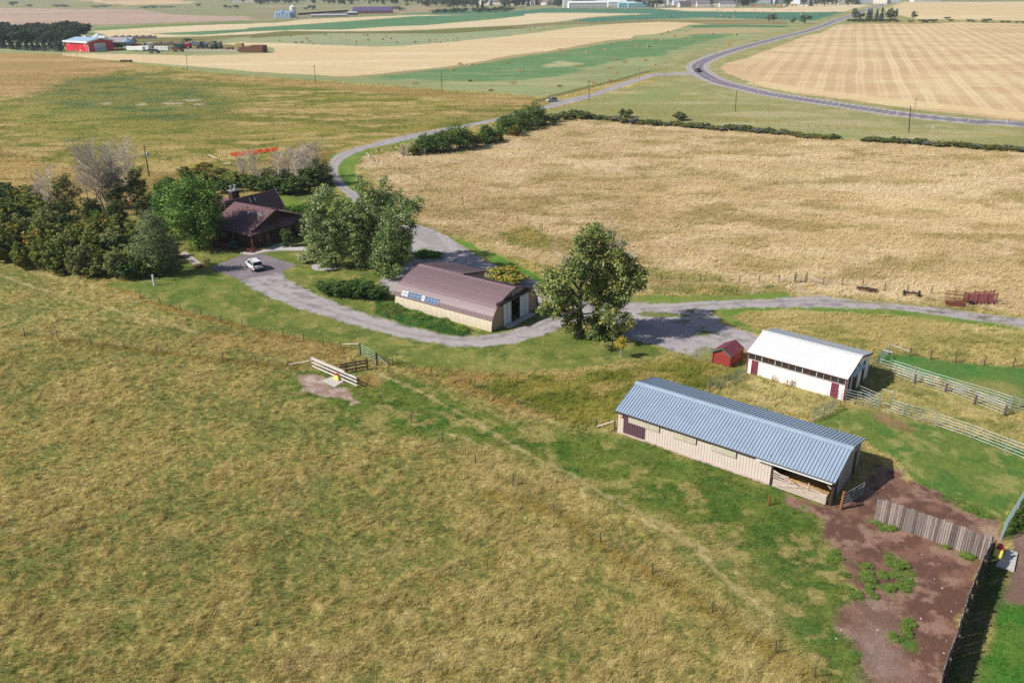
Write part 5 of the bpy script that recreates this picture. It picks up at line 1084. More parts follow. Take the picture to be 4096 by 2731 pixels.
shrub('gra', 'ornamental_grass', U(828, 1058), WM(828, 1058, 36), 1.5, 'tuft of tan ornamental grass beside the parking pad', cat='plant', cols=[(206, 170, 112), (186, 150, 96), (150, 146, 90)], clumps=60, per=40, leaf=.05, seed=18)
shrub('bur', 'burgundy_plant', U(800, 1072), WM(800, 1072, 42), .9, 'burgundy leaved plant with red flowers at the pad corner', cat='plant', cols=[(96, 48, 56), (124, 52, 60), (190, 40, 46)], wts=(4, 3, 1), clumps=50, per=34, leaf=.05, seed=19)
shrub('lime', 'lime_shrub', U(392, 905), WM(392, 905, 46), 4.6, 'narrow lime green shrub standing out of the dark thicket', cols=[(110, 146, 56), (96, 130, 48)], clumps=110, per=40, leaf=.07, seed=20)
# clipped hedge behind the house
hm = MB(); P = GP(px('h', (1470, 425), (2160, 450), (2160, 590), (1990, 590), (1500, 500)))
r_ = np.random.default_rng(3); a0, a1 = U(1122, 850)[:2], U(1262, 862)[:2]; n = 200
cl = np.stack([a0[0]+(a1[0]-a0[0])*r_.random(n), a0[1]+(a1[1]-a0[1])*r_.random(n)+(r_.random(n)-.5)*3.2, .3+1.3*r_.random(n)], 1); c0 = cl.mean(0)*[1, 1, 0]
o = mesh_obj('clipped_hedge', leaves(cl-c0, .34, 40, .10, [(88, 126, 48), (78, 114, 44)], r_)); o.location = c0; tag(o, 'low clipped green hedge on the lawn behind the house', 'hedge')
# -- dead and half-dead trees beyond the house
for i, (b, ty, sd_, st, mt_, lb) in enumerate((((222, 874), 672, 41, 3, M_dead, 'bare forked dead tree at the left end of the thicket'), ((418, 842), 570, 42, 5, M_deadgrey, 'tall bare multi-stemmed dead tree with fine grey twigs in the thicket'), ((520, 800), 548, 43, 3, M_dead, 'tallest bare dead tree, beside the power pole'),
        ((489, 902), 826, 44, 1, M_deadgrey, 'small bare dead tree at the foot of the thicket'), ((622, 800), 735, 49, 1, M_dead, 'short pale snag behind the darker green tree'), ((1035, 738), 598, 45, 3, M_dead, 'bare pale tree left of the orange mesh behind the house'), ((1112, 742), 606, 46, 3, M_dead, 'bare pale tree in the middle of the row behind the house'), ((1196, 742), 588, 47, 4, M_dead, 'spreading bare pale tree right of centre behind the house'),
        ((1262, 712), 556, 48, 4, M_deadgrey, 'bare grey tree rising behind the big dark bush by the lane'), ((350, 800), 652, 50, 2, M_deadgrey, 'slim bare dead tree between the taller dead trees'), ((975, 728), 612, 56, 3, M_deadgrey, 'bare grey tree at the left end of the row behind the house'), ((1155, 730), 590, 57, 3, M_deadgrey, 'bare grey tree between the two pale spreading trees behind the house'), ((1230, 730), 575, 58, 3, M_dead, 'bare pale tree left of the big dark bush by the lane'), ((150, 850), 700, 59, 3, M_deadgrey, 'bare grey tree at the far left of the thicket'), ((470, 830), 590, 60, 3, M_deadgrey, 'bare grey tree between the tall multi-stemmed one and the tallest one'))):
    dead_tree('dead_tree', lb, U(*b), HT(b[0], b[1], ty)*1.0, sd_, st, mt_, group='dead trees round the house', depth=4 if ty < 700 else 3)
# -- evergreen-like dark trees in the thicket
DKT = [(78, 94, 52), (64, 80, 44), (98, 106, 58), (124, 116, 60)]
for b, ty, wpx, sd_, lb in (((285, 880), 690, 130, 51, 'dark bushy evergreen beside the forked dead tree'), ((470, 830), 690, 120, 52, 'dark tree under the tall bare dead tree'), ((560, 830), 672, 110, 53, 'dark tree with golden tips by the power pole'), ((600, 900), 770, 110, 54, 'dark olive tree left of the darker green tree'), ((480, 920), 800, 100, 55, 'shadowy dark tree in the middle of the thicket'), ((380, 900), 790, 100, 56, 'dark tree behind the narrow lime shrub')):
    h, w_ = size_from(b, ty, wpx)
    make_tree('dark_tree', lb, 'tree', U(*b), h, w_, DKT, wts=(4, 4, 2, 1), seed=sd_, trunk_h=.06, tr=.14, lobes=9, clumps=170, per=32, leaf=.14, gap=.1, group='dark trees of the thicket')
# -- thicket of shrubs left of the house
TH = {'tha': dict(cols=[(120, 130, 62), (100, 116, 54), (142, 142, 72)], clumps=130, per=34, leaf=.075, seed=61, spiky=.7, inner=.3, cr=.2), 'thb': dict(cols=[(112, 118, 56), (128, 124, 58), (168, 142, 66), (96, 106, 50)], wts=(4, 3, 1.4, 3), clumps=130, per=34, leaf=.075, seed=62, spiky=.7, inner=.3, cr=.2),
      'thc': dict(cols=[(80, 102, 54), (68, 88, 46), (94, 112, 58)], clumps=130, per=34, leaf=.075, seed=63, spiky=.7, inner=.3, cr=.2), 'thd': dict(cols=[(190, 154, 70), (150, 136, 62), (122, 124, 58)], wts=(2, 2, 3), clumps=130, per=34, leaf=.075, seed=64, spiky=.7, inner=.3, cr=.2)}
TH['the'] = dict(cols=[(132, 136, 84), (114, 122, 72), (144, 144, 94)], clumps=130, per=34, leaf=.075, seed=65, spiky=.7, inner=.3, cr=.2)
LB = {'the': 'pale olive green shrub in the thicket left of the house', 'tha': 'olive green shrub in the thicket left of the house', 'thb': 'green shrub with orange tips in the thicket left of the house', 'thc': 'dark green shrub in the thicket left of the house', 'thd': 'orange-yellow shrub in the thicket left of the house'}
r_ = np.random.default_rng(8)
front = [(-30, 1040), (40, 1055), (110, 1070), (180, 1086), (250, 1100), (320, 1112), (390, 1118), (460, 1122), (530, 1120), (590, 1110)]
pts = []
for x, y in front: pts.append((x+r_.normal()*8, y-8, 92))
for x, y in front: pts.append((x+r_.normal()*14+30, y-52, 110))
for x, y in front[:9]: pts.append((x+r_.normal()*14, y-100, 115))
for x, y in front[:8]: pts.append((x+r_.normal()*14+20, y-150, 110))
for x, y in front[:4]: pts.append((x+r_.normal()*14, y-205, 100))
for x, y in ((20, 820), (90, 835), (150, 850), (-40, 845), (560, 1010), (600, 1050), (520, 985), (590, 985), (640, 960)): pts.append((x, y, 95))
pts += [(x+r_.normal()*26, y+4+r_.normal()*14, 70) for x, y, w_ in pts[:44] if y < 1100]
for i, (x, y, wpx) in enumerate(pts):
    k = ['tha', 'thb', 'thc', 'tha', 'thb', 'the', 'tha'][int(r_.integers(0, 7))]
    if (60 < x < 230 and 990 < y < 1060): k = ['thd', 'thb'][i % 2]
    if x > 480: k = 'thc' if i % 3 else 'tha'
    if x < 60 and y < 860: k = 'thc'
    shrub(k, 'thicket_shrub', U(x, y), WM(x, y, wpx)*(.85+.4*r_.random()), 2.6+2.6*r_.random(), LB[k], LB[k].replace('shrub', 'shrubs'), **TH[k])
# -- bushes between house and lane
for x, y, wpx, h, k, lb in ((960, 745, 110, 3.2, 'tha', None), (1020, 762, 120, 3.6, 'thc', None), (1090, 772, 120, 3.6, 'thc', None), (1150, 775, 110, 3.4, 'thc', None), (1060, 730, 110, 3.0, 'tha', None), (1205, 770, 110, 4.2, 'thc', None), (1140, 735, 110, 3.4, 'thc', None), (1240, 745, 100, 4.6, 'thc', None), (905, 735, 110, 2.6, 'tha', None), (865, 715, 110, 2.6, 'thb', None), (840, 752, 100, 3.4, 'tha', None), (905, 772, 90, 3.0, 'thc', None), (760, 720, 100, 3.2, 'thb', None), (815, 690, 90, 2.4, 'thd', None)):
    lb = {'tha': 'olive bush in the belt behind the house', 'thb': 'green bush with orange tips in the belt behind the house', 'thc': 'dark bush in the belt behind the house', 'thd': 'orange-yellow bush in the belt behind the house'}[k]
    shrub(k, 'belt_bush', U(x, y), WM(x, y, wpx), h, lb, 'bushes behind the house: '+k[-1:].replace('a', 'olive').replace('b', 'orange tipped').replace('c', 'dark').replace('d', 'orange'), **TH[k])
b = (1290, 742); h, w_ = size_from(b, 640, 110)
make_tree('willow_bush', 'big dark rounded bush beside the bend of the lane', 'bush', U(*b), h, w_, [(74, 88, 50), (60, 74, 44), (96, 106, 66)], seed=71, trunk_h=.05, tr=.12, lobes=10, clumps=230, per=34, leaf=.13, gap=.1)
shrub('tha', 'lawn_shrub', U(1280, 788), WM(1280, 788, 58), 2.4, 'olive shrub standing alone on the lawn edge near the lane', **TH['tha'])
# -- row of trees along the lane
HG = [(86, 112, 56), (74, 98, 48), (104, 126, 66)]
for i, (x, y, ty, wpx, cl_) in enumerate(((1705, 612, 545, 80, 0), (1765, 606, 528, 80, 0), (1840, 598, 498, 90, 0), (1945, 575, 505, 60, 0), (2022, 535, 470, 80, 0), (2090, 520, 448, 90, 0), (2135, 505, 420, 90, 1), (1900, 588, 535, 70, 2), (1980, 565, 520, 70, 2), (2060, 545, 500, 60, 2), (2175, 500, 455, 70, 2), (1660, 622, 585, 50, 2))):
    h, w_ = size_from((x, y), ty, wpx)
    lb = ['', '', ''][0]
    nm = ('first', 'second', 'third', 'fourth', 'fifth', 'sixth', 'tallest')
    if cl_ == 2: shrub('thb' if i % 2 else 'tha', 'row_shrub', U(x, y), w_, h, 'low olive shrub between the trees of the row along the lane' if i % 2 == 0 else 'orange tipped shrub between the trees of the row along the lane', 'low shrubs in the lane row, '+('olive' if i % 2 == 0 else 'orange tipped'), **TH['thb' if i % 2 else 'tha'])
    else: make_tree('willow_tree', (nm[i]+' dark green tree from the left in the row along the lane') if cl_ == 0 else 'tallest ragged tree at the right end of the row along the lane', 'tree', U(x, y), h, w_*1.3, HG, seed=80+i, trunk_h=.03, tr=.12, lobes=10, clumps=210, per=32, leaf=.19, gap=.08, group='row of trees along the lane')
dead_tree('dead_bush', 'grey-brown leafless bush at the left end of the lane row', U(1615, 622), 3.0, 91, 6, M_deadgrey, 4, spread=.7, cat='bush')
dead_tree('dead_bush', 'pale fallen dead branches in front of the lane row', U(1688, 620), 1.8, 92, 5, M_dead, 4, spread=.9, cat='bush')
# -- long hedge
HGL = px('w', (-60, 62), (20, 66), (110, 75), (250, 92), (420, 105), (600, 120), (800, 135), (870, 137), (960, 145), (1080, 155), (1220, 170), (1360, 178), (1440, 183), (1540, 190), (1700, 200), (1830, 208), (1990, 220), (2160, 232), (2340, 245))
HP = smooth(HGL, 5); r_ = np.random.default_rng(4)
HK = {'hga': dict(cols=[(124, 122, 70), (106, 108, 60), (140, 130, 76)], clumps=60, per=36, leaf=.10, seed=31, spiky=.5, inner=.3, cr=.24), 'hgb': dict(cols=[(100, 112, 66), (86, 98, 56), (112, 120, 72)], clumps=60, per=36, leaf=.10, seed=32, spiky=.5, inner=.3, cr=.24), 'hgc': dict(cols=[(124, 124, 112), (104, 108, 94), (138, 136, 124)], clumps=60, per=36, leaf=.10, seed=33, spiky=.5, inner=.3, cr=.24)}
HL = {'hga': 'brownish olive bush in the long low hedge across the pasture edge', 'hgb': 'dark green bush in the long low hedge across the pasture edge', 'hgc': 'grey-leaved bush in the long low hedge across the pasture edge'}
d_ = np.concatenate([[0], np.cumsum(np.hypot(*np.diff(HP, axis=0).T))]); s_ = 0
while s_ < d_[-1]:
    x, y = np.interp(s_, d_, HP[:, 0]), np.interp(s_, d_, HP[:, 1]); k = ['hga', 'hgb', 'hga', 'hgb', 'hgc'][int(r_.integers(0, 5))]
    if not (3345 < x < 3440): shrub(k, 'hedge_bush', U(x, y+r_.normal()*2), WM(x, y, 40+16*r_.random()), (1.3+.9*r_.random())*(1 if x < 3000 else .8), HL[k], HL[k].replace('bush', 'bushes'), 'bush', **HK[k])
    s_ += 17+7*r_.random()
for x, y in ((2500, 470), (2720, 482), (2330, 478), (2260, 480), (2300, 472), (2215, 490)):
    shrub('hgb', 'hedge_bush', U(x, y), WM(x, y, 60), 3.0, 'taller dark bush in the left half of the long hedge', 'taller bushes of the long hedge', 'bush', **HK['hgb'])
# ================================================================== STANDING GRASS (real blades)
GRASS = attr_mat('grass_blade', .85, .15, transl=.25)
def blades(name, n, rmin, rmax, th, hgt, wid, nb, seed, pw=1.0, tmin=.12, spread=.5):
    r_ = np.random.default_rng(seed)
    t = np.radians(th[0]+(th[1]-th[0])*r_.random(n)); q = r_.random(n)**pw
    R = np.sqrt(rmin**2+(rmax**2-rmin**2)*q); X, Y = R*np.sin(t), R*np.cos(t)
    u, v = PR_np(X, Y); ok = (u > -500) & (u < 4600) & (v > -10) & (v < 3200)
    X, Y = X[ok], Y[ok]
    C, tall, zone = paint(X, Y)
    ok = (r_.random(len(X)) < np.clip(tall*1.1, 0, 1)) & (tall > tmin) & (zone == 0)
    ok &= ~inside_buildings(X, Y)
    X, Y, C, tall = X[ok], Y[ok], C[ok], tall[ok]; m = len(X)
    ix = np.repeat(np.arange(m), nb); N = m*nb
    cl_ = fbm(X, Y, .9, 3, 15); sc = (.7+.6*r_.random(N))*(.30+.8*tall[ix])*(.7+.75*sstep(.40, .66, cl_)[ix])
    a = r_.random(N)*6.283; o = spread*hgt*r_.random(N)
    bx, by = X[ix]+o*np.cos(a), Y[ix]+o*np.sin(a)
    wind = np.array([.35, .10]); ln = .25+.55*r_.random(N); a2 = r_.random(N)*6.283
    hx = hgt*sc; tx = bx+hx*(ln*np.cos(a2)*.8+wind[0]); ty = by+hx*(ln*np.sin(a2)*.8+wind[1])
    a3 = r_.random(N)*3.14; wx, wy = np.cos(a3)*wid*.5, np.sin(a3)*wid*.5
    V = np.stack([np.stack([bx-wx, by-wy, np.zeros(N)-.03], 1), np.stack([bx+wx, by+wy, np.zeros(N)-.03], 1), np.stack([tx, ty, hx*(1.05-.35*ln)], 1)], 1).reshape(-1, 3)
    cc = C[ix]*((1.08+.42*r_.random(N))*(.86+.30*np.clip(tall[ix], 0, 1)))[:, None]; k = (r_.random(N) < .3)[:, None]; dry = np.clip((C[ix][:, 0]/np.maximum(C[ix][:, 1], 1e-3)-.85)/.4, 0, 1)[:, None]; cc = np.where(k, cc*(1-.42*dry)+A(214, 202, 164)*.42*dry, cc)
    me = np_mesh(name, V, np.arange(3*N).reshape(N, 3), GRASS, np.repeat(np.clip(cc, 0, .8), 3, 0))
    return m, tag(mesh_obj(name, me), None, None, None, 'stuff')
def PR_np(X, Y):
    P = np.stack([X, Y, np.zeros_like(X)], 1)-CAM; z = P@_fw
    return PW/2+FPX*(P@_rt)/z, PH/2-FPX*(P@_up)/z
FOOT = [GP(px('P', (2468, 1728), (3319, 2023), (3427, 1866), (2580, 1590))), GP(px('P', (2986, 1490), (3371, 1604), (3465, 1507), (3080, 1400))), GP(px('P', (1580, 1221), (1961, 1331), (2141, 1233), (1780, 1110)))]
def inside_buildings(X, Y):
    m = np.zeros(len(X), bool)
    for P in FOOT: m |= sd_poly(P, X, Y) > -.1
    return m
for nm_, n_, r0, r1, hg, wd, nb in (('meadow_grass', 235000, 36, 75, .27, .026, 7), ('meadow_grass', 200000, 75, 120, .34, .04, 6), ('meadow_grass', 150000, 120, 200, .44, .07, 5), ('meadow_grass', 120000, 200, 340, .5, .12, 4), ('meadow_grass', 110000, 335, 560, .55, .22, 3)):
    k_, o_ = blades(nm_, n_, r0, r1, (-44, 44), hg, wd, nb, int(r0))
    o_['label'] = {36: 'rough dry grass of the nearest pasture', 75: 'rough grass around the sheds and lower slope', 120: 'dry tall grass of the pastures beyond the drive', 200: 'dry tall grass of the far pasture', 335: 'grass of the upper pasture in front of the fields'}[r0]; o_['category'] = 'grass'
# ================================================================== FENCES, GATES, PANELS
M_post = mat('fence_post_wood', (112, 98, 86), .9, .3, 5, .1, stretch=(2, 2, .5))
M_wire = mat('fence_wire', (120, 116, 112), .6, .1, 2, metal=.3)
M_palewood = mat('pale_rail_wood', (222, 212, 204), .85, .12, 3, stretch=(1, 1, 1))
M_darkpipe = mat('dark_pipe', (70, 58, 60), .7, .15, 4)
M_greenpipe = mat('pale_green_pipe', (176, 214, 190), .5, .08, 4)
def wire_fence(name, pts, label, h=1.15, r=.065, wires=3, wmin=2.5, hs=None, extra=()):
    P = [U(*p) for p in pts]; o = empty(name, P[0], 0, label, 'fence'); r_ = np.random.default_rng(len(pts)*7+int(abs(P[0][0])))
    base = MB(); base.tube((0, 0, -.1), (0, 0, 1.0), r, r*.88, 7); me = None
    for i, p in enumerate(P):
        q = p-P[0]; hh = h*(.9+.2*r_.random())
        if me is None: po = base.build('post', M_post, o); me = po.data
        else: po = mesh_obj('post', me, o)
        po.location = q; po.scale = (1, 1, hh); po.rotation_euler = (r_.normal()*.04, r_.normal()*.04, r_.random()*6)
    mb = MB()
    for i in range(len(P)-1):
        if np.linalg.norm(P[i+1]-P[i]) > 30: continue
        for k in range(wires):
            z = h*(.35+.55*k/max(1, wires-1)); a, b = P[i]-P[0], P[i+1]-P[0]
            mb.tube((a[0], a[1], z), (b[0], b[1], z), .004 if np.linalg.norm(P[i]) < 120 else .006, None, 3, caps=False)
    w_ = mb.build('wire', M_wire, o)
    for a, b, za, zb, rr in extra:
        A_, B_ = U(*a)-P[0], U(*b)-P[0]; m2 = MB(); m2.tube((A_[0], A_[1], za), (B_[0], B_[1], zb), rr, None, 7); m2.build('brace_rail', M_palewood, o)
    return o
PXT = lambda tagn, *p: px(tagn, *p)
wire_fence('wire_fence', px('D', (323, 686), (369, 701), (416, 716), (462, 727), (507, 741), (556, 752), (604, 766), (651, 773), (698, 784), (743, 795), (783, 802)), 'post and wire fence along the lower edge of the lawn', extra=[(px('g', (1045, 252))[0], px('g', (1330, 310))[0], .62, 1.25, .05)])
wire_fence('wire_fence', px('D', (57, 770), (133, 778), (209, 792), (285, 800), (361, 810), (437, 820), (513, 830), (589, 840))+px('g', (210, 520)), 'row of fence posts across the rough pasture left of the waterer', extra=[(px('g', (215, 520))[0], px('g', (585, 545))[0], .15, 1.0, .05)])
wire_fence('wire_fence', px('m', (232, 390), (445, 525), (668, 665), (906, 826), (1178, 982), (1474, 1180), (1810, 1390))+px('n', (1022, 498), (1424, 755), (1848, 1030), (2110, 1200)), 'line of fence posts running down the slope from the waterer to the lower right')
wire_fence('wire_fence', px('g', (1850, 520))+px('m', (594, 193), (902, 275), (1212, 400), (1485, 510)), 'fence posts in the tall weeds between lawn and slope')
wire_fence('wire_fence', px('c5', (8, 300), (82, 330), (160, 362), (240, 375), (318, 397), (425, 438), (530, 465), (618, 480), (708, 490), (805, 495)), 'fence at the far left between thicket and upper pasture', extra=[(px('c5', (708, 490))[0], px('c5', (805, 497))[0], .3, 1.1, .06)])
wire_fence('wire_fence', px('c5', (1540, 420), (1648, 412), (1755, 402), (1860, 388), (1960, 388), (2020, 380), (2100, 405))+px('c6', (230, 440), (308, 455)), 'fence behind the power pole and the bare trees', extra=[(px('c6', (90, 376))[0], px('c6', (170, 402))[0], 1.2, .8, .1), (px('c6', (230, 440))[0], px('c6', (308, 455))[0], .5, 1.1, .09)])
wire_fence('wire_fence', px('t', (62, 395), (160, 375), (237, 362), (313, 345), (395, 342), (466, 330), (680, 298), (820, 272), (1000, 232), (1180, 200), (1238, 188), (1310, 170), (1575, 105)), 'fence along the upper side of the lane')
wire_fence('wire_fence', px('c6', (1605, 345), (1645, 385), (1680, 405), (1722, 420), (1775, 445), (1828, 470), (1880, 490), (1935, 515), (1992, 530), (2050, 555), (2108, 580))+px('D', (978, 437), (1003, 444), (1038, 452), (1062, 462), (1090, 474), (1110, 482), (1160, 497), (1188, 507), (1215, 520), (1246, 531)), 'pasture fence curving along the inner side of the lane', extra=[(px('c6', (1605, 347))[0], px('c6', (1645, 387))[0], .9, 1.0, .08)])
wire_fence('wire_fence', px('c6', (1672, 330), (1725, 315), (1797, 303), (1865, 282), (1925, 262), (1990, 248), (2050, 228)), 'short fence ahead of the row of trees on the lane', extra=[(px('c6', (1672, 330))[0], px('c6', (1725, 317))[0], .9, .9, .08)])
wire_fence('wire_fence', px('s', (455, 178), (637, 209), (845, 207), (1050, 205), (1253, 217), (1450, 227), (1660, 217), (1868, 212), (2030, 210)), 'fence posts between cottonwood and field gate', h=1.3, r=.08, extra=[(px('s', (1868, 212))[0], px('s', (2036, 208))[0], .5, 1.2, .06)])
wire_fence('wire_fence', px('s', (2153, 210), (2332, 232))+px('r', (405, 222), (600, 247), (812, 274), (1035, 292), (1263, 300), (1495, 318)), 'fence posts behind the old implements on the right', h=1.3, r=.08, extra=[(px('s', (2153, 210))[0], px('s', (2332, 232))[0], 1.2, .5, .06)])
wire_fence('wire_fence', px('r', (1053, 902), (1257, 937), (1493, 967), (1772, 988), (2052, 1008)), 'fence posts along the far side of the green corral', h=1.35, r=.09, extra=[(px('r', (860, 880))[0], px('r', (1055, 902))[0], 1.3, .6, .07)])
hg = smooth(px('w', (145, 30), (340, 42), (520, 58), (700, 76), (900, 92), (1120, 110), (1320, 126), (1520, 136)), 4)
wire_fence('wire_fence', [tuple(p) for p in hg], 'long thin fence between the hedge and the highway', r=.06, wires=2)
wire_fence('wire_fence', px('c3', (1880, 662), (1940, 688), (1990, 703), (2060, 722))+px('c4', (65, 803), (153, 818), (240, 835), (335, 853), (438, 868), (545, 884), (657, 903), (780, 923), (925, 945), (1085, 967), (1250, 993), (1413, 1013), (1595, 1033), (1790, 1057), (2005, 1078), (2215, 1098), (2340, 1108)), 'fence along the edge of the striped stubble field beside the highway', r=.07, wires=2)
# ---- pipe panels --------------------------------------------------------
def panel(p, q, h=1.55, n=5, mt=None, label=None, group=None, bow=0.0, name='pipe_fence_section', mids=1, z0=.22):
    p, q = np.array(p), np.array(q); d = q-p; Lp = float(np.linalg.norm(d[:2])); o = empty(name, p, math.atan2(d[1], d[0]), label, 'gate' if 'gate' in name else 'fence panel', group)
    mt = mt or M_steel; mb = MB()
    for i in range(n): mb.tube((0, 0, z0+(h-z0)*i/(n-1)), (Lp, 0, z0+(h-z0)*i/(n-1)), .021, None, 6)
    mb.build('rails', mt, o)
    for x in (0, Lp):
        mb = MB(); mb.tube((x, 0, 0), (x, 0, (bow or h)+.02), .034, None, 6); mb.build('upright', mt, o)
    for m in range(mids):
        mb = MB(); x = Lp*(m+1)/(mids+1); mb.tube((x, 0, .1), (x, 0, h), .026, None, 6); mb.build('upright', mt, o)
    if bow:
        mb = MB(); mb.tube((0, 0, bow), (Lp, 0, bow), .034, None, 6); mb.build('bow', mt, o)
    return o
def run(pts, label, group, each=3.1, **kw):
    P = [U(*p) for p in pts]; c = 0
    for i in range(len(P)-1):
        d = P[i+1]-P[i]; n = max(1, int(round(np.linalg.norm(d)/each)))
        for k in range(n): panel(P[i]+d*(k/n+.01), P[i]+d*((k+1)/n-.01), label=label, group=group, **kw); c += 1
run(px('s', (1120, 1345), (1300, 1300), (1450, 1235), (1530, 1172)), 'silver pipe panel in the curved run from long barn to white shed', 'panels joining barn and white shed')
run(px('r', (110, 1545), (335, 1430)), 'silver pipe panel between the long barn roof and the white shed corner', 'panels right of the dry yard', each=2.4)
panel(G('r', 345, 1400), G('r', 430, 1385), 1.7, label='short silver panel against the maroon door corner of the white shed', bow=2.1)
panel(G('r', 440, 1345), G('r', 745, 1418), 1.6, label='wide silver gate panel in front of the white shed doorway', name='corral_gate', mids=2)
panel(G('r', 560, 1310), G('r', 755, 1395), 1.6, label='second silver gate swung open behind the wide gate panel', name='corral_gate', mids=1)
panel(G('r', 760, 1412), G('r', 862, 1442), .9, n=2, label='tall silver bow frame gateway in the lower corral run', name='bow_gate', bow=2.5, mids=0, z0=.05)
run(px('r', (865, 1442), (985, 1482), (1310, 1568))+px('e', (640, 80), (840, 148), (1045, 228), (1155, 272), (1330, 345)), 'silver pipe panel in the lower corral run on the right', 'panels of the lower corral run')
run(px('r', (865, 1050), (1270, 1180), (1560, 1268), (1860, 1358), (2030, 1418), (2161, 1452), (2500, 1550)), 'silver pipe panel in the back line of the double corral run', 'back panels of the double corral run')
run(px('r', (860, 1075), (1090, 1162), (1390, 1243), (1680, 1362), (1958, 1472)), 'silver pipe panel in the front line of the double corral run', 'front panels of the double corral run')
panel(G('r', 1960, 1474), G('r', 2030, 1412), 1.6, label='silver end panel closing the double corral run', mids=0)
panel(G('r', 757, 1000), G('r', 862, 1030), 1.0, n=3, label='silver bow frame gateway at the top of the double corral run', name='bow_gate', bow=2.3, mids=0)
run(px('r', (757, 998), (850, 885)), 'silver pipe panel climbing to the wooden corner post above the corral', 'panels up to the corner post', each=2.6)
run(px('r', (672, 1092), (745, 1000)), 'dark pipe panel in the shade behind the white shed', 'dark panels behind the white shed', mt=mat('shade_pipe', (104, 104, 108), .6))  # darker copy of the pipe steel, with the shade put into its colour
for x, y, t_, lb in ((1103, 1165, 1085, 'first'), (1402, 1248, 1165, 'second'), (1682, 1366, 1280, 'third'), (1968, 1480, 1385, 'last')):
    mb = MB(); p = px('r', (x, y), (x, t_)); mb.tube((0, 0, -.1), (0, 0, HT(p[0][0], p[0][1], p[1][1])), .14, .12, 8)
    o = mb.build('corral_post', M_post); o.location = U(*p[0]); tag(o, lb+' thick wooden post from the left in the front corral line', 'post', 'thick corral posts')
for tg, x, y, t_, lb in (('r', 853, 882, 835, 'wooden corner post at the top of the corral'), ('m', 1782, 560, 500, 'wooden post left of the long barn corner'), ('m', 1912, 590, 505, 'dark post touching the long barn corner'), ('b', 1440, 1220, 1135, 'short rusty post standing in the grass before the open bay'), ('r', 1105, 1100, 1080, '')):
    if not lb: continue
    p = px(tg, (x, y), (x, t_)); mb = MB(); mb.tube((0, 0, -.1), (0, 0, HT(p[0][0], p[0][1], p[1][1])), .09, .08, 8)
    o = mb.build('wooden_post', M_post if 'rusty' not in lb else mat('rusty_post', (150, 100, 64))); o.location = U(*p[0]); tag(o, lb, 'post')
mb = MB(); A_, B_ = G('m', 1785, 562), G('m', 1910, 592); d = B_-A_; mb.tube((0, 0, .15), (d[0], d[1], 1.35), .055, None, 7); o = mb.build('brace_pole', M_palewood); o.location = A_; tag(o, 'pale slanting pole between two posts left of the long barn', 'pole')
# ---- field gate on the far side of the drive
panel(G('s', 2050, 212), G('s', 2140, 206), 1.35, 5, M_darkpipe, 'dark pipe field gate between the drive and the big pasture', name='field_gate')
for x, lb in ((2036, 'left'), (2153, 'right')):
    mb = MB(); mb.tube((0, 0, -.1), (0, 0, 1.75), .11, .1, 8); o = mb.build('gate_post', M_post); o.location = G('s', x, 210); tag(o, 'wooden post at the %s end of the dark field gate' % lb, 'post')
# ---- handling pens by the yellow waterer
def board_fence(name, p, q, zs, bw, label, mt, posts=(0, 1), hpost=1.5, cap=None, thick=.05):
    d = q-p; Lp = float(np.linalg.norm(d[:2])); o = empty(name, p, math.atan2(d[1], d[0]), label, 'fence')
    for z in zs:
        mb = MB(); mb.box((Lp/2, -.06, z), (Lp, thick, bw)); mb.build('board', mt, o)
    if cap:
        mb = MB(); mb.box((Lp*cap/2, .02, hpost+.03), (Lp*cap, .26, .05)); mb.build('cap_board', mt, o)
    for t in posts:
        mb = MB(); mb.tube((Lp*t, .04, -.1), (Lp*t, .04, hpost), .09, None, 8); mb.build('post', M_post, o)
    return o
board_fence('board_fence', G('g', 590, 556), G('g', 1300, 868), (.35, .85, 1.3), .2, 'bleached three board fence behind the yellow waterer', M_palewood, (0, .36, .7, .97), 1.42, cap=.73)
board_fence('board_fence', G('g', 1015, 655), G('g', 1448, 580), (.45, .95, 1.3), .2, 'dark shaded board fence meeting the pale fence at the waterer', mat('shaded_board', (122, 106, 102), .85, .2, 4), (.25, .6, 1), 1.45)  # board colour darkened to carry the shade on this side of the fence
panel(G('g', 1458, 572), G('g', 1600, 505), 1.45, 5, M_darkpipe, 'dark pipe panel between the shaded boards and the green gate', mids=0)
panel(G('g', 1352, 352), G('g', 1575, 462), 1.5, 5, M_greenpipe, 'pale green pipe gate at the corner of the lawn', name='green_gate')
for x, y, h_, lb in ((1345, 350, 1.6, 'dark post carrying the pale green gate'), (1602, 512, 1.75, 'tall dark post right of the pale green gate')):
    mb = MB(); mb.tube((0, 0, -.1), (0, 0, h_), .1, None, 8); o = mb.build('gate_post', mat('dark_post', (70, 60, 58), .9, .2, 4)); o.location = G('g', x, y); tag(o, lb, 'post')
A_, B_ = G('g', 1610, 510), G('g', 1775, 520); d = B_-A_; mb = MB(); mb.bar((0, 0, 1.35), (d[0], d[1], .1), .12, .12); o = mb.build('brace_pole', M_palewood); o.location = A_; tag(o, 'pale diagonal brace on the tall dark post', 'pole')
B_ = G('g', 1850, 525); d = B_-A_; mb = MB()
for z in (1.1, 1.5): mb.tube((0, .05, z), (d[0], d[1]+.05, z-.75), .03, None, 6)
o = mb.build('dark_rails', M_darkpipe); o.location = A_; tag(o, 'two thin dark rails running from the tall dark post into the weeds', 'rails')
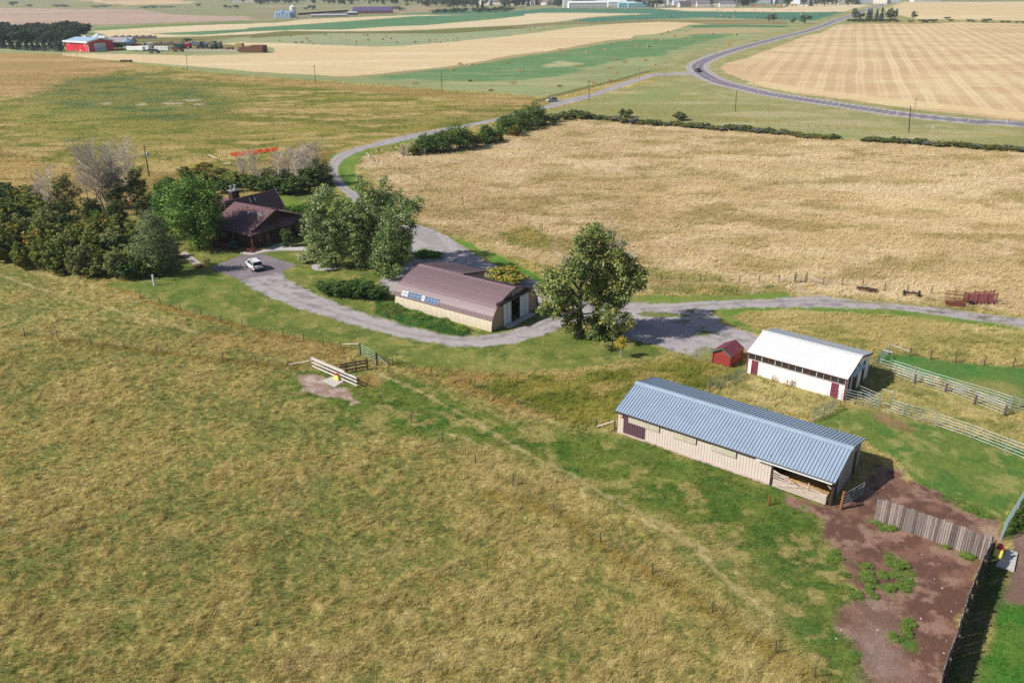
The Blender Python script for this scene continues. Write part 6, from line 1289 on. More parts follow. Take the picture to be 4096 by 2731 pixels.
# concrete pad + waterers
def waterer(loc, rz, label, s=1.0, cap=(196, 54, 60)):
    o = empty('waterer', loc, rz, label, 'waterer')
    mb = MB(); mb.box((0, 0, .42*s), (.95*s, .75*s, .84*s), top=.88); mb.build('body', mat('yellow_plastic', (244, 236, 120), .5, .06, 3), o, bevel=.04)
    mb = MB(); mb.box((0, 0, .90*s), (.80*s, .62*s, .14*s)); mb.box((-.18*s, 0, .99*s), (.4*s, .5*s, .05*s)); mb.build('lid', mat('red_plastic', cap, .5, .1, 3), o, bevel=.02)
    mb = MB(); mb.tube((.25*s, 0, .98*s), (.25*s, 0, 1.04*s), .17*s, .17*s, 12); mb.build('bowl', M_black, o)
flat('concrete_pad', px('g', (745, 760), (900, 692), (1115, 752), (940, 858)), -.05, .09, M_concrete)
flat('concrete_pad', px('g', (1130, 690), (1190, 660), (1290, 705), (1230, 728)), -.05, .08, M_concrete)
waterer(G('g', 982, 745)+np.array([0, 0, .09]), math.radians(-28), 'yellow livestock waterer with red lid on the concrete pad by the pale board fence', .78)
flat('concrete_pad', px('e', (988, 892), (1060, 800), (1117, 820), (1095, 925)), -.05, .16, M_concrete)
waterer(G('e', 1003, 828)+np.array([0, 0, .05]), math.radians(60), 'yellow waterer with red lid behind the end of the plank windbreak at the right edge', .9)
# ---- plank windbreaks
def windbreak(name, pts_b, h, label, n_per=.17, lean=0.0, seed=3, mt=None):
    P = [U(*p) for p in pts_b]; o = empty(name, P[0], 0, label, 'fence'); r_ = np.random.default_rng(seed); mb = MB(); rl = MB(); k = 0
    for i in range(len(P)-1):
        a, b = P[i]-P[0], P[i+1]-P[0]; L_ = float(np.linalg.norm((b-a)[:2])); ang = math.atan2(b[1]-a[1], b[0]-a[0]); n = max(1, int(L_/(n_per*1.12)))
        nx, ny = -math.sin(ang), math.cos(ang)
        for j in range(n):
            t = (j+.5)/n; c = a+(b-a)*t; hh = h*(.95+.10*r_.random()); off = (r_.random()-.5)*.05
            mb.box((c[0]+nx*off, c[1]+ny*off, hh/2+.02), (n_per*(.85+.2*r_.random()), .045, hh), ang+r_.normal()*.02, mi=int(r_.integers(0, 4)))
        for z in (h*.28, h*.82): rl.bar((a[0]+nx*.08, a[1]+ny*.08, z), (b[0]+nx*.08, b[1]+ny*.08, z), .06, .14)
        for t in np.arange(0, 1.01, 1/max(1, round(L_/2.4))):
            pm = MB(); c = a+(b-a)*t; pm.tube((c[0]+nx*.19, c[1]+ny*.19, -.1), (c[0]+nx*.19, c[1]+ny*.19, h*1.0), .09, None, 7)
            if t < .99 or i == len(P)-2: pm.build('post', M_post, o)
    mb.build('planks', [M_greywood, mat('weathered_plank_dark', (112, 100, 98), .9, .3, 3, stretch=(3, 3, .4)), mat('weathered_plank_pale', (166, 152, 146), .9, .25, 3, stretch=(3, 3, .4)), M_greywood], o); rl.build('rails', M_greywood, o)
    if lean: o.rotation_euler = (lean, 0, 0)
    return o
windbreak('plank_windbreak', px('e', (283, 625), (610, 740), (935, 862)), 2.35, 'weathered grey plank windbreak standing across the bare dirt yard')
windbreak('plank_fence', px('e', (940, 868), (880, 985), (830, 1110), (772, 1275), (725, 1430), (672, 1568), (630, 1720)), 2.3, 'tall plank fence seen from above along the right side of the dirt yard', seed=5)
A_, B_ = G('e', 1015, 745), G('e', 1180, 470); d = B_-A_; o = empty('mesh_panel_fence', A_, math.atan2(d[1], d[0]), 'pale grey-green steel panel fence at the right edge beyond the planks', 'fence'); Lp = float(np.linalg.norm(d))
for k in range(3):
    mb = MB(); x0, x1 = Lp*k/3+.03, Lp*(k+1)/3-.03
    for z in np.arange(.2, 1.95, .24): mb.tube((x0, 0, z), (x1, 0, z), .03, None, 5)
    for x in np.linspace(x0, x1, 5): mb.tube((x, 0, .05), (x, 0, 1.95), .03, None, 5)
    mb.build('panel', mat('grey_green_steel', (176, 200, 196), .5, .1, 4), o)
WF = dict(cols=[(98, 128, 54), (114, 136, 62), (128, 140, 74)], clumps=40, per=50, leaf=.06, seed=77, spiky=.4)
for x, y, w_, h_ in ((1060, 690, .9, .8), (1085, 650, 1.1, .9), (1110, 610, 1.1, .9), (1135, 560, 1.2, 1.0), (1155, 520, 1.2, 1.0)):
    shrub('weed', 'weed_clump', G('e', x, y), w_*1.3, h_*1.1, 'green weeds growing along the steel panel fence', 'weeds by the steel panel fence', 'weeds', **WF)
rr = np.random.default_rng(12)
for i in range(22):
    t = rr.random(); x, y = 20+t*800+rr.normal()*10, 480+t*270+rr.normal()*14
    shrub('weed', 'weed_clump', G('q', x, y), 1.0+1.0*rr.random(), .3+.4*rr.random(), 'green weed clump along the sunny wall of the arched barn', 'weeds along the arched barn', 'weeds', **WF)
for x, y in ((885, 850), (965, 855), (700, 790)):
    p = (2900+x*650/2352, 1300+(y+40)*650/2352); shrub('dryweed', 'dry_weed', U(*p), .7, 1.3, 'dry brown weed against the white shed wall', 'dry weeds at the white shed', 'weeds', cols=[(150, 120, 104), (166, 140, 112)], clumps=26, per=26, leaf=.04, seed=78)
rr = np.random.default_rng(44)
for P in WEEDP:
    Pm = np.array(P); c0 = Pm.mean(0); k_ = int(2+np.ptp(Pm[:, 0])/18)
    for i in range(min(k_, 7)):
        a_, b_ = c0+(Pm[int(rr.integers(0, len(Pm)))]-c0)*rr.random()*.8
        shrub('weed', 'weed_clump', U(a_, b_), 0.5+.6*rr.random(), .18+.2*rr.random(), 'low green weed clump on the bare dirt yard', 'weeds on the dirt yard', 'weeds', **WF)
# white marker post, little things
mb = MB(); mb.tube((0, 0, 0), (0, 0, HT(618, 1142, 1100)), .16, .16, 12); mb.tube((0, 0, HT(618, 1142, 1100)), (0, 0, HT(618, 1142, 1098)), .16, .10, 12); o = mb.build('white_marker_post', M_white); o.location = U(618, 1142); tag(o, 'thick white pipe post standing on the lawn below the birch', 'post')
mb = MB(); mb.tube((0, 0, 0), (0, 0, 1.0), .12, .16, 10); mb.tube((0, 0, 1.0), (0, 0, 1.25), .3, .26, 12); mb.tube((0, 0, 1.25), (0, 0, 2.2), .06, .05, 8); mb.revolve([(.02, 2.15), (.16, 2.25), (.02, 2.5)], 10); o = mb.build('lawn_ornament', M_white); o.location = G('c6', 1228, 768); tag(o, 'small white ornament on the lawn behind the house', 'ornament')
# orange mesh fence
A_, B_ = G('c6', 305, 358), G('c6', 752, 300); d = B_-A_; o = empty('orange_mesh_fence', A_, math.atan2(d[1], d[0]), 'bright orange plastic mesh fence beyond the bare trees', 'fence'); Lp = float(np.linalg.norm(d)); mb = MB(); n = 40
zt = [1.1+.08*math.sin(i*1.3)+.08*math.sin(i*.37) for i in range(n+1)]
mb.add([(Lp*i/n, .07*math.sin(i*.9), .12) for i in range(n+1)]+[(Lp*i/n, .07*math.sin(i*.9), zt[i]) for i in range(n+1)], [(i, i+1, n+2+i, n+1+i) for i in range(n)])
om = mat('orange_plastic', (255, 120, 66), .6, .06, 8); ont = om.node_tree; otr = ont.nodes.new('ShaderNodeBsdfTranslucent'); otr.inputs['Color'].default_value = (.95, .16, .05, 1); oms = ont.nodes.new('ShaderNodeMixShader'); oms.inputs[0].default_value = .6
ont.links.new(ont.nodes['Principled BSDF'].outputs[0], oms.inputs[1]); ont.links.new(otr.outputs[0], oms.inputs[2]); ont.links.new(oms.outputs[0], ont.nodes['Material Output'].inputs[0])
mb.build('mesh', om, o)
for i in range(0, 9):
    mb = MB(); mb.tube((Lp*i/8, .1, 0), (Lp*i/8, .1, 1.25), .04, None, 6); mb.build('stake', M_post, o)
# ---- poles ---------------------------------------------------------------
M_pole = mat('pole_wood', (84, 74, 68), .9, .2, 3, .1, stretch=(2, 2, .4)); M_palepole = mat('pale_pole_wood', (170, 152, 130), .9, .2, 3, .1, stretch=(2, 2, .4))
POLES = []
def pole(pb, pt, label, pale=False, arm=True, transformer=False, r=.15):
    P = U(*pb); h = HT(pb[0], pb[1], pt[1]); o = empty('power_pole', P, 0, label, 'power pole'); tx, ty = PR(P+np.array([0, 0, h])); lean = WM(pb[0], pb[1], pt[0]-tx)
    top = Vector((max(-1.2, min(1.2, lean)), 0, h)); mb = MB(); mb.tube((0, 0, -.2), top, r, r*.7, 8); mb.build('shaft', M_palepole if pale else M_pole, o)
    if arm:
        mb = MB(); mb.bar(top+Vector((-.8, .1, -.5)), top+Vector((.8, .1, -.5)), .09, .11); mb.build('crossarm', M_palepole if pale else M_pole, o)
        for x in (-.7, .7):
            mb = MB(); mb.tube(top+Vector((x, .1, -.46)), top+Vector((x, .1, -.22)), .05, .03, 6); mb.build('insulator', mat('insulator_grey', (190, 190, 186), .3), o)
    mb = MB(); mb.tube(top, top+Vector((0, 0, .22)), .05, .03, 6); mb.build('insulator', mat('insulator_grey', (190, 190, 186)), o)
    if transformer:
        mb = MB(); mb.tube(top+Vector((.5, 0, -2.9)), top+Vector((.5, 0, -1.9)), .32, .32, 12); mb.tube(top+Vector((.5, 0, -1.9)), top+Vector((.5, 0, -1.8)), .32, .12, 12); mb.build('transformer', mat('transformer_grey', (168, 182, 196), .5), o)
    return P+np.array(top)
pp = lambda t, b, u: (px(t, b)[0], px(t, u)[0])
t1 = pole((597, 706), (575, 580), 'dark power pole with grey transformer behind the thicket', transformer=True, arm=False, r=.17)
W_ = [pole(*pp('c1', (660, 495), (654, 385)), 'power pole in front of the red shop', arm=True), pole(*pp('c1', (1605, 598), (1592, 470)), 'power pole below the farmyard, second from the left on the pasture edge'), pole(*pp('c2', (562, 712), (548, 560)), 'power pole on the pasture edge under the wide stubble field'), pole(*pp('c2', (1642, 780), (1635, 620)), 'power pole on the pasture edge in front of the green hay field')]
t2 = pole(*pp('c2', (2163, 1000), (2170, 845)), 'pale wooden pole beside the lane row of trees', pale=True, arm=False)
V_ = [pole(*pp('c3', (655, 865), (655, 690)), 'dark power pole beside the lane near the silver car'), pole(*pp('c3', (1080, 750), (1085, 585)), 'pale power pole half way along the lane', pale=True), pole(*pp('c3', (1305, 675), (1315, 520)), 'pale power pole near the lane and highway junction', pale=True), pole(*pp('c3', (1725, 535), (1742, 400)), 'pale leaning power pole on the inside of the highway bend', pale=True), pole(*pp('c3', (2070, 430), (2080, 350)), 'pale power pole beyond the highway bend', pale=True), pole(*pp('c3', (2300, 345), (2303, 265)), 'farthest pale power pole beside the highway', pale=True)]
pole(*pp('c3', (1905, 955), (1918, 775)), 'dark power pole alone in the grass triangle below the highway', arm=False)
pole((3635, 531), (3643, 425), 'tall dark pole in front of the striped stubble field', arm=False, r=.18)
pole((3648, 497), (3666, 391), 'tall pale pole just behind the tall dark pole', pale=True, arm=True)
def wires(pts, label):
    mb = MB(); P0 = pts[0]
    for i in range(len(pts)-1):
        a, b = pts[i]-P0, pts[i+1]-P0; sg = np.linalg.norm(b-a)*.012
        for off in (-.7, .7):
            prev = None
            for k in range(9):
                t = k/8; p = a+(b-a)*t; p = (p[0]+off, p[1]+.1, p[2]-.25-4*sg*t*(1-t))
                if prev: mb.tube(prev, p, .012, None, 3, caps=False)
                prev = p
    o = mb.build('overhead_wires', mat('cable', (150, 150, 152), .5)); o.location = P0; tag(o, label, 'wires')
wires(W_, 'thin overhead wires between the poles on the pasture edge'); wires(V_, 'thin overhead wires between the poles along the lane and highway')
mb = MB(); mb.tube((0, 0, 0), (0, 0, 1.6), .05); mb.box((0, -.06, 1.9), (.7, .05, .7)); o = mb.build('white_sign', M_white); o.location = U(*px('D', (2140, 306))[0]); tag(o, 'small blank white sign on a post in the grass below the highway', 'sign')
mb = MB(); mb.tube((0, 0, 0), (0, 0, 1.5), .05); mb.box((0, 0, 1.7), (.5, .3, .4)); mb.box((.5, 0, 1.7), (.4, .3, .4)); o = mb.build('mailbox', M_white); o.location = G('c3', 290, 845); tag(o, 'pair of small white mailboxes on a post beside the silver car', 'mailbox')
mb = MB(); mb.tube((0, 0, 0), (0, 0, 1.0), .06); mb.box((0, 0, 1.1), (.35, .5, .35)); o = mb.build('dark_box_post', M_trim); o.location = G('c6', 1727, 318); tag(o, 'small dark box on a post at the fence near the lane bend', 'box')
for i, (t_, x, y) in enumerate((('c3', 1668, 490), ('c3', 1858, 440), ('c3', 1700, 692), ('c3', 1862, 740), ('c3', 2100, 795), ('c3', 1757, 672), ('c4', 285, 890), ('c4', 690, 955), ('c4', 1210, 1030), ('c4', 1848, 1103), ('c4', 580, 918), ('c4', 2198, 1113), ('c3', 1530, 560))):
    mb = MB(); mb.box((0, 0, .6), (.14, .10, 1.2)); mb.box((0, 0, 1.1), (.16, .12, .2)); o = mb.build('delineator_post', M_white); o.location = G(t_, x, y); tag(o, 'thin white delineator post at the highway edge', 'post', 'white delineator posts along the highway')
# ---- old implements by the drive -------------------------------------------
M_rust = mat('rusty_iron', (128, 72, 58), .85, .25, 6); M_rustdk = mat('dark_rust', (82, 60, 54), .85, .25, 6); M_rustred = mat('faded_red_paint', (160, 98, 98), .75, .3, 3)
A_, B_ = G('r', 548, 268), G('r', 745, 294); d = B_-A_; o = empty('disc_harrow', A_, math.atan2(d[1], d[0]), 'dark rusty disc harrow lying in the dry grass beside the drive', 'harrow'); Lp = float(np.linalg.norm(d))
mb = MB(); mb.bar((0, 0, .55), (Lp, 0, .5), .1, .12); mb.bar((0, .5, .5), (Lp, .5, .45), .08, .1); mb.bar((Lp*.3, 0, .55), (Lp*.5, 1.1, .4), .08); mb.build('frame', M_rustdk, o)
for i in range(11):
    mb = MB(); x = .1+(Lp-.2)*i/10; mb.tube((x, -.05, .3), (x+.05, .03, .3), .3, .27, 12); mb.build('disc', M_rustdk, o)
A_, B_ = G('r', 1000, 318), G('r', 1145, 328); d = B_-A_; o = empty('wagon_axle', A_, math.atan2(d[1], d[0]), 'rusty wheeled axle frame standing in the grass beside the drive', 'axle'); Lp = float(np.linalg.norm(d))
mb = MB(); mb.bar((0, 0, .45), (Lp, 0, .45), .16, .18); mb.bar((.2, .25, .5), (Lp-.2, .25, .5), .1, .12); mb.bar((Lp*.55, 0, .45), (Lp*.58, 0, .95), .12, .12); mb.build('beam', M_rustdk, o)
for x in (0, Lp):
    mb = MB(); mb.tube((x-.1, 0, .45), (x+.1, 0, .45), .45, None, 14); w_ = mb.build('wheel', M_black, o); mb = MB(); mb.tube((x-.12, 0, .45), (x+.12, 0, .45), .2, None, 10); f = mb.build('hub', M_rust, o); f.parent = w_
c = G('r', 1488, 410); o = empty('bale_feeder', c, math.radians(-20), 'rusty round bale feeder cradle beside the red loading chute', 'feeder'); mb = MB()
mb.box((0, 0, .25), (2.3, 1.3, .35)); mb.build('tub', M_rust, o); mb = MB()
for x in (-1.2, 1.2):
    mb.path([(x, math.cos(t)*1.0, 1.15+math.sin(t)*.95) for t in np.linspace(math.pi*1.05, math.pi*2-.05*math.pi, 10)], .05); mb.path([(x, math.cos(t)*1.0, 1.15+math.sin(t)*.95) for t in np.linspace(-.1, math.pi*.3, 4)], .05); mb.path([(x, math.cos(t)*1.0, 1.15+math.sin(t)*.95) for t in np.linspace(math.pi*.7, math.pi*1.05, 4)], .05)
for t in np.linspace(math.pi*.75, math.pi*2.25, 9): mb.tube((-1.2, math.cos(t)*1.0, 1.15+math.sin(t)*.95), (1.2, math.cos(t)*1.0, 1.15+math.sin(t)*.95), .035, None, 5)
mb.build('cradle', M_rust, o)
A_, B_ = G('r', 1592, 402), G('r', 1890, 412); d = B_-A_; o = empty('loading_chute', A_, math.atan2(d[1], d[0]), 'red slatted livestock loading chute parked in the dry grass', 'loading chute'); Lp = float(np.linalg.norm(d))
for side, y in (('side_wall', 0), ('side_wall', 1.1)):
    mb = MB()
    for k in range(8): mb.bar((0, y, .25+.16*k), (Lp, y, .5+.19*k), .05, .11)
    mb.build(side, M_rustred, o)
for t in (0.04, .35, .66, .97):
    mb = MB(); zt = 1.65+.4*t
    for y in (-.06, 1.16): mb.bar((Lp*t, y, .05), (Lp*t, y, zt), .09, .09)
    mb.bar((Lp*t, -.06, zt), (Lp*t, 1.16, zt), .07, .07); mb.build('frame', mat('orange_red_paint', (150, 72, 64), .75, .25, 4), o)
mb = MB(); mb.slab([(0, 0, .25), (Lp, 0, .5), (Lp, 1.1, .5), (0, 1.1, .25)], .06); mb.build('ramp', M_rustdk, o)
for y in (-.15, 1.25):
    mb = MB(); mb.tube((.7, y-.08, .32), (.7, y+.08, .32), .32, None, 12); mb.build('wheel', M_black, o)
mb = MB(); mb.bar((0, .55, .3), (-1.1, .55, .25), .08, .1); mb.build('drawbar', M_rustdk, o)
# scattered pale stones
SG = mat('pale_stone', (190, 182, 172), .9, .1, 5)
rr = np.random.default_rng(9); sv = MB(); sv.revolve([(.03, -.02), (.09, .02), (.10, .06), (.05, .10)], 7); stone0 = None
for i in range(70):
    if i < 44: x, y = px('e', (60+880*rr.random(), 480+1000*rr.random()))[0]
    elif i < 56: x, y = px('D', (60+700*rr.random(), 1150+390*rr.random()))[0]
    else: x, y = px('m', (200+900*rr.random(), 180+900*rr.random()))[0]
    if stone0 is None: so = sv.build('stone', SG); stone0 = so.data
    else: so = mesh_obj('stone', stone0)
    s = .25+.6*rr.random()**2; so.location = U(x, y); so.scale = (s*1.3, s, s*.8); so.rotation_euler = (0, 0, rr.random()*6)
    lb = 'small pale stone on the bare dirt yard' if i < 44 else ('small pale stone in the rough foreground pasture' if i < 56 else 'small pale stone in the grass of the slope'); tag(so, lb, 'stone', lb.replace('small pale stone', 'pale stones'))
# ================================================================== VEHICLES
M_tyre = mat('tyre', (36, 36, 38), .85, .1, 3); M_rim = mat('wheel_rim', (176, 178, 182), .35, .05, 3, metal=.6); M_auto = mat('car_glass', (34, 40, 46), .08, .1, 2, .7)
M_tail = mat('tail_light', (206, 34, 48), .3, .1, 3, .6); M_head = mat('head_light', (226, 230, 232), .2, .05, 3, .7); M_plastic = mat('black_plastic', (44, 44, 48), .6, .1, 3)
def suv(loc, rz, label, paint_c, L_=4.65, W_=1.84, H_=1.68, name='parked_car', cat='car'):
    "car facing local +x"
    o = empty(name, loc, rz, label, cat); mp_ = mat('paint_%d_%d_%d' % paint_c, paint_c, .28, .03, 1, .6)
    hl, hw = L_/2, W_/2
    secs = [(-hl, .42, .98, .80), (-hl+.10, .30, 1.02, .92), (-hl+.5, .26, 1.04, .98), (0, .24, 1.02, 1.0), (hl-1.35, .24, 1.0, 1.0), (hl-.5, .26, .92, .95), (hl-.12, .30, .80, .86), (hl, .42, .68, .74)]
    mb = MB(); V = []; 
    for x, z0, z1, k in secs:
        w = hw*k; V += [(x, -w*.92, z0), (x, -w, (z0+z1)*.5), (x, -w*.96, z1-.05), (x, -w*.86, z1), (x, w*.86, z1), (x, w*.96, z1-.05), (x, w, (z0+z1)*.5), (x, w*.92, z0)]
    F = []
    for i in range(len(secs)-1):
        for j in range(8): F.append((8*i+j, 8*i+(j+1) % 8, 8*(i+1)+(j+1) % 8, 8*(i+1)+j))
    F += [tuple(range(7, -1, -1)), tuple(8*(len(secs)-1)+j for j in range(8))]
    mb.add(V, F); bd = mb.build('body', mp_, o, smooth=True, bevel=.02)
    zc, zt = 1.0, H_
    lo = [(-hl+.18, hw*.90), (hl-1.25, hw*.92)]; hi_ = [(-hl+.55, hw*.74), (hl-2.05, hw*.76)]
    mb = MB(); V = [(lo[0][0], -lo[0][1], zc), (lo[1][0], -lo[1][1], zc), (lo[1][0], lo[1][1], zc), (lo[0][0], lo[0][1], zc), (hi_[0][0], -hi_[0][1], zt-.08), (hi_[1][0], -hi_[1][1], zt-.08), (hi_[1][0], hi_[1][1], zt-.08), (hi_[0][0], hi_[0][1], zt-.08)]
    mb.add(V, [(4, 5, 6, 7), (0, 1, 5, 4), (1, 2, 6, 5), (2, 3, 7, 6), (3, 0, 4, 7)]); mb.build('cabin_glass', M_auto, o)
    mb = MB(); mb.box(((hi_[0][0]+hi_[1][0])/2-.05, 0, zt-.03), (hi_[1][0]-hi_[0][0]+.38, hi_[0][1]*2+.06, .11)); mb.build('roof', mp_, o, bevel=.03)
    for s in (-1, 1):
        mb = MB(); q = lambda t, u: (lo[0][0]+(lo[1][0]-lo[0][0])*t+(hi_[0][0]-lo[0][0])*u*(1-t)+(hi_[1][0]-lo[1][0])*u*t, s*(lo[0][1]+(hi_[0][1]-lo[0][1])*u+.005), zc+(zt-.08-zc)*u)
        for t, w in ((.015, .16), (.16, .07), (.50, .09), (.97, .09)): mb.bar(q(t, 0), q(t, 1), w, .05, up=(0, 1, 0))
        mb.build('pillars', mp_, o)
        mb = MB(); mb.bar((-hl+.7, s*hw*.66, zt+.07), (hl-2.2, s*hw*.66, zt+.07), .05, .06); mb.build('roof_rail', M_plastic, o)
        mb = MB(); mb.box((hl-1.45, s*(hw+.08), 1.08), (.14, .2, .15)); mb.build('mirror', mp_, o)
        mb = MB(); mb.box((-hl+.10, s*hw*.74, .90), (.22, .40, .18)); mb.build('taillight', M_tail, o)
        mb = MB(); mb.box((hl-.16, s*hw*.66, .70), (.22, .42, .14)); mb.build('headlight', M_head, o)
        for x in (-hl+.85, hl-.95):
            mb = MB(); mb.tube((x, s*(hw-.20), .35), (x, s*(hw+.01), .35), .35, None, 16); w_ = mb.build('wheel', M_tyre, o)
            mb = MB(); mb.tube((x, s*(hw-.05), .35), (x, s*(hw+.025), .35), .22, None, 12); f = mb.build('rim', M_rim, o); f.parent = w_
    mb = MB(); mb.box((-hl-.01, 0, .45), (.14, W_*.88, .20)); mb.build('rear_bumper', M_plastic, o)
    mb = MB(); mb.box((-hl-.015, 0, .78), (.03, .5, .13)); mb.build('licence_plate', mat('plate_pale', (206, 204, 210), .5), o)
    return o
suv(np.array([-43.5, 133.2, 0]), math.radians(124.5), 'white compact sport utility car parked on the grey parking pad', (240, 242, 244))
suv(G('c3', 335, 872), math.radians(28+180), 'silver car with dark windows stopped beside the lane', (186, 190, 202))
def pickup(loc, rz, label, c, name='pickup_truck'):
    o = empty(name, loc, rz, label, 'pickup'); m_ = mat('paint_%d_%d_%d' % c, c, .35, .05, 2, .5)
    mb = MB(); mb.box((0, 0, .72), (5.4, 1.9, .62)); mb.box((2.0, 0, 1.08), (1.4, 1.8, .2)); mb.build('body', m_, o, bevel=.08)
    mb = MB(); mb.box((.35, 0, 1.42), (1.9, 1.7, .75), top=.82); mb.build('cab', M_auto, o); mb = MB(); mb.box((.35, 0, 1.83), (1.6, 1.45, .08)); mb.build('roof', m_, o, bevel=.02)
    mb = MB(); mb.box((-1.7, 0, 1.05), (1.8, 1.5, .06)); mb.build('cargo_bed', M_plastic, o)
    for x in (-1.75, 1.75):
        for s in (-1, 1):
            mb = MB(); mb.tube((x, s*.75, .4), (x, s*.98, .4), .4, None, 14); mb.build('wheel', M_tyre, o)
    for s in (-1, 1):
        mb = MB(); mb.box((-2.7, s*.8, .85), (.06, .22, .3)); mb.build('taillight', M_tail, o)
    return o
pickup(G('c3', 1587, 617), math.radians(100), 'dark pickup truck driving round the highway bend', (52, 60, 66))
# ---- hay bales -------------------------------------------------------------
bm = MB(); bm.box((0, 0, .6), (2.4, 1.2, 1.2)); B0 = None
def bale(p, rz, label, group, sc=1.0):
    global B0
    if B0 is None:
        o = bm.build('hay_bale', M_bale, None, bevel=.06); B0 = o.data
    else:
        o = mesh_obj('hay_bale', B0); b_ = o.modifiers.new('bevel', 'BEVEL'); b_.width = .06; b_.segments = 2
    o.location = p; o.rotation_euler = (0, 0, rz); o.scale = (sc, sc, sc); tag(o, label, 'hay bale', group)
G1 = [('c2', x, y) for x, y in ((1410, 720), (1720, 605), (1795, 555), (1887, 560), (1880, 700), (2058, 782), (2238, 718), (2197, 545), (2320, 612))]+[('c3', x, y) for x, y in ((75, 612), (400, 745), (440, 467), (405, 430), (636, 452), (568, 575), (698, 720), (838, 700), (875, 635), (832, 588), (793, 432), (835, 384), (877, 513), (957, 537), (1013, 399), (1058, 399), (1135, 522), (1167, 404), (1207, 563), (1192, 347), (1272, 349), (1387, 314), (1480, 276), (1330, 277), (1275, 300), (1316, 288), (1545, 330), (1645, 346), (1710, 297), (1845, 355), (1860, 392), (1848, 380), (1914, 304), (1045, 328), (2168, 304), (5, 718), (1480, 330))]
rr = np.random.default_rng(2)
for t_, x, y in G1: bale(G(t_, x, y), math.radians(-8+rr.normal()*14), 'big square hay bale lying on the green hay field beyond the near pasture', 'bales on the green hay field', .9)
for t_, x, y in [('c2', x, y) for x, y in ((252, 355), (390, 370), (445, 367), (485, 333), (488, 348), (510, 360), (532, 378), (680, 330), (640, 304), (825, 349), (905, 358), (905, 370), (970, 305), (1003, 307), (1010, 349), (1135, 341), (1165, 320), (1205, 336), (1258, 370), (1380, 308), (1413, 366), (1530, 347), (1534, 359), (1585, 347), (1628, 366), (1682, 348), (1734, 349), (1773, 354), (1767, 331), (1874, 322), (1945, 277), (345, 312), (810, 295))]+[('c3', x, y) for x, y in ((125, 265), (148, 258), (188, 243), (155, 275), (220, 264), (272, 252), (405, 200), (668, 216), (1262, 190), (767, 189))]:
    bale(G(t_, x, y), rr.random()*3, 'small looking hay bale on the pale hay strip above the wide stubble field', 'bales on the pale hay strip', .85)
for i in range(64):
    x, y = 2100+1250*rr.random(), 0; y = 40+35*rr.random() if x > 2650 else 38+10*rr.random()
    bale(U(x, y), rr.random()*3, 'tiny pale hay bale on the far blue-green field before the town', 'bales on the far blue-green field', 1.1)
# dark bale stacks at the farmyard
def stack(pts, nx, ny, nz, label, c=None):
    p = G('c1', *pts); o = empty('bale_stack', p, math.radians(-12), label, 'bale stack')
    for k in range(nz):
        mb = MB()
        for i in range(nx):
            for j in range(ny): mb.box(((i-nx/2+.5)*2.45, (j-ny/2+.5)*1.25, .6+1.22*k), (2.38, 1.18, 1.18))
        mb.build('bale_layer', M_bale if c is None else c, o)
DB = mat('old_brown_bale', (128, 92, 76), .95, .2, 1, .1)
stack((2215, 450), 4, 6, 4, 'largest brown bale stack at the right end of the farmyard', DB); stack((2110, 450), 4, 3, 3, 'dark broken bale stack left of the largest stack', DB); stack((2057, 432), 2, 3, 4, 'pale tall bale stack at the back of the farmyard'); stack((1968, 435), 2, 2, 2, 'small brown bale stack alone left of the others', DB)
stack((1080, 532), 3, 2, 1, 'low dark bale row at the edge of the near pasture', mat('old_dark_bale', (92, 74, 64), .95))
# ================================================================== FARMYARD, FAR TREES, TOWN
r_ = np.random.default_rng(17)
def tree_kind(key, w, h, cols, seed, shape='round', clumps=46, per=26, leaf=.34):
    q = np.random.default_rng(seed)
    if shape == 'spruce':
        cl = []; 
        for i in range(clumps):
            v = (i+.5)/clumps; a = 2.4*i; rad = w*.5*(1-v)**.85*(.75+.35*q.random()); cl.append((rad*.75*math.cos(a), rad*.75*math.sin(a), h*(.06+.92*v)))
        cl = np.array(cl); rd = w*.16*(1.15-cl[:, 2]/h)+.15; me = leaves(cl, rd, per, leaf, cols, q, mt=NEEDLE, up=.1)
    else:
        R = w/2; bl = [(0, 0, h*.55, R*.7, R*.7, h*.36)]
        for i in range(6):
            a = i*1.05+q.random(); s = R*(.35+.2*q.random()); bl.append((R*.55*math.cos(a), R*.55*math.sin(a), h*(.35+.45*q.random()), s, s, s*1.1))
        cl = blob_clumps(bl, clumps, q, .45, .12); me = leaves(cl, R*.27*(.7+.6*q.random(len(cl))), per, leaf, cols, q)
    mb = MB(); mb.tube((0, 0, -.2), (0, 0, h*.6), w*.035, w*.015, 6, caps=False)
    for i in range(4): a = i*1.6+q.random(); mb.tube((0, 0, h*.25), (w*.28*math.cos(a), w*.28*math.sin(a), h*.6), w*.015, .02, 4, caps=False)
    tm = bpy.data.meshes.new('trunk'); tm.from_pydata(mb.v, [], mb.f); tm.materials.append(M_bark); return me, tm, w, h
TK = {'dec': tree_kind('dec', 8, 10, [(74, 92, 62), (62, 78, 54), (88, 104, 72)], 1), 'decb': tree_kind('decb', 8, 10, [(92, 104, 76), (80, 92, 68), (108, 116, 88)], 2),
      'spr': tree_kind('spr', 5, 10, [(74, 96, 92), (62, 82, 80), (90, 110, 104)], 3, 'spruce'), 'sprd': tree_kind('sprd', 4.5, 10, [(52, 70, 58), (46, 62, 52), (60, 78, 62)], 4, 'spruce'),
      'shd': tree_kind('shd', 8, 10, [(66, 82, 62), (54, 70, 54), (76, 92, 68)], 6, clumps=60, per=30, leaf=.42), 'open': tree_kind('open', 8, 10, [(88, 96, 72), (72, 80, 62)], 5, clumps=30)}
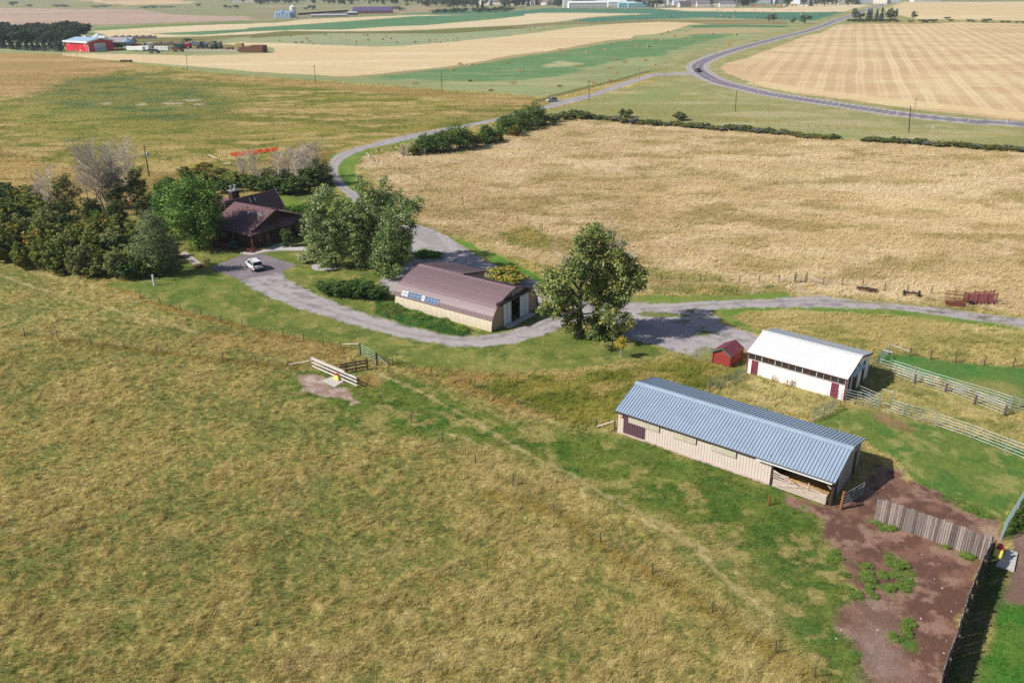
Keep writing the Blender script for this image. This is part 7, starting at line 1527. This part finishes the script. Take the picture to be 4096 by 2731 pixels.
def ftree(key, pb, h, w, label, group=None, name='tree', cat='tree'):
    cr, tk, w0, h0 = TK[key]; o = empty(name, U(*pb), r_.random()*6.28, label, cat, group); o.scale = (w/w0, w/w0, h/h0); mesh_obj('crown', cr, o); mesh_obj('trunk', tk, o); return o
# shelterbelt
for row, (yb, n, k) in enumerate(((138, 11, 'shd'), (150, 12, 'shd'), (162, 13, 'shd'), (174, 12, 'shd'), (186, 12, 'shd'))):
    for i in range(n):
        x = -60+430*(i+.5)/n+r_.normal()*7-row*6; 
        if row == 0 and x < 20: yb2 = yb+6
        else: yb2 = yb
        if x > 300 and row > 1: continue
        ftree(k, (x, yb2+r_.normal()*2), 10.5+3.5*r_.random(), 12+4*r_.random(), 'dark leafy tree in the dense shelterbelt left of the red shop', 'leafy trees of the shelterbelt', 'shelterbelt_tree')
for i, x in enumerate((-40, -10, 18, 48, 78, 108, 132, 155, 180, 205, 232, 248)):
    ftree('spr' if x > 100 else 'sprd', (x, 196+x*.055+r_.normal()*1.5), (8.5 if x > 170 else 6.5)+2*r_.random(), 5+1.5*r_.random(), 'blue-green spruce in the front row of the shelterbelt', 'spruces in front of the shelterbelt', 'spruce_tree')
# red shop
def gable(o, L_, W_, he, hr, wall, roof, ov=.5, parts=('wall', 'roof'), t=.15):
    mb = MB(); mb.slab([(0, 0, 0), (L_, 0, 0), (L_, 0, he), (0, 0, he)], .2); mb.slab([(L_, W_, 0), (0, W_, 0), (0, W_, he), (L_, W_, he)], .2)
    mb.slab([(L_, 0.2, 0), (L_, W_-.2, 0), (L_, W_-.2, he), (L_, W_/2, hr-.05), (L_, .2, he)], .2); mb.slab([(0, W_-.2, 0), (0, .2, 0), (0, .2, he), (0, W_/2, hr-.05), (0, W_-.2, he)], .2)
    mb.build(parts[0], wall, o); s = (hr-he)/(W_/2); mb = MB()
    mb.slab([(-ov, -ov, he-ov*s+t), (L_+ov, -ov, he-ov*s+t), (L_+ov, W_/2, hr+t), (-ov, W_/2, hr+t)], t); mb.slab([(L_+ov, W_+ov, he-ov*s+t), (-ov, W_+ov, he-ov*s+t), (-ov, W_/2, hr+t), (L_+ov, W_/2, hr+t)], t)
    return mb.build(parts[1], roof, o)
a = np.array([-329.79, 650.64, 0]); rz = math.radians(-33.5); Ls, Ws = 29.3, 20.0
shop = empty('red_shop', a, rz, 'bright red metal shop with pale roof and big white door in the farmyard', 'shop')
M_red = mat('bright_red_metal', (226, 44, 66), .5, .05, .3, .4); M_paleblue = mat('pale_blue_roof', (168, 196, 216), .5, .05, .3, .4)
gable(shop, Ls, Ws, 7.0, 9.2, M_red, M_paleblue, 1.0)
mb = MB(); s = 2.2/10; mb.box((Ls/2, -1.04, 6.75), (Ls+2.1, .1, 1.4)); mb.bar((Ls+1.05, -1.0, 6.8), (Ls+1.05, Ws/2, 9.0), .1, .9); mb.bar((Ls+1.05, Ws/2, 9.0), (Ls+1.05, Ws+1, 6.8), .1, .9); mb.build('fascia', M_white, shop)
mb = MB(); mb.box((Ls+.1, 9.2, 2.9), (.2, 9.0, 5.6)); mb.box((Ls+.22, 9.2, 2.2), (.06, 8.8, .35), mi=1); mb.build('overhead_door', [mat('pale_door', (216, 224, 232), .5, .03, 1), mat('door_glass_strip', (96, 112, 120), .3)], shop)
mb = MB(); mb.box((Ls+.08, .1, 3.3), (.3, .3, 6.6)); mb.box((Ls-2.4, -.05, 3.3), (.25, .2, 6.4)); mb.build('corner_trim', M_white, shop)
for x, z in ((4.5, 5.0), (Ls-4, 5.0), (12.5, .9), (18.5, .9)):
    mb = MB(); mb.box((x, -.05, z), (1.5, .12, 1.0)); mb.build('window', mat('pale_window', (236, 232, 232), .4), shop)
def bin_(loc, r, h, label, group, c=(196, 206, 216), leg=0.0, name='grain_bin', hop=False):
    o = empty(name, loc, 0, label, 'grain bin', group); m_ = mat('bin_%d_%d_%d' % c, c, .4, .05, 2, .5, metal=.1); mb = MB()
    if hop: mb.revolve([(.3, leg*.3), (r, leg), (r, h)], 18); 
    else: mb.revolve([(r, 0), (r, h*.33), (r*1.01, h*.34), (r, h*.35), (r, h*.66), (r*1.01, h*.67), (r, h*.68), (r, h)], 20)
    mb.build('shell', m_, o); mb = MB(); mb.revolve([(r*1.06, h-.02), (r*.2, h+r*.62), (.25, h+r*.7)], 20); mb.build('cone_roof', m_, o)
    mb = MB(); mb.tube((0, 0, h+r*.68), (0, 0, h+r*.68+.4), .35, .3, 10); mb.build('cap', M_steel, o)
    if hop:
        for i in range(6):
            t = i*1.047; mb = MB(); mb.tube((r*.95*math.cos(t), r*.95*math.sin(t), 0), (r*.95*math.cos(t), r*.95*math.sin(t), leg+.2), .12); mb.build('leg', M_steel, o)
for x, y, r, yt, lb in ((345, 172, 4.0, 141, 'silver'), (363, 174, 2.4, 148, 'small bluish'), (381, 174, 3.6, 140, 'blue-grey'), (396, 176, 3.6, 134, 'tall white'), (412, 177, 2.8, 141, 'white'), (423, 178, 2.4, 143, 'rightmost white')):
    h = HT(x, y, yt)-.7*r; bin_(U(x, y), r, h, lb+' cone roofed grain bin behind the red shop', 'grain bins behind the red shop', (236, 238, 242) if 'white' in lb or 'silver' in lb else (168, 188, 214))
hm_ = empty('farm_house', G('c1', 925, 392), math.radians(-12), 'grey roofed low farm house right of the red shop', 'house'); gable(hm_, 20, 9, 3.0, 6.0, mat('far_pale_wall', (206, 196, 190)), mat('grey_far_roof', (164, 156, 164), .8), .6)
mb = MB()
for x in (4, 9, 14): mb.box((x, -.04, 1.5), (1.8, .12, 1.3))
mb.build('windows', M_glass, hm_)
for x, y, w, h in ((1010, 425, 11, 6.5), (1045, 424, 11, 6.5), (985, 420, 8, 5)): ftree('dec', px('c1', (x, y))[0], h, w, 'dark bush beside the grey roofed farm house', 'bushes at the farm house', 'yard_bush', 'bush')
bin_(G('c1', 1100, 408), 4.2, 4.2, 'squat pale blue tank beside the farm house bushes', None, (150, 178, 200), name='water_tank')
# machinery
def wheels(o, xs, w, r, t=.35):
    for x in xs:
        for s_ in (-1, 1):
            mb = MB(); mb.tube((x, s_*(w/2-t), r), (x, s_*w/2, r), r, None, 14); mb.build('wheel', M_tyre, o)
def trailer(loc, rz, label, L_=8, c=(240, 240, 242), win=True, name='camper_trailer', h=2.7):
    o = empty(name, loc, rz, label, 'trailer'); mb = MB(); mb.box((0, 0, .7+h/2), (L_, 2.5, h)); mb.build('body', mat('tr_%d' % c[0], c, .4, .03, 1), o, bevel=.15)
    if win:
        for x in (-L_*.3, -.3, L_*.28):
            for s_ in (-1, 1):
                mb = MB(); mb.box((x, s_*1.26, 2.4), (.9, .06, .7)); mb.build('window', M_glass, o)
    mb = MB(); mb.bar((L_/2, 0, .6), (L_/2+1.3, 0, .5), .2); mb.build('hitch', M_plastic, o); wheels(o, (-.5, .5), 2.4, .38); return o
def tractor(loc, rz, label, c, rim=(226, 200, 60), name='tractor', sc=1.0):
    o = empty(name, loc, rz, label, 'tractor'); m_ = mat('mach_%d_%d_%d' % c, c, .4, .06, 2, .5)
    mb = MB(); mb.box((1.1, 0, 1.5), (2.6, 1.0, 1.0)); mb.box((-.6, 0, 1.3), (1.6, 1.3, .9)); mb.build('bonnet', m_, o, bevel=.1); mb = MB(); mb.box((-.7, 0, 2.5), (1.5, 1.5, 1.5), top=.9); mb.build('cab', M_auto, o)
    mb = MB(); mb.box((-.7, 0, 3.32), (1.6, 1.6, .18)); mb.build('cab_roof', m_, o); wheels(o, (-.9,), 2.5, 1.0, .6); wheels(o, (1.7,), 2.1, .65, .45); o.scale = (sc,)*3; return o
def combine(loc, rz, label, c, name='combine_harvester'):
    o = empty(name, loc, rz, label, 'combine'); m_ = mat('mach_%d_%d_%d' % c, c, .4, .06, 2, .5)
    mb = MB(); mb.box((-1.2, 0, 2.3), (5.2, 2.8, 2.2)); mb.box((-1, 0, 3.6), (3.2, 2.4, .6)); mb.build('body', m_, o, bevel=.15); mb = MB(); mb.box((2.2, 0, 2.9), (1.5, 1.9, 1.7), top=.9); mb.build('cab', M_auto, o)
    mb = MB(); mb.box((4.2, 0, .8), (1.4, 7.0, 1.0)); mb.build('header', m_, o); mb = MB(); mb.bar((2.8, 0, 1.8), (3.8, 0, .9), 1.2, .7); mb.build('feeder_house', m_, o)
    mb = MB(); mb.tube((-.5, 1.5, 3.6), (-3.6, 2.2, 4.1), .18); mb.build('unload_auger', m_, o); wheels(o, (1.0,), 3.4, .95, .7); wheels(o, (-3.0,), 2.8, .65, .45); return o
def ftruck(loc, rz, label, c, box_c, name='farm_truck'):
    o = empty(name, loc, rz, label, 'truck'); m_ = mat('mach_%d_%d_%d' % c, c, .4, .06, 2, .5)
    mb = MB(); mb.box((2.6, 0, 1.6), (1.8, 2.2, 1.6)); mb.box((4.0, 0, 1.2), (1.2, 1.7, .9)); mb.build('cab', m_, o, bevel=.1); mb = MB(); mb.box((2.75, 0, 2.1), (1.4, 2.24, .6)); mb.build('cab_glass', M_auto, o)
    mb = MB(); mb.box((-1.0, 0, 2.0), (5.0, 2.4, 1.5)); mb.build('grain_box', mat('box_%d_%d_%d' % box_c, box_c, .6, .1, 2), o); wheels(o, (-2.2, -1.2, 3.8), 2.4, .5); return o
K2 = lambda x, y: G('k2', x, y)
trailer(G('c1', 1165, 440), math.radians(160), 'long white stock trailer at the left of the farmyard machinery', 15, name='stock_trailer', win=False); trailer(G('c1', 1240, 436), math.radians(165), 'white flat trailer behind the long stock trailer', 9, win=False, name='box_trailer')
trailer(K2(235, 405), math.radians(168), 'white camper trailer with dark windows in the farmyard', 11)
ftruck(K2(70, 438), math.radians(-10), 'dark blue grain truck left of the white camper', (58, 62, 84), (52, 58, 80)); ftruck(K2(520, 412), math.radians(-8), 'dark red farm truck right of the camper', (140, 40, 52), (120, 52, 50))
combine(K2(540, 360), math.radians(185), 'dark green combine harvester in the machinery row', (38, 92, 66)); combine(K2(690, 348), math.radians(175), 'crimson combine harvester in the machinery row', (176, 36, 72))
combine(G('c1', 1275, 412), math.radians(190), 'white and black combine harvester by the blue tank', (206, 206, 210)); ftruck(G('c1', 1172, 408), math.radians(0), 'small dark red grain wagon near the blue tank', (134, 44, 50), (134, 44, 50))
tractor(K2(1220, 318), math.radians(200), 'pale tractor standing behind the green one', (206, 216, 222), sc=1.3); tractor(K2(1225, 364), math.radians(195), 'bright green tractor right of the seeding machine', (30, 138, 70), sc=1.3); tractor(K2(1320, 352), math.radians(175), 'smaller bright green tractor at the end of the row', (34, 146, 78))
for i, (x, y, lb) in enumerate(((870, 300, 'left'), (930, 304, 'middle'), (1000, 308, 'right'))):
    o = empty('cultivator', K2(x, y), math.radians(-12+i*9), 'folded pale blue cultivator, %s of three in the machinery row' % lb, 'cultivator'); mb = MB()
    mb.box((0, 0, 1.0), (7, .3, .3)); mb.box((0, 1.2, 1.0), (7, .3, .3)); mb.bar((0, 0, 1), (0, 4, .8), .3); mb.build('frame', mat('pale_blue_paint', (188, 206, 226), .5), o)
    for s_ in (-1, 1):
        mb = MB(); mb.slab([(s_*3.5, -.8, 1), (s_*3.5, 2, 1), (s_*3.0, 2, 3.0), (s_*3.0, -.8, 3.0)], .3); mb.build('folded_wing', mat('pale_blue_paint', (188, 206, 226)), o)
    wheels(o, (-1.5, 1.5), 2.2, .5)
o = empty('air_seeder', K2(1050, 356), math.radians(-6), 'dark purple-grey seeding machine in the machinery row', 'seeder'); mb = MB(); mb.box((0, 0, .9), (15, .5, .5)); mb.box((0, 1.8, .9), (15, .5, .5)); mb.build('frame', mat('dark_violet_paint', (84, 76, 100), .6), o)
for x in (-5, 0, 5):
    mb = MB(); mb.revolve([(.4, .9), (1.4, 1.6), (1.5, 2.8), (.5, 3.3)], 12, (x, 1, 0)); mb.build('tank', mat('dark_violet_paint', (84, 76, 100)), o)
wheels(o, (-6, -2, 2, 6), 2.6, .6)
tractor(K2(960, 330), math.radians(170), 'dark red tractor hitched left of the seeding machine', (120, 40, 48), sc=1.2)
mb = MB()
for i in range(20): mb.box((i*.9, 0, .6+.15*(i % 3)), (.8, .25, 1.2+.3*(i % 3)))
o = mb.build('plank_fence', M_greywood); o.location = G('k2', 90, 300); o.rotation_euler = (0, 0, math.radians(6)); o.scale = (3.0, 2, 1.6); tag(o, 'old grey board fence behind the machinery row', 'fence')
o = mesh_obj('plank_fence', o.data); o.location = G('c1', 960, 335); o.scale = (2.3, 2, 1.7); tag(o, 'old grey board fence behind the grain bins', 'fence')
rr2 = np.random.default_rng(6); mb = MB(); n = 24
mb.add([(40*i/n, 2.6*math.sin(j*math.pi/4-math.pi/2)+3+.5*rr2.random(), max(0, 1.0*math.cos(j*math.pi/4-math.pi/2))*(.6+.6*rr2.random())) for i in range(n+1) for j in range(5)], [(i*5+j, (i+1)*5+j, (i+1)*5+j+1, i*5+j+1) for i in range(n) for j in range(4)])
o = mb.build('timber_heap', mat('old_timber', (172, 160, 158), .9, .3, 1.5)); o.location = K2(640, 405); o.rotation_euler = (0, 0, math.radians(-7)); tag(o, 'long grey heap of old timber in front of the machinery', 'pile')
# second farm, farther out
for i, x in enumerate((238, 260, 285, 309, 328, 348)): bin_(G('c2', x, 155), 4.6, 6.5+(i == 2)*1.5, 'blue-grey grain bin in the row at the far farm', 'grain bins at the far farm', (150, 176, 200))
bin_(G('c2', 374, 152), 4.6, 14, 'tall white hopper bin at the end of the far row', None, (240, 240, 240))
def fbuild(p, rz, L_, W_, he, hr, wc, rc, label, group=None, name='building', cat='building'):
    o = empty(name, p, rz, label, cat, group); gable(o, L_, W_, he, hr, mat('w_%d_%d_%d' % wc, wc, .7, .04, .2), mat('r_%d_%d_%d' % rc, rc, .7, .05, .2), .4)
    mb = MB(); n = max(2, int(L_/5))
    for i in range(n): mb.box((L_*(i+.5)/n, -.05, min(1.6, he*.55)), (1.4, .12, 1.2))
    mb.build('windows', M_glass, o); return o
fbuild(G('c2', 880, 122), math.radians(4), 62, 22, 4.5, 10, (150, 112, 104), (98, 84, 128), 'long barn with violet roof at the far farm', name='far_barn', cat='barn'); fbuild(G('c2', 1045, 108), math.radians(2), 22, 12, 4, 6, (170, 160, 160), (240, 242, 246), 'white roofed shed behind the violet barn', name='far_shed', cat='shed')
fbuild(G('c2', 835, 133), 0, 14, 8, 3.5, 5, (96, 90, 104), (190, 194, 200), 'small grey shed in front of the far violet barn', name='far_shed', cat='shed'); fbuild(G('c2', 520, 150), math.radians(4), 52, 8, 2.5, 4, (196, 176, 150), (190, 188, 196), 'long low open shed of the far farm', name='far_shed', cat='shed')
for (x0, y0), (x1, y1), lb in (((412, 132), (840, 102), 'upper'), ((630, 126), (860, 128), 'lower')):
    A_, B_ = G('c2', x0, y0), G('c2', x1, y1); d = B_-A_; mb = MB(); Lp = float(np.linalg.norm(d)); mb.box((Lp/2, 0, 1.5), (Lp, 1.2, 3.0)); mb.box((Lp/2, -.9, .7), (Lp*.6, .6, 1.4)); o = mb.build('windbreak_fence', mat('dark_far_fence', (92, 88, 84), .9, .2, .3)); o.location = A_; o.rotation_euler = (0, 0, math.atan2(d[1], d[0])); tag(o, lb+' dark windbreak fence of the far farm pens', 'fence')
# grove and lone trees by the highway
for x, y, k, h, w, lb in ((830, 195, 'decb', 15, 12, 'broad tree at the left end of the grove'), (880, 190, 'dec', 11, 9, 'lower tree in the left half of the grove'), (945, 190, 'spr', 14, 6, 'first spruce of the grove'), (968, 190, 'spr', 14.5, 6, 'second spruce of the grove'), (1022, 190, 'spr', 13.5, 6, 'third spruce of the grove'), (1065, 190, 'spr', 15, 6.5, 'tallest spruce of the grove'), (1135, 195, 'decb', 15.5, 13, 'broad leafy tree right of the spruces in the grove'), (1185, 190, 'decb', 14, 8, 'ragged tree at the right end of the grove'), (1358, 190, 'open', 12.5, 9, 'lone round headed tree right of the grove'), (60, 212, 'open', 12, 8, 'left tree of the pair on the field edge before the highway'), (103, 211, 'open', 12, 8, 'right tree of the pair on the field edge before the highway'), (272, 218, 'decb', 7, 7, 'small bushy tree between the pair and the wide tree'), (378, 218, 'dec', 11.5, 14, 'wide dense tree on the field edge before the highway')):
    ftree(k, px('c4', (x, y))[0], h, w, lb, None, 'spruce_tree' if k == 'spr' else 'field_tree')
for i in range(17): ftree('dec', px('c4', (775+i*27, 203+2*r_.random()))[0], 3.5+2*r_.random(), 7, 'low dark bush along the foot of the grove', 'bushes under the grove', 'grove_bush', 'bush')
for x, y, w in ((1330, 206, 8), (1440, 208, 11), (1480, 207, 9), (1535, 205, 11), (1660, 178, 9), (1690, 196, 8), (1853, 198, 8), (1890, 200, 7), (2015, 205, 12), (2155, 208, 7), (2208, 208, 7), (2285, 211, 6), (2345, 213, 7), (1980, 204, 5)): ftree('dec', px('c4', (x, y))[0], w*.42, w, 'small round bush along the top edge of the striped stubble', 'bushes along the stubble top edge', 'field_bush', 'bush')
for t_, x, y, h, w in (('c1', 115, 55, 14, 26), ('c1', 255, 62, 7, 20), ('c1', 500, 60, 6, 34), ('c1', 560, 62, 5, 26), ('c1', 830, 66, 5, 34), ('c1', 900, 62, 5, 30), ('c1', 1250, 74, 5, 30), ('c1', 1310, 72, 6, 22), ('c1', 1400, 68, 4, 26), ('c1', 1470, 68, 4, 18), ('c1', 1700, 62, 9, 12), ('c1', 1930, 78, 10, 10), ('c1', 1970, 78, 7, 8), ('c1', 2025, 78, 9, 16), ('c2', 482, 87, 6, 14), ('c2', 536, 88, 11, 16), ('c2', 1235, 78, 6, 26), ('c2', 1280, 90, 6, 30), ('c2', 1345, 58, 8, 10), ('c1', 1605, 372, 5, 9)):
    ftree('dec', px(t_, (x, y))[0], h, w, 'dark bush scattered on the rolling land before the town', 'bushes on the rolling land', 'hill_bush', 'bush')
# bushy ravine edge before the alfalfa
for i in range(34):
    t = i/33; x = 1738+t*310; y = 52-7*t+2*math.sin(i*1.7)
    if 0.42 < t < .50: continue
    ftree('decb' if i % 3 else 'open', (x, y+r_.normal()), 5+3*r_.random(), 13+5*r_.random(), 'grey-green bush along the ravine edge before the far town', 'bushes on the ravine edge', 'ravine_bush', 'bush')
# town
TREES = []
for i in range(215):
    x = 900+2550*r_.random(); y = 4+26*r_.random()
    if x < 1700: y = min(y, 14+6*r_.random())
    if x > 2600: y = min(y, 26)
    TREES.append((x, y))
for x, y in ((1690, 27), (1700, 28), (1712, 27), (1728, 27), (1800, 38), (1815, 38), (1830, 37), (1862, 36), (1890, 34), (1910, 33), (1930, 33), (2040, 34), (2060, 33), (2020, 32), (2548, 31), (2575, 31), (2598, 31), (2612, 31), (2626, 30), (2640, 30), (2844, 28), (2858, 27), (2928, 21), (3048, 16), (3105, 14)): TREES.append((x, y))
for x, y in sorted(TREES, key=lambda t: -t[1]):
    k = ['dec', 'decb', 'sprd', 'dec'][int(r_.integers(0, 4))]
    h = 14+9*r_.random(); ftree(k, (x, y), h, h*(.9 if k != 'sprd' else .45), 'dark spruce among the houses of the distant town' if k == 'sprd' else 'leafy green tree among the houses of the distant town', 'spruces in the distant town' if k == 'sprd' else 'leafy trees in the distant town', 'town_tree')
q = np.random.default_rng(33); n = 620
xs = 880+1750*q.random(n); ys = -22+34*q.random(n)**.8; cl = np.array([U(a_, b_) for a_, b_ in zip(xs, ys)]); cl[:, 2] = 5+10*q.random(n)
o = mesh_obj('distant_wood', leaves(cl, 6.5+3*q.random(n), 34, 1.5, [(70, 92, 72), (60, 80, 64), (84, 104, 84)], q)); o['kind'] = 'stuff'; tag(o, 'dense far-off wood along the valley behind the fields', 'wood')
WALL = [(236, 234, 230), (226, 214, 204), (206, 214, 222), (190, 176, 168), (212, 200, 190)]; ROOF = [(128, 124, 130), (172, 176, 184), (110, 96, 94), (206, 212, 220), (140, 118, 112)]
WN = ['white', 'cream', 'pale blue', 'brown', 'beige']; RN = ['grey', 'light grey', 'dark brown', 'white', 'red-brown']
BIG = [(2276, 34, 62, 14, 6, (242, 242, 242), (238, 240, 244), 'long white warehouse at the edge of the town fields'), (2253, 32, 14, 12, 16, (240, 236, 234), (214, 212, 212), 'tall white block beside the long warehouse'), (2420, 25, 58, 20, 9, (190, 160, 146), (214, 196, 180), 'wide tan town building with flat roof line'), (2433, 30, 30, 16, 6, (232, 230, 230), (236, 236, 240), 'white shed in front of the tan town building'), (2475, 32, 34, 20, 5, (150, 200, 214), (176, 216, 226), 'pale turquoise roofed town shed'), (2513, 32, 34, 18, 5, (160, 206, 216), (186, 222, 230), 'second pale turquoise roofed town shed'), (2070, 20, 26, 20, 13, (110, 100, 100), (128, 116, 116), 'dark brown block at the left part of the town'), (1898, 18, 40, 20, 7, (236, 226, 222), (232, 228, 228), 'white long house group left in the town'), (2340, 22, 44, 20, 7, (196, 180, 176), (178, 168, 170), 'greyish town hall left of the tan building'),
       (2700, 18, 60, 24, 6, (226, 226, 224), (236, 238, 236), 'cream roofed works hall in the town'), (2790, 16, 70, 26, 6, (232, 232, 230), (226, 230, 226), 'wide pale works hall in the middle of the town'), (3268, 14, 96, 26, 7, (226, 224, 226), (244, 246, 248), 'very long white roofed hall near the highway entry'), (3100, 16, 50, 20, 6, (90, 100, 116), (120, 128, 140), 'dark blue-grey hall with trees in front'), (2940, 12, 36, 18, 8, (238, 238, 240), (228, 234, 240), 'white house like hall right of the town centre'), (3410, 15, 60, 16, 5, (180, 178, 184), (200, 202, 208), 'grey low hall at the right end of the town'), (3655, 8, 50, 20, 7, (236, 238, 240), (240, 242, 246), 'white hall right of the highway at the top edge'), (930, 14, 70, 16, 5, (226, 216, 208), (160, 160, 166), 'long grey roofed hall at the left edge of the wood'), (1008, 14, 14, 14, 12, (236, 212, 186), (226, 206, 184), 'tall cream block at the left edge of the wood')]
for x, y, L_, W_, he, wc, rc, lb in BIG: fbuild(U(x, y), math.radians(4*r_.normal()), L_*1.15, W_, he*1.45, he*1.45+3.0, wc, rc, lb, None, 'town_building')
for i in range(170):
    x = 1850+1650*r_.random(); y = 2+29*r_.random()
    if x < 2200: y = min(y, 22)
    if x > 2950: y = min(y, 15)
    a_, b_ = int(r_.integers(0, 5)), int(r_.integers(0, 5)); L_ = 17+13*r_.random()
    fbuild(U(x, y), r_.normal()*.5, L_, 13+6*r_.random(), 5.0+2*r_.random(), 9+3*r_.random(), WALL[a_], ROOF[b_], 'small %s house with %s roof in the distant town' % (WN[a_], RN[b_]), '%s town houses with %s roofs' % (WN[a_], RN[b_]), 'town_house', 'house')
for i in range(46):
    x = 2420+1080*r_.random(); y = 13+16*r_.random()
    if x > 2900: y = min(y, 12+7*r_.random())
    a_, b_ = int(r_.integers(0, 3)), int(r_.integers(0, 4)); L_ = 26+24*r_.random()
    fbuild(U(x, y), r_.normal()*.3, L_, 16+6*r_.random(), 7+3*r_.random(), 11+3*r_.random(), WALL[a_], ROOF[b_], 'large %s works shed with %s roof at the edge of the distant town' % (WN[a_], RN[b_]), '%s works sheds with %s roofs' % (WN[a_], RN[b_]), 'works_shed', 'shed')
for i in range(40):
    x = 2300+1150*r_.random(); y = 8+20*r_.random(); y = min(y, 18) if x > 2900 else y
    h = 12+8*r_.random(); ftree(['dec', 'decb'][i % 2], (x, y), h, h*.95, 'leafy green tree among the houses of the distant town', 'leafy trees in the distant town', 'town_tree')
for i in range(60):
    x = 2560+700*r_.random(); y = 22+9*r_.random(); c = [(232, 234, 236), (190, 60, 60), (226, 140, 70), (90, 110, 150), (210, 214, 220)][int(r_.integers(0, 5))]; cn = {232: 'white', 190: 'red', 226: 'orange', 90: 'blue', 210: 'silver'}[c[0]]
    if x > 2900: y = min(y, 26)
    mb = MB(); mb.box((0, 0, .8), (5.5, 2.2, 1.1)); mb.box((.3, 0, 1.6), (2.8, 2.0, .9), top=.85); o = mb.build('parked_vehicle', mat('pv_'+cn, c, .4, .03, 1)); o.location = U(x, y); o.rotation_euler = (0, 0, r_.random()*3); tag(o, '%s vehicle parked in the works yards before the town' % cn, 'vehicle', cn+' vehicles in the works yards')
# ================================================================== CAMERA, SUN, SKY
cam = bpy.data.cameras.new('camera'); co = bpy.data.objects.new('camera', cam); COL.objects.link(co)
co.matrix_world = Matrix(((_rt[0], _up[0], -_fw[0], 0), (_rt[1], _up[1], -_fw[1], 0), (_rt[2], _up[2], -_fw[2], CAMH), (0, 0, 0, 1)))
cam.sensor_width = 36.0; cam.lens = FPX/PW*36.0; cam.clip_end = 20000; cam.clip_start = .5
SC.camera = co
SAZ, SEL = math.radians(16.5+180), math.radians(39)          # sun stands to the left and a little behind the camera
sd = Vector((math.cos(SAZ)*math.cos(SEL), math.sin(SAZ)*math.cos(SEL), math.sin(SEL)))
L = bpy.data.lights.new('sun', 'SUN'); L.energy = 4.7; L.angle = math.radians(.53); L.color = (1.0, .95, .87)
lo_ = bpy.data.objects.new('sun', L); COL.objects.link(lo_); lo_.rotation_euler = sd.to_track_quat('Z', 'Y').to_euler(); lo_.location = (-60, -20, 80)
w = bpy.data.worlds.new('World'); SC.world = w; w.use_nodes = True
nt = w.node_tree; bg = nt.nodes['Background']; sk = nt.nodes.new('ShaderNodeTexSky'); sk.sky_type = 'NISHITA'
sk.sun_disc = False; sk.sun_elevation = SEL
sk.sun_rotation = math.atan2(sd.x, sd.y)
nt.links.new(sk.outputs['Color'], bg.inputs['Color']); bg.inputs['Strength'].default_value = .075
SC.view_settings.view_transform = 'Standard'; SC.view_settings.look = 'None'; SC.view_settings.exposure = 0.42; SC.view_settings.gamma = 1
SC.cycles.max_bounces = 6; SC.cycles.diffuse_bounces = 2; SC.cycles.transparent_max_bounces = 6; SC.cycles.volume_bounces = 0
SC.cycles.use_denoising = False

# ------------------------------------------------------------------ air
def haze(d):
    m = bpy.data.materials.new('haze_air'); m.use_nodes = True; nt = m.node_tree; nt.nodes.remove(nt.nodes['Principled BSDF'])
    v = nt.nodes.new('ShaderNodeVolumePrincipled'); v.inputs['Color'].default_value = (.80, .88, 1.0, 1); v.inputs['Density'].default_value = d; v.inputs['Anisotropy'].default_value = .1
    nt.links.new(v.outputs[0], nt.nodes['Material Output'].inputs['Volume'])
    b = MB(); b.box((0, 3000, 29.5), (16000, 14000, 63)); o = b.build('haze', m); o['kind'] = 'stuff'; o['label'] = 'thin bluish air over the far fields and town'; o['category'] = 'haze'
    return o
haze(.00008)
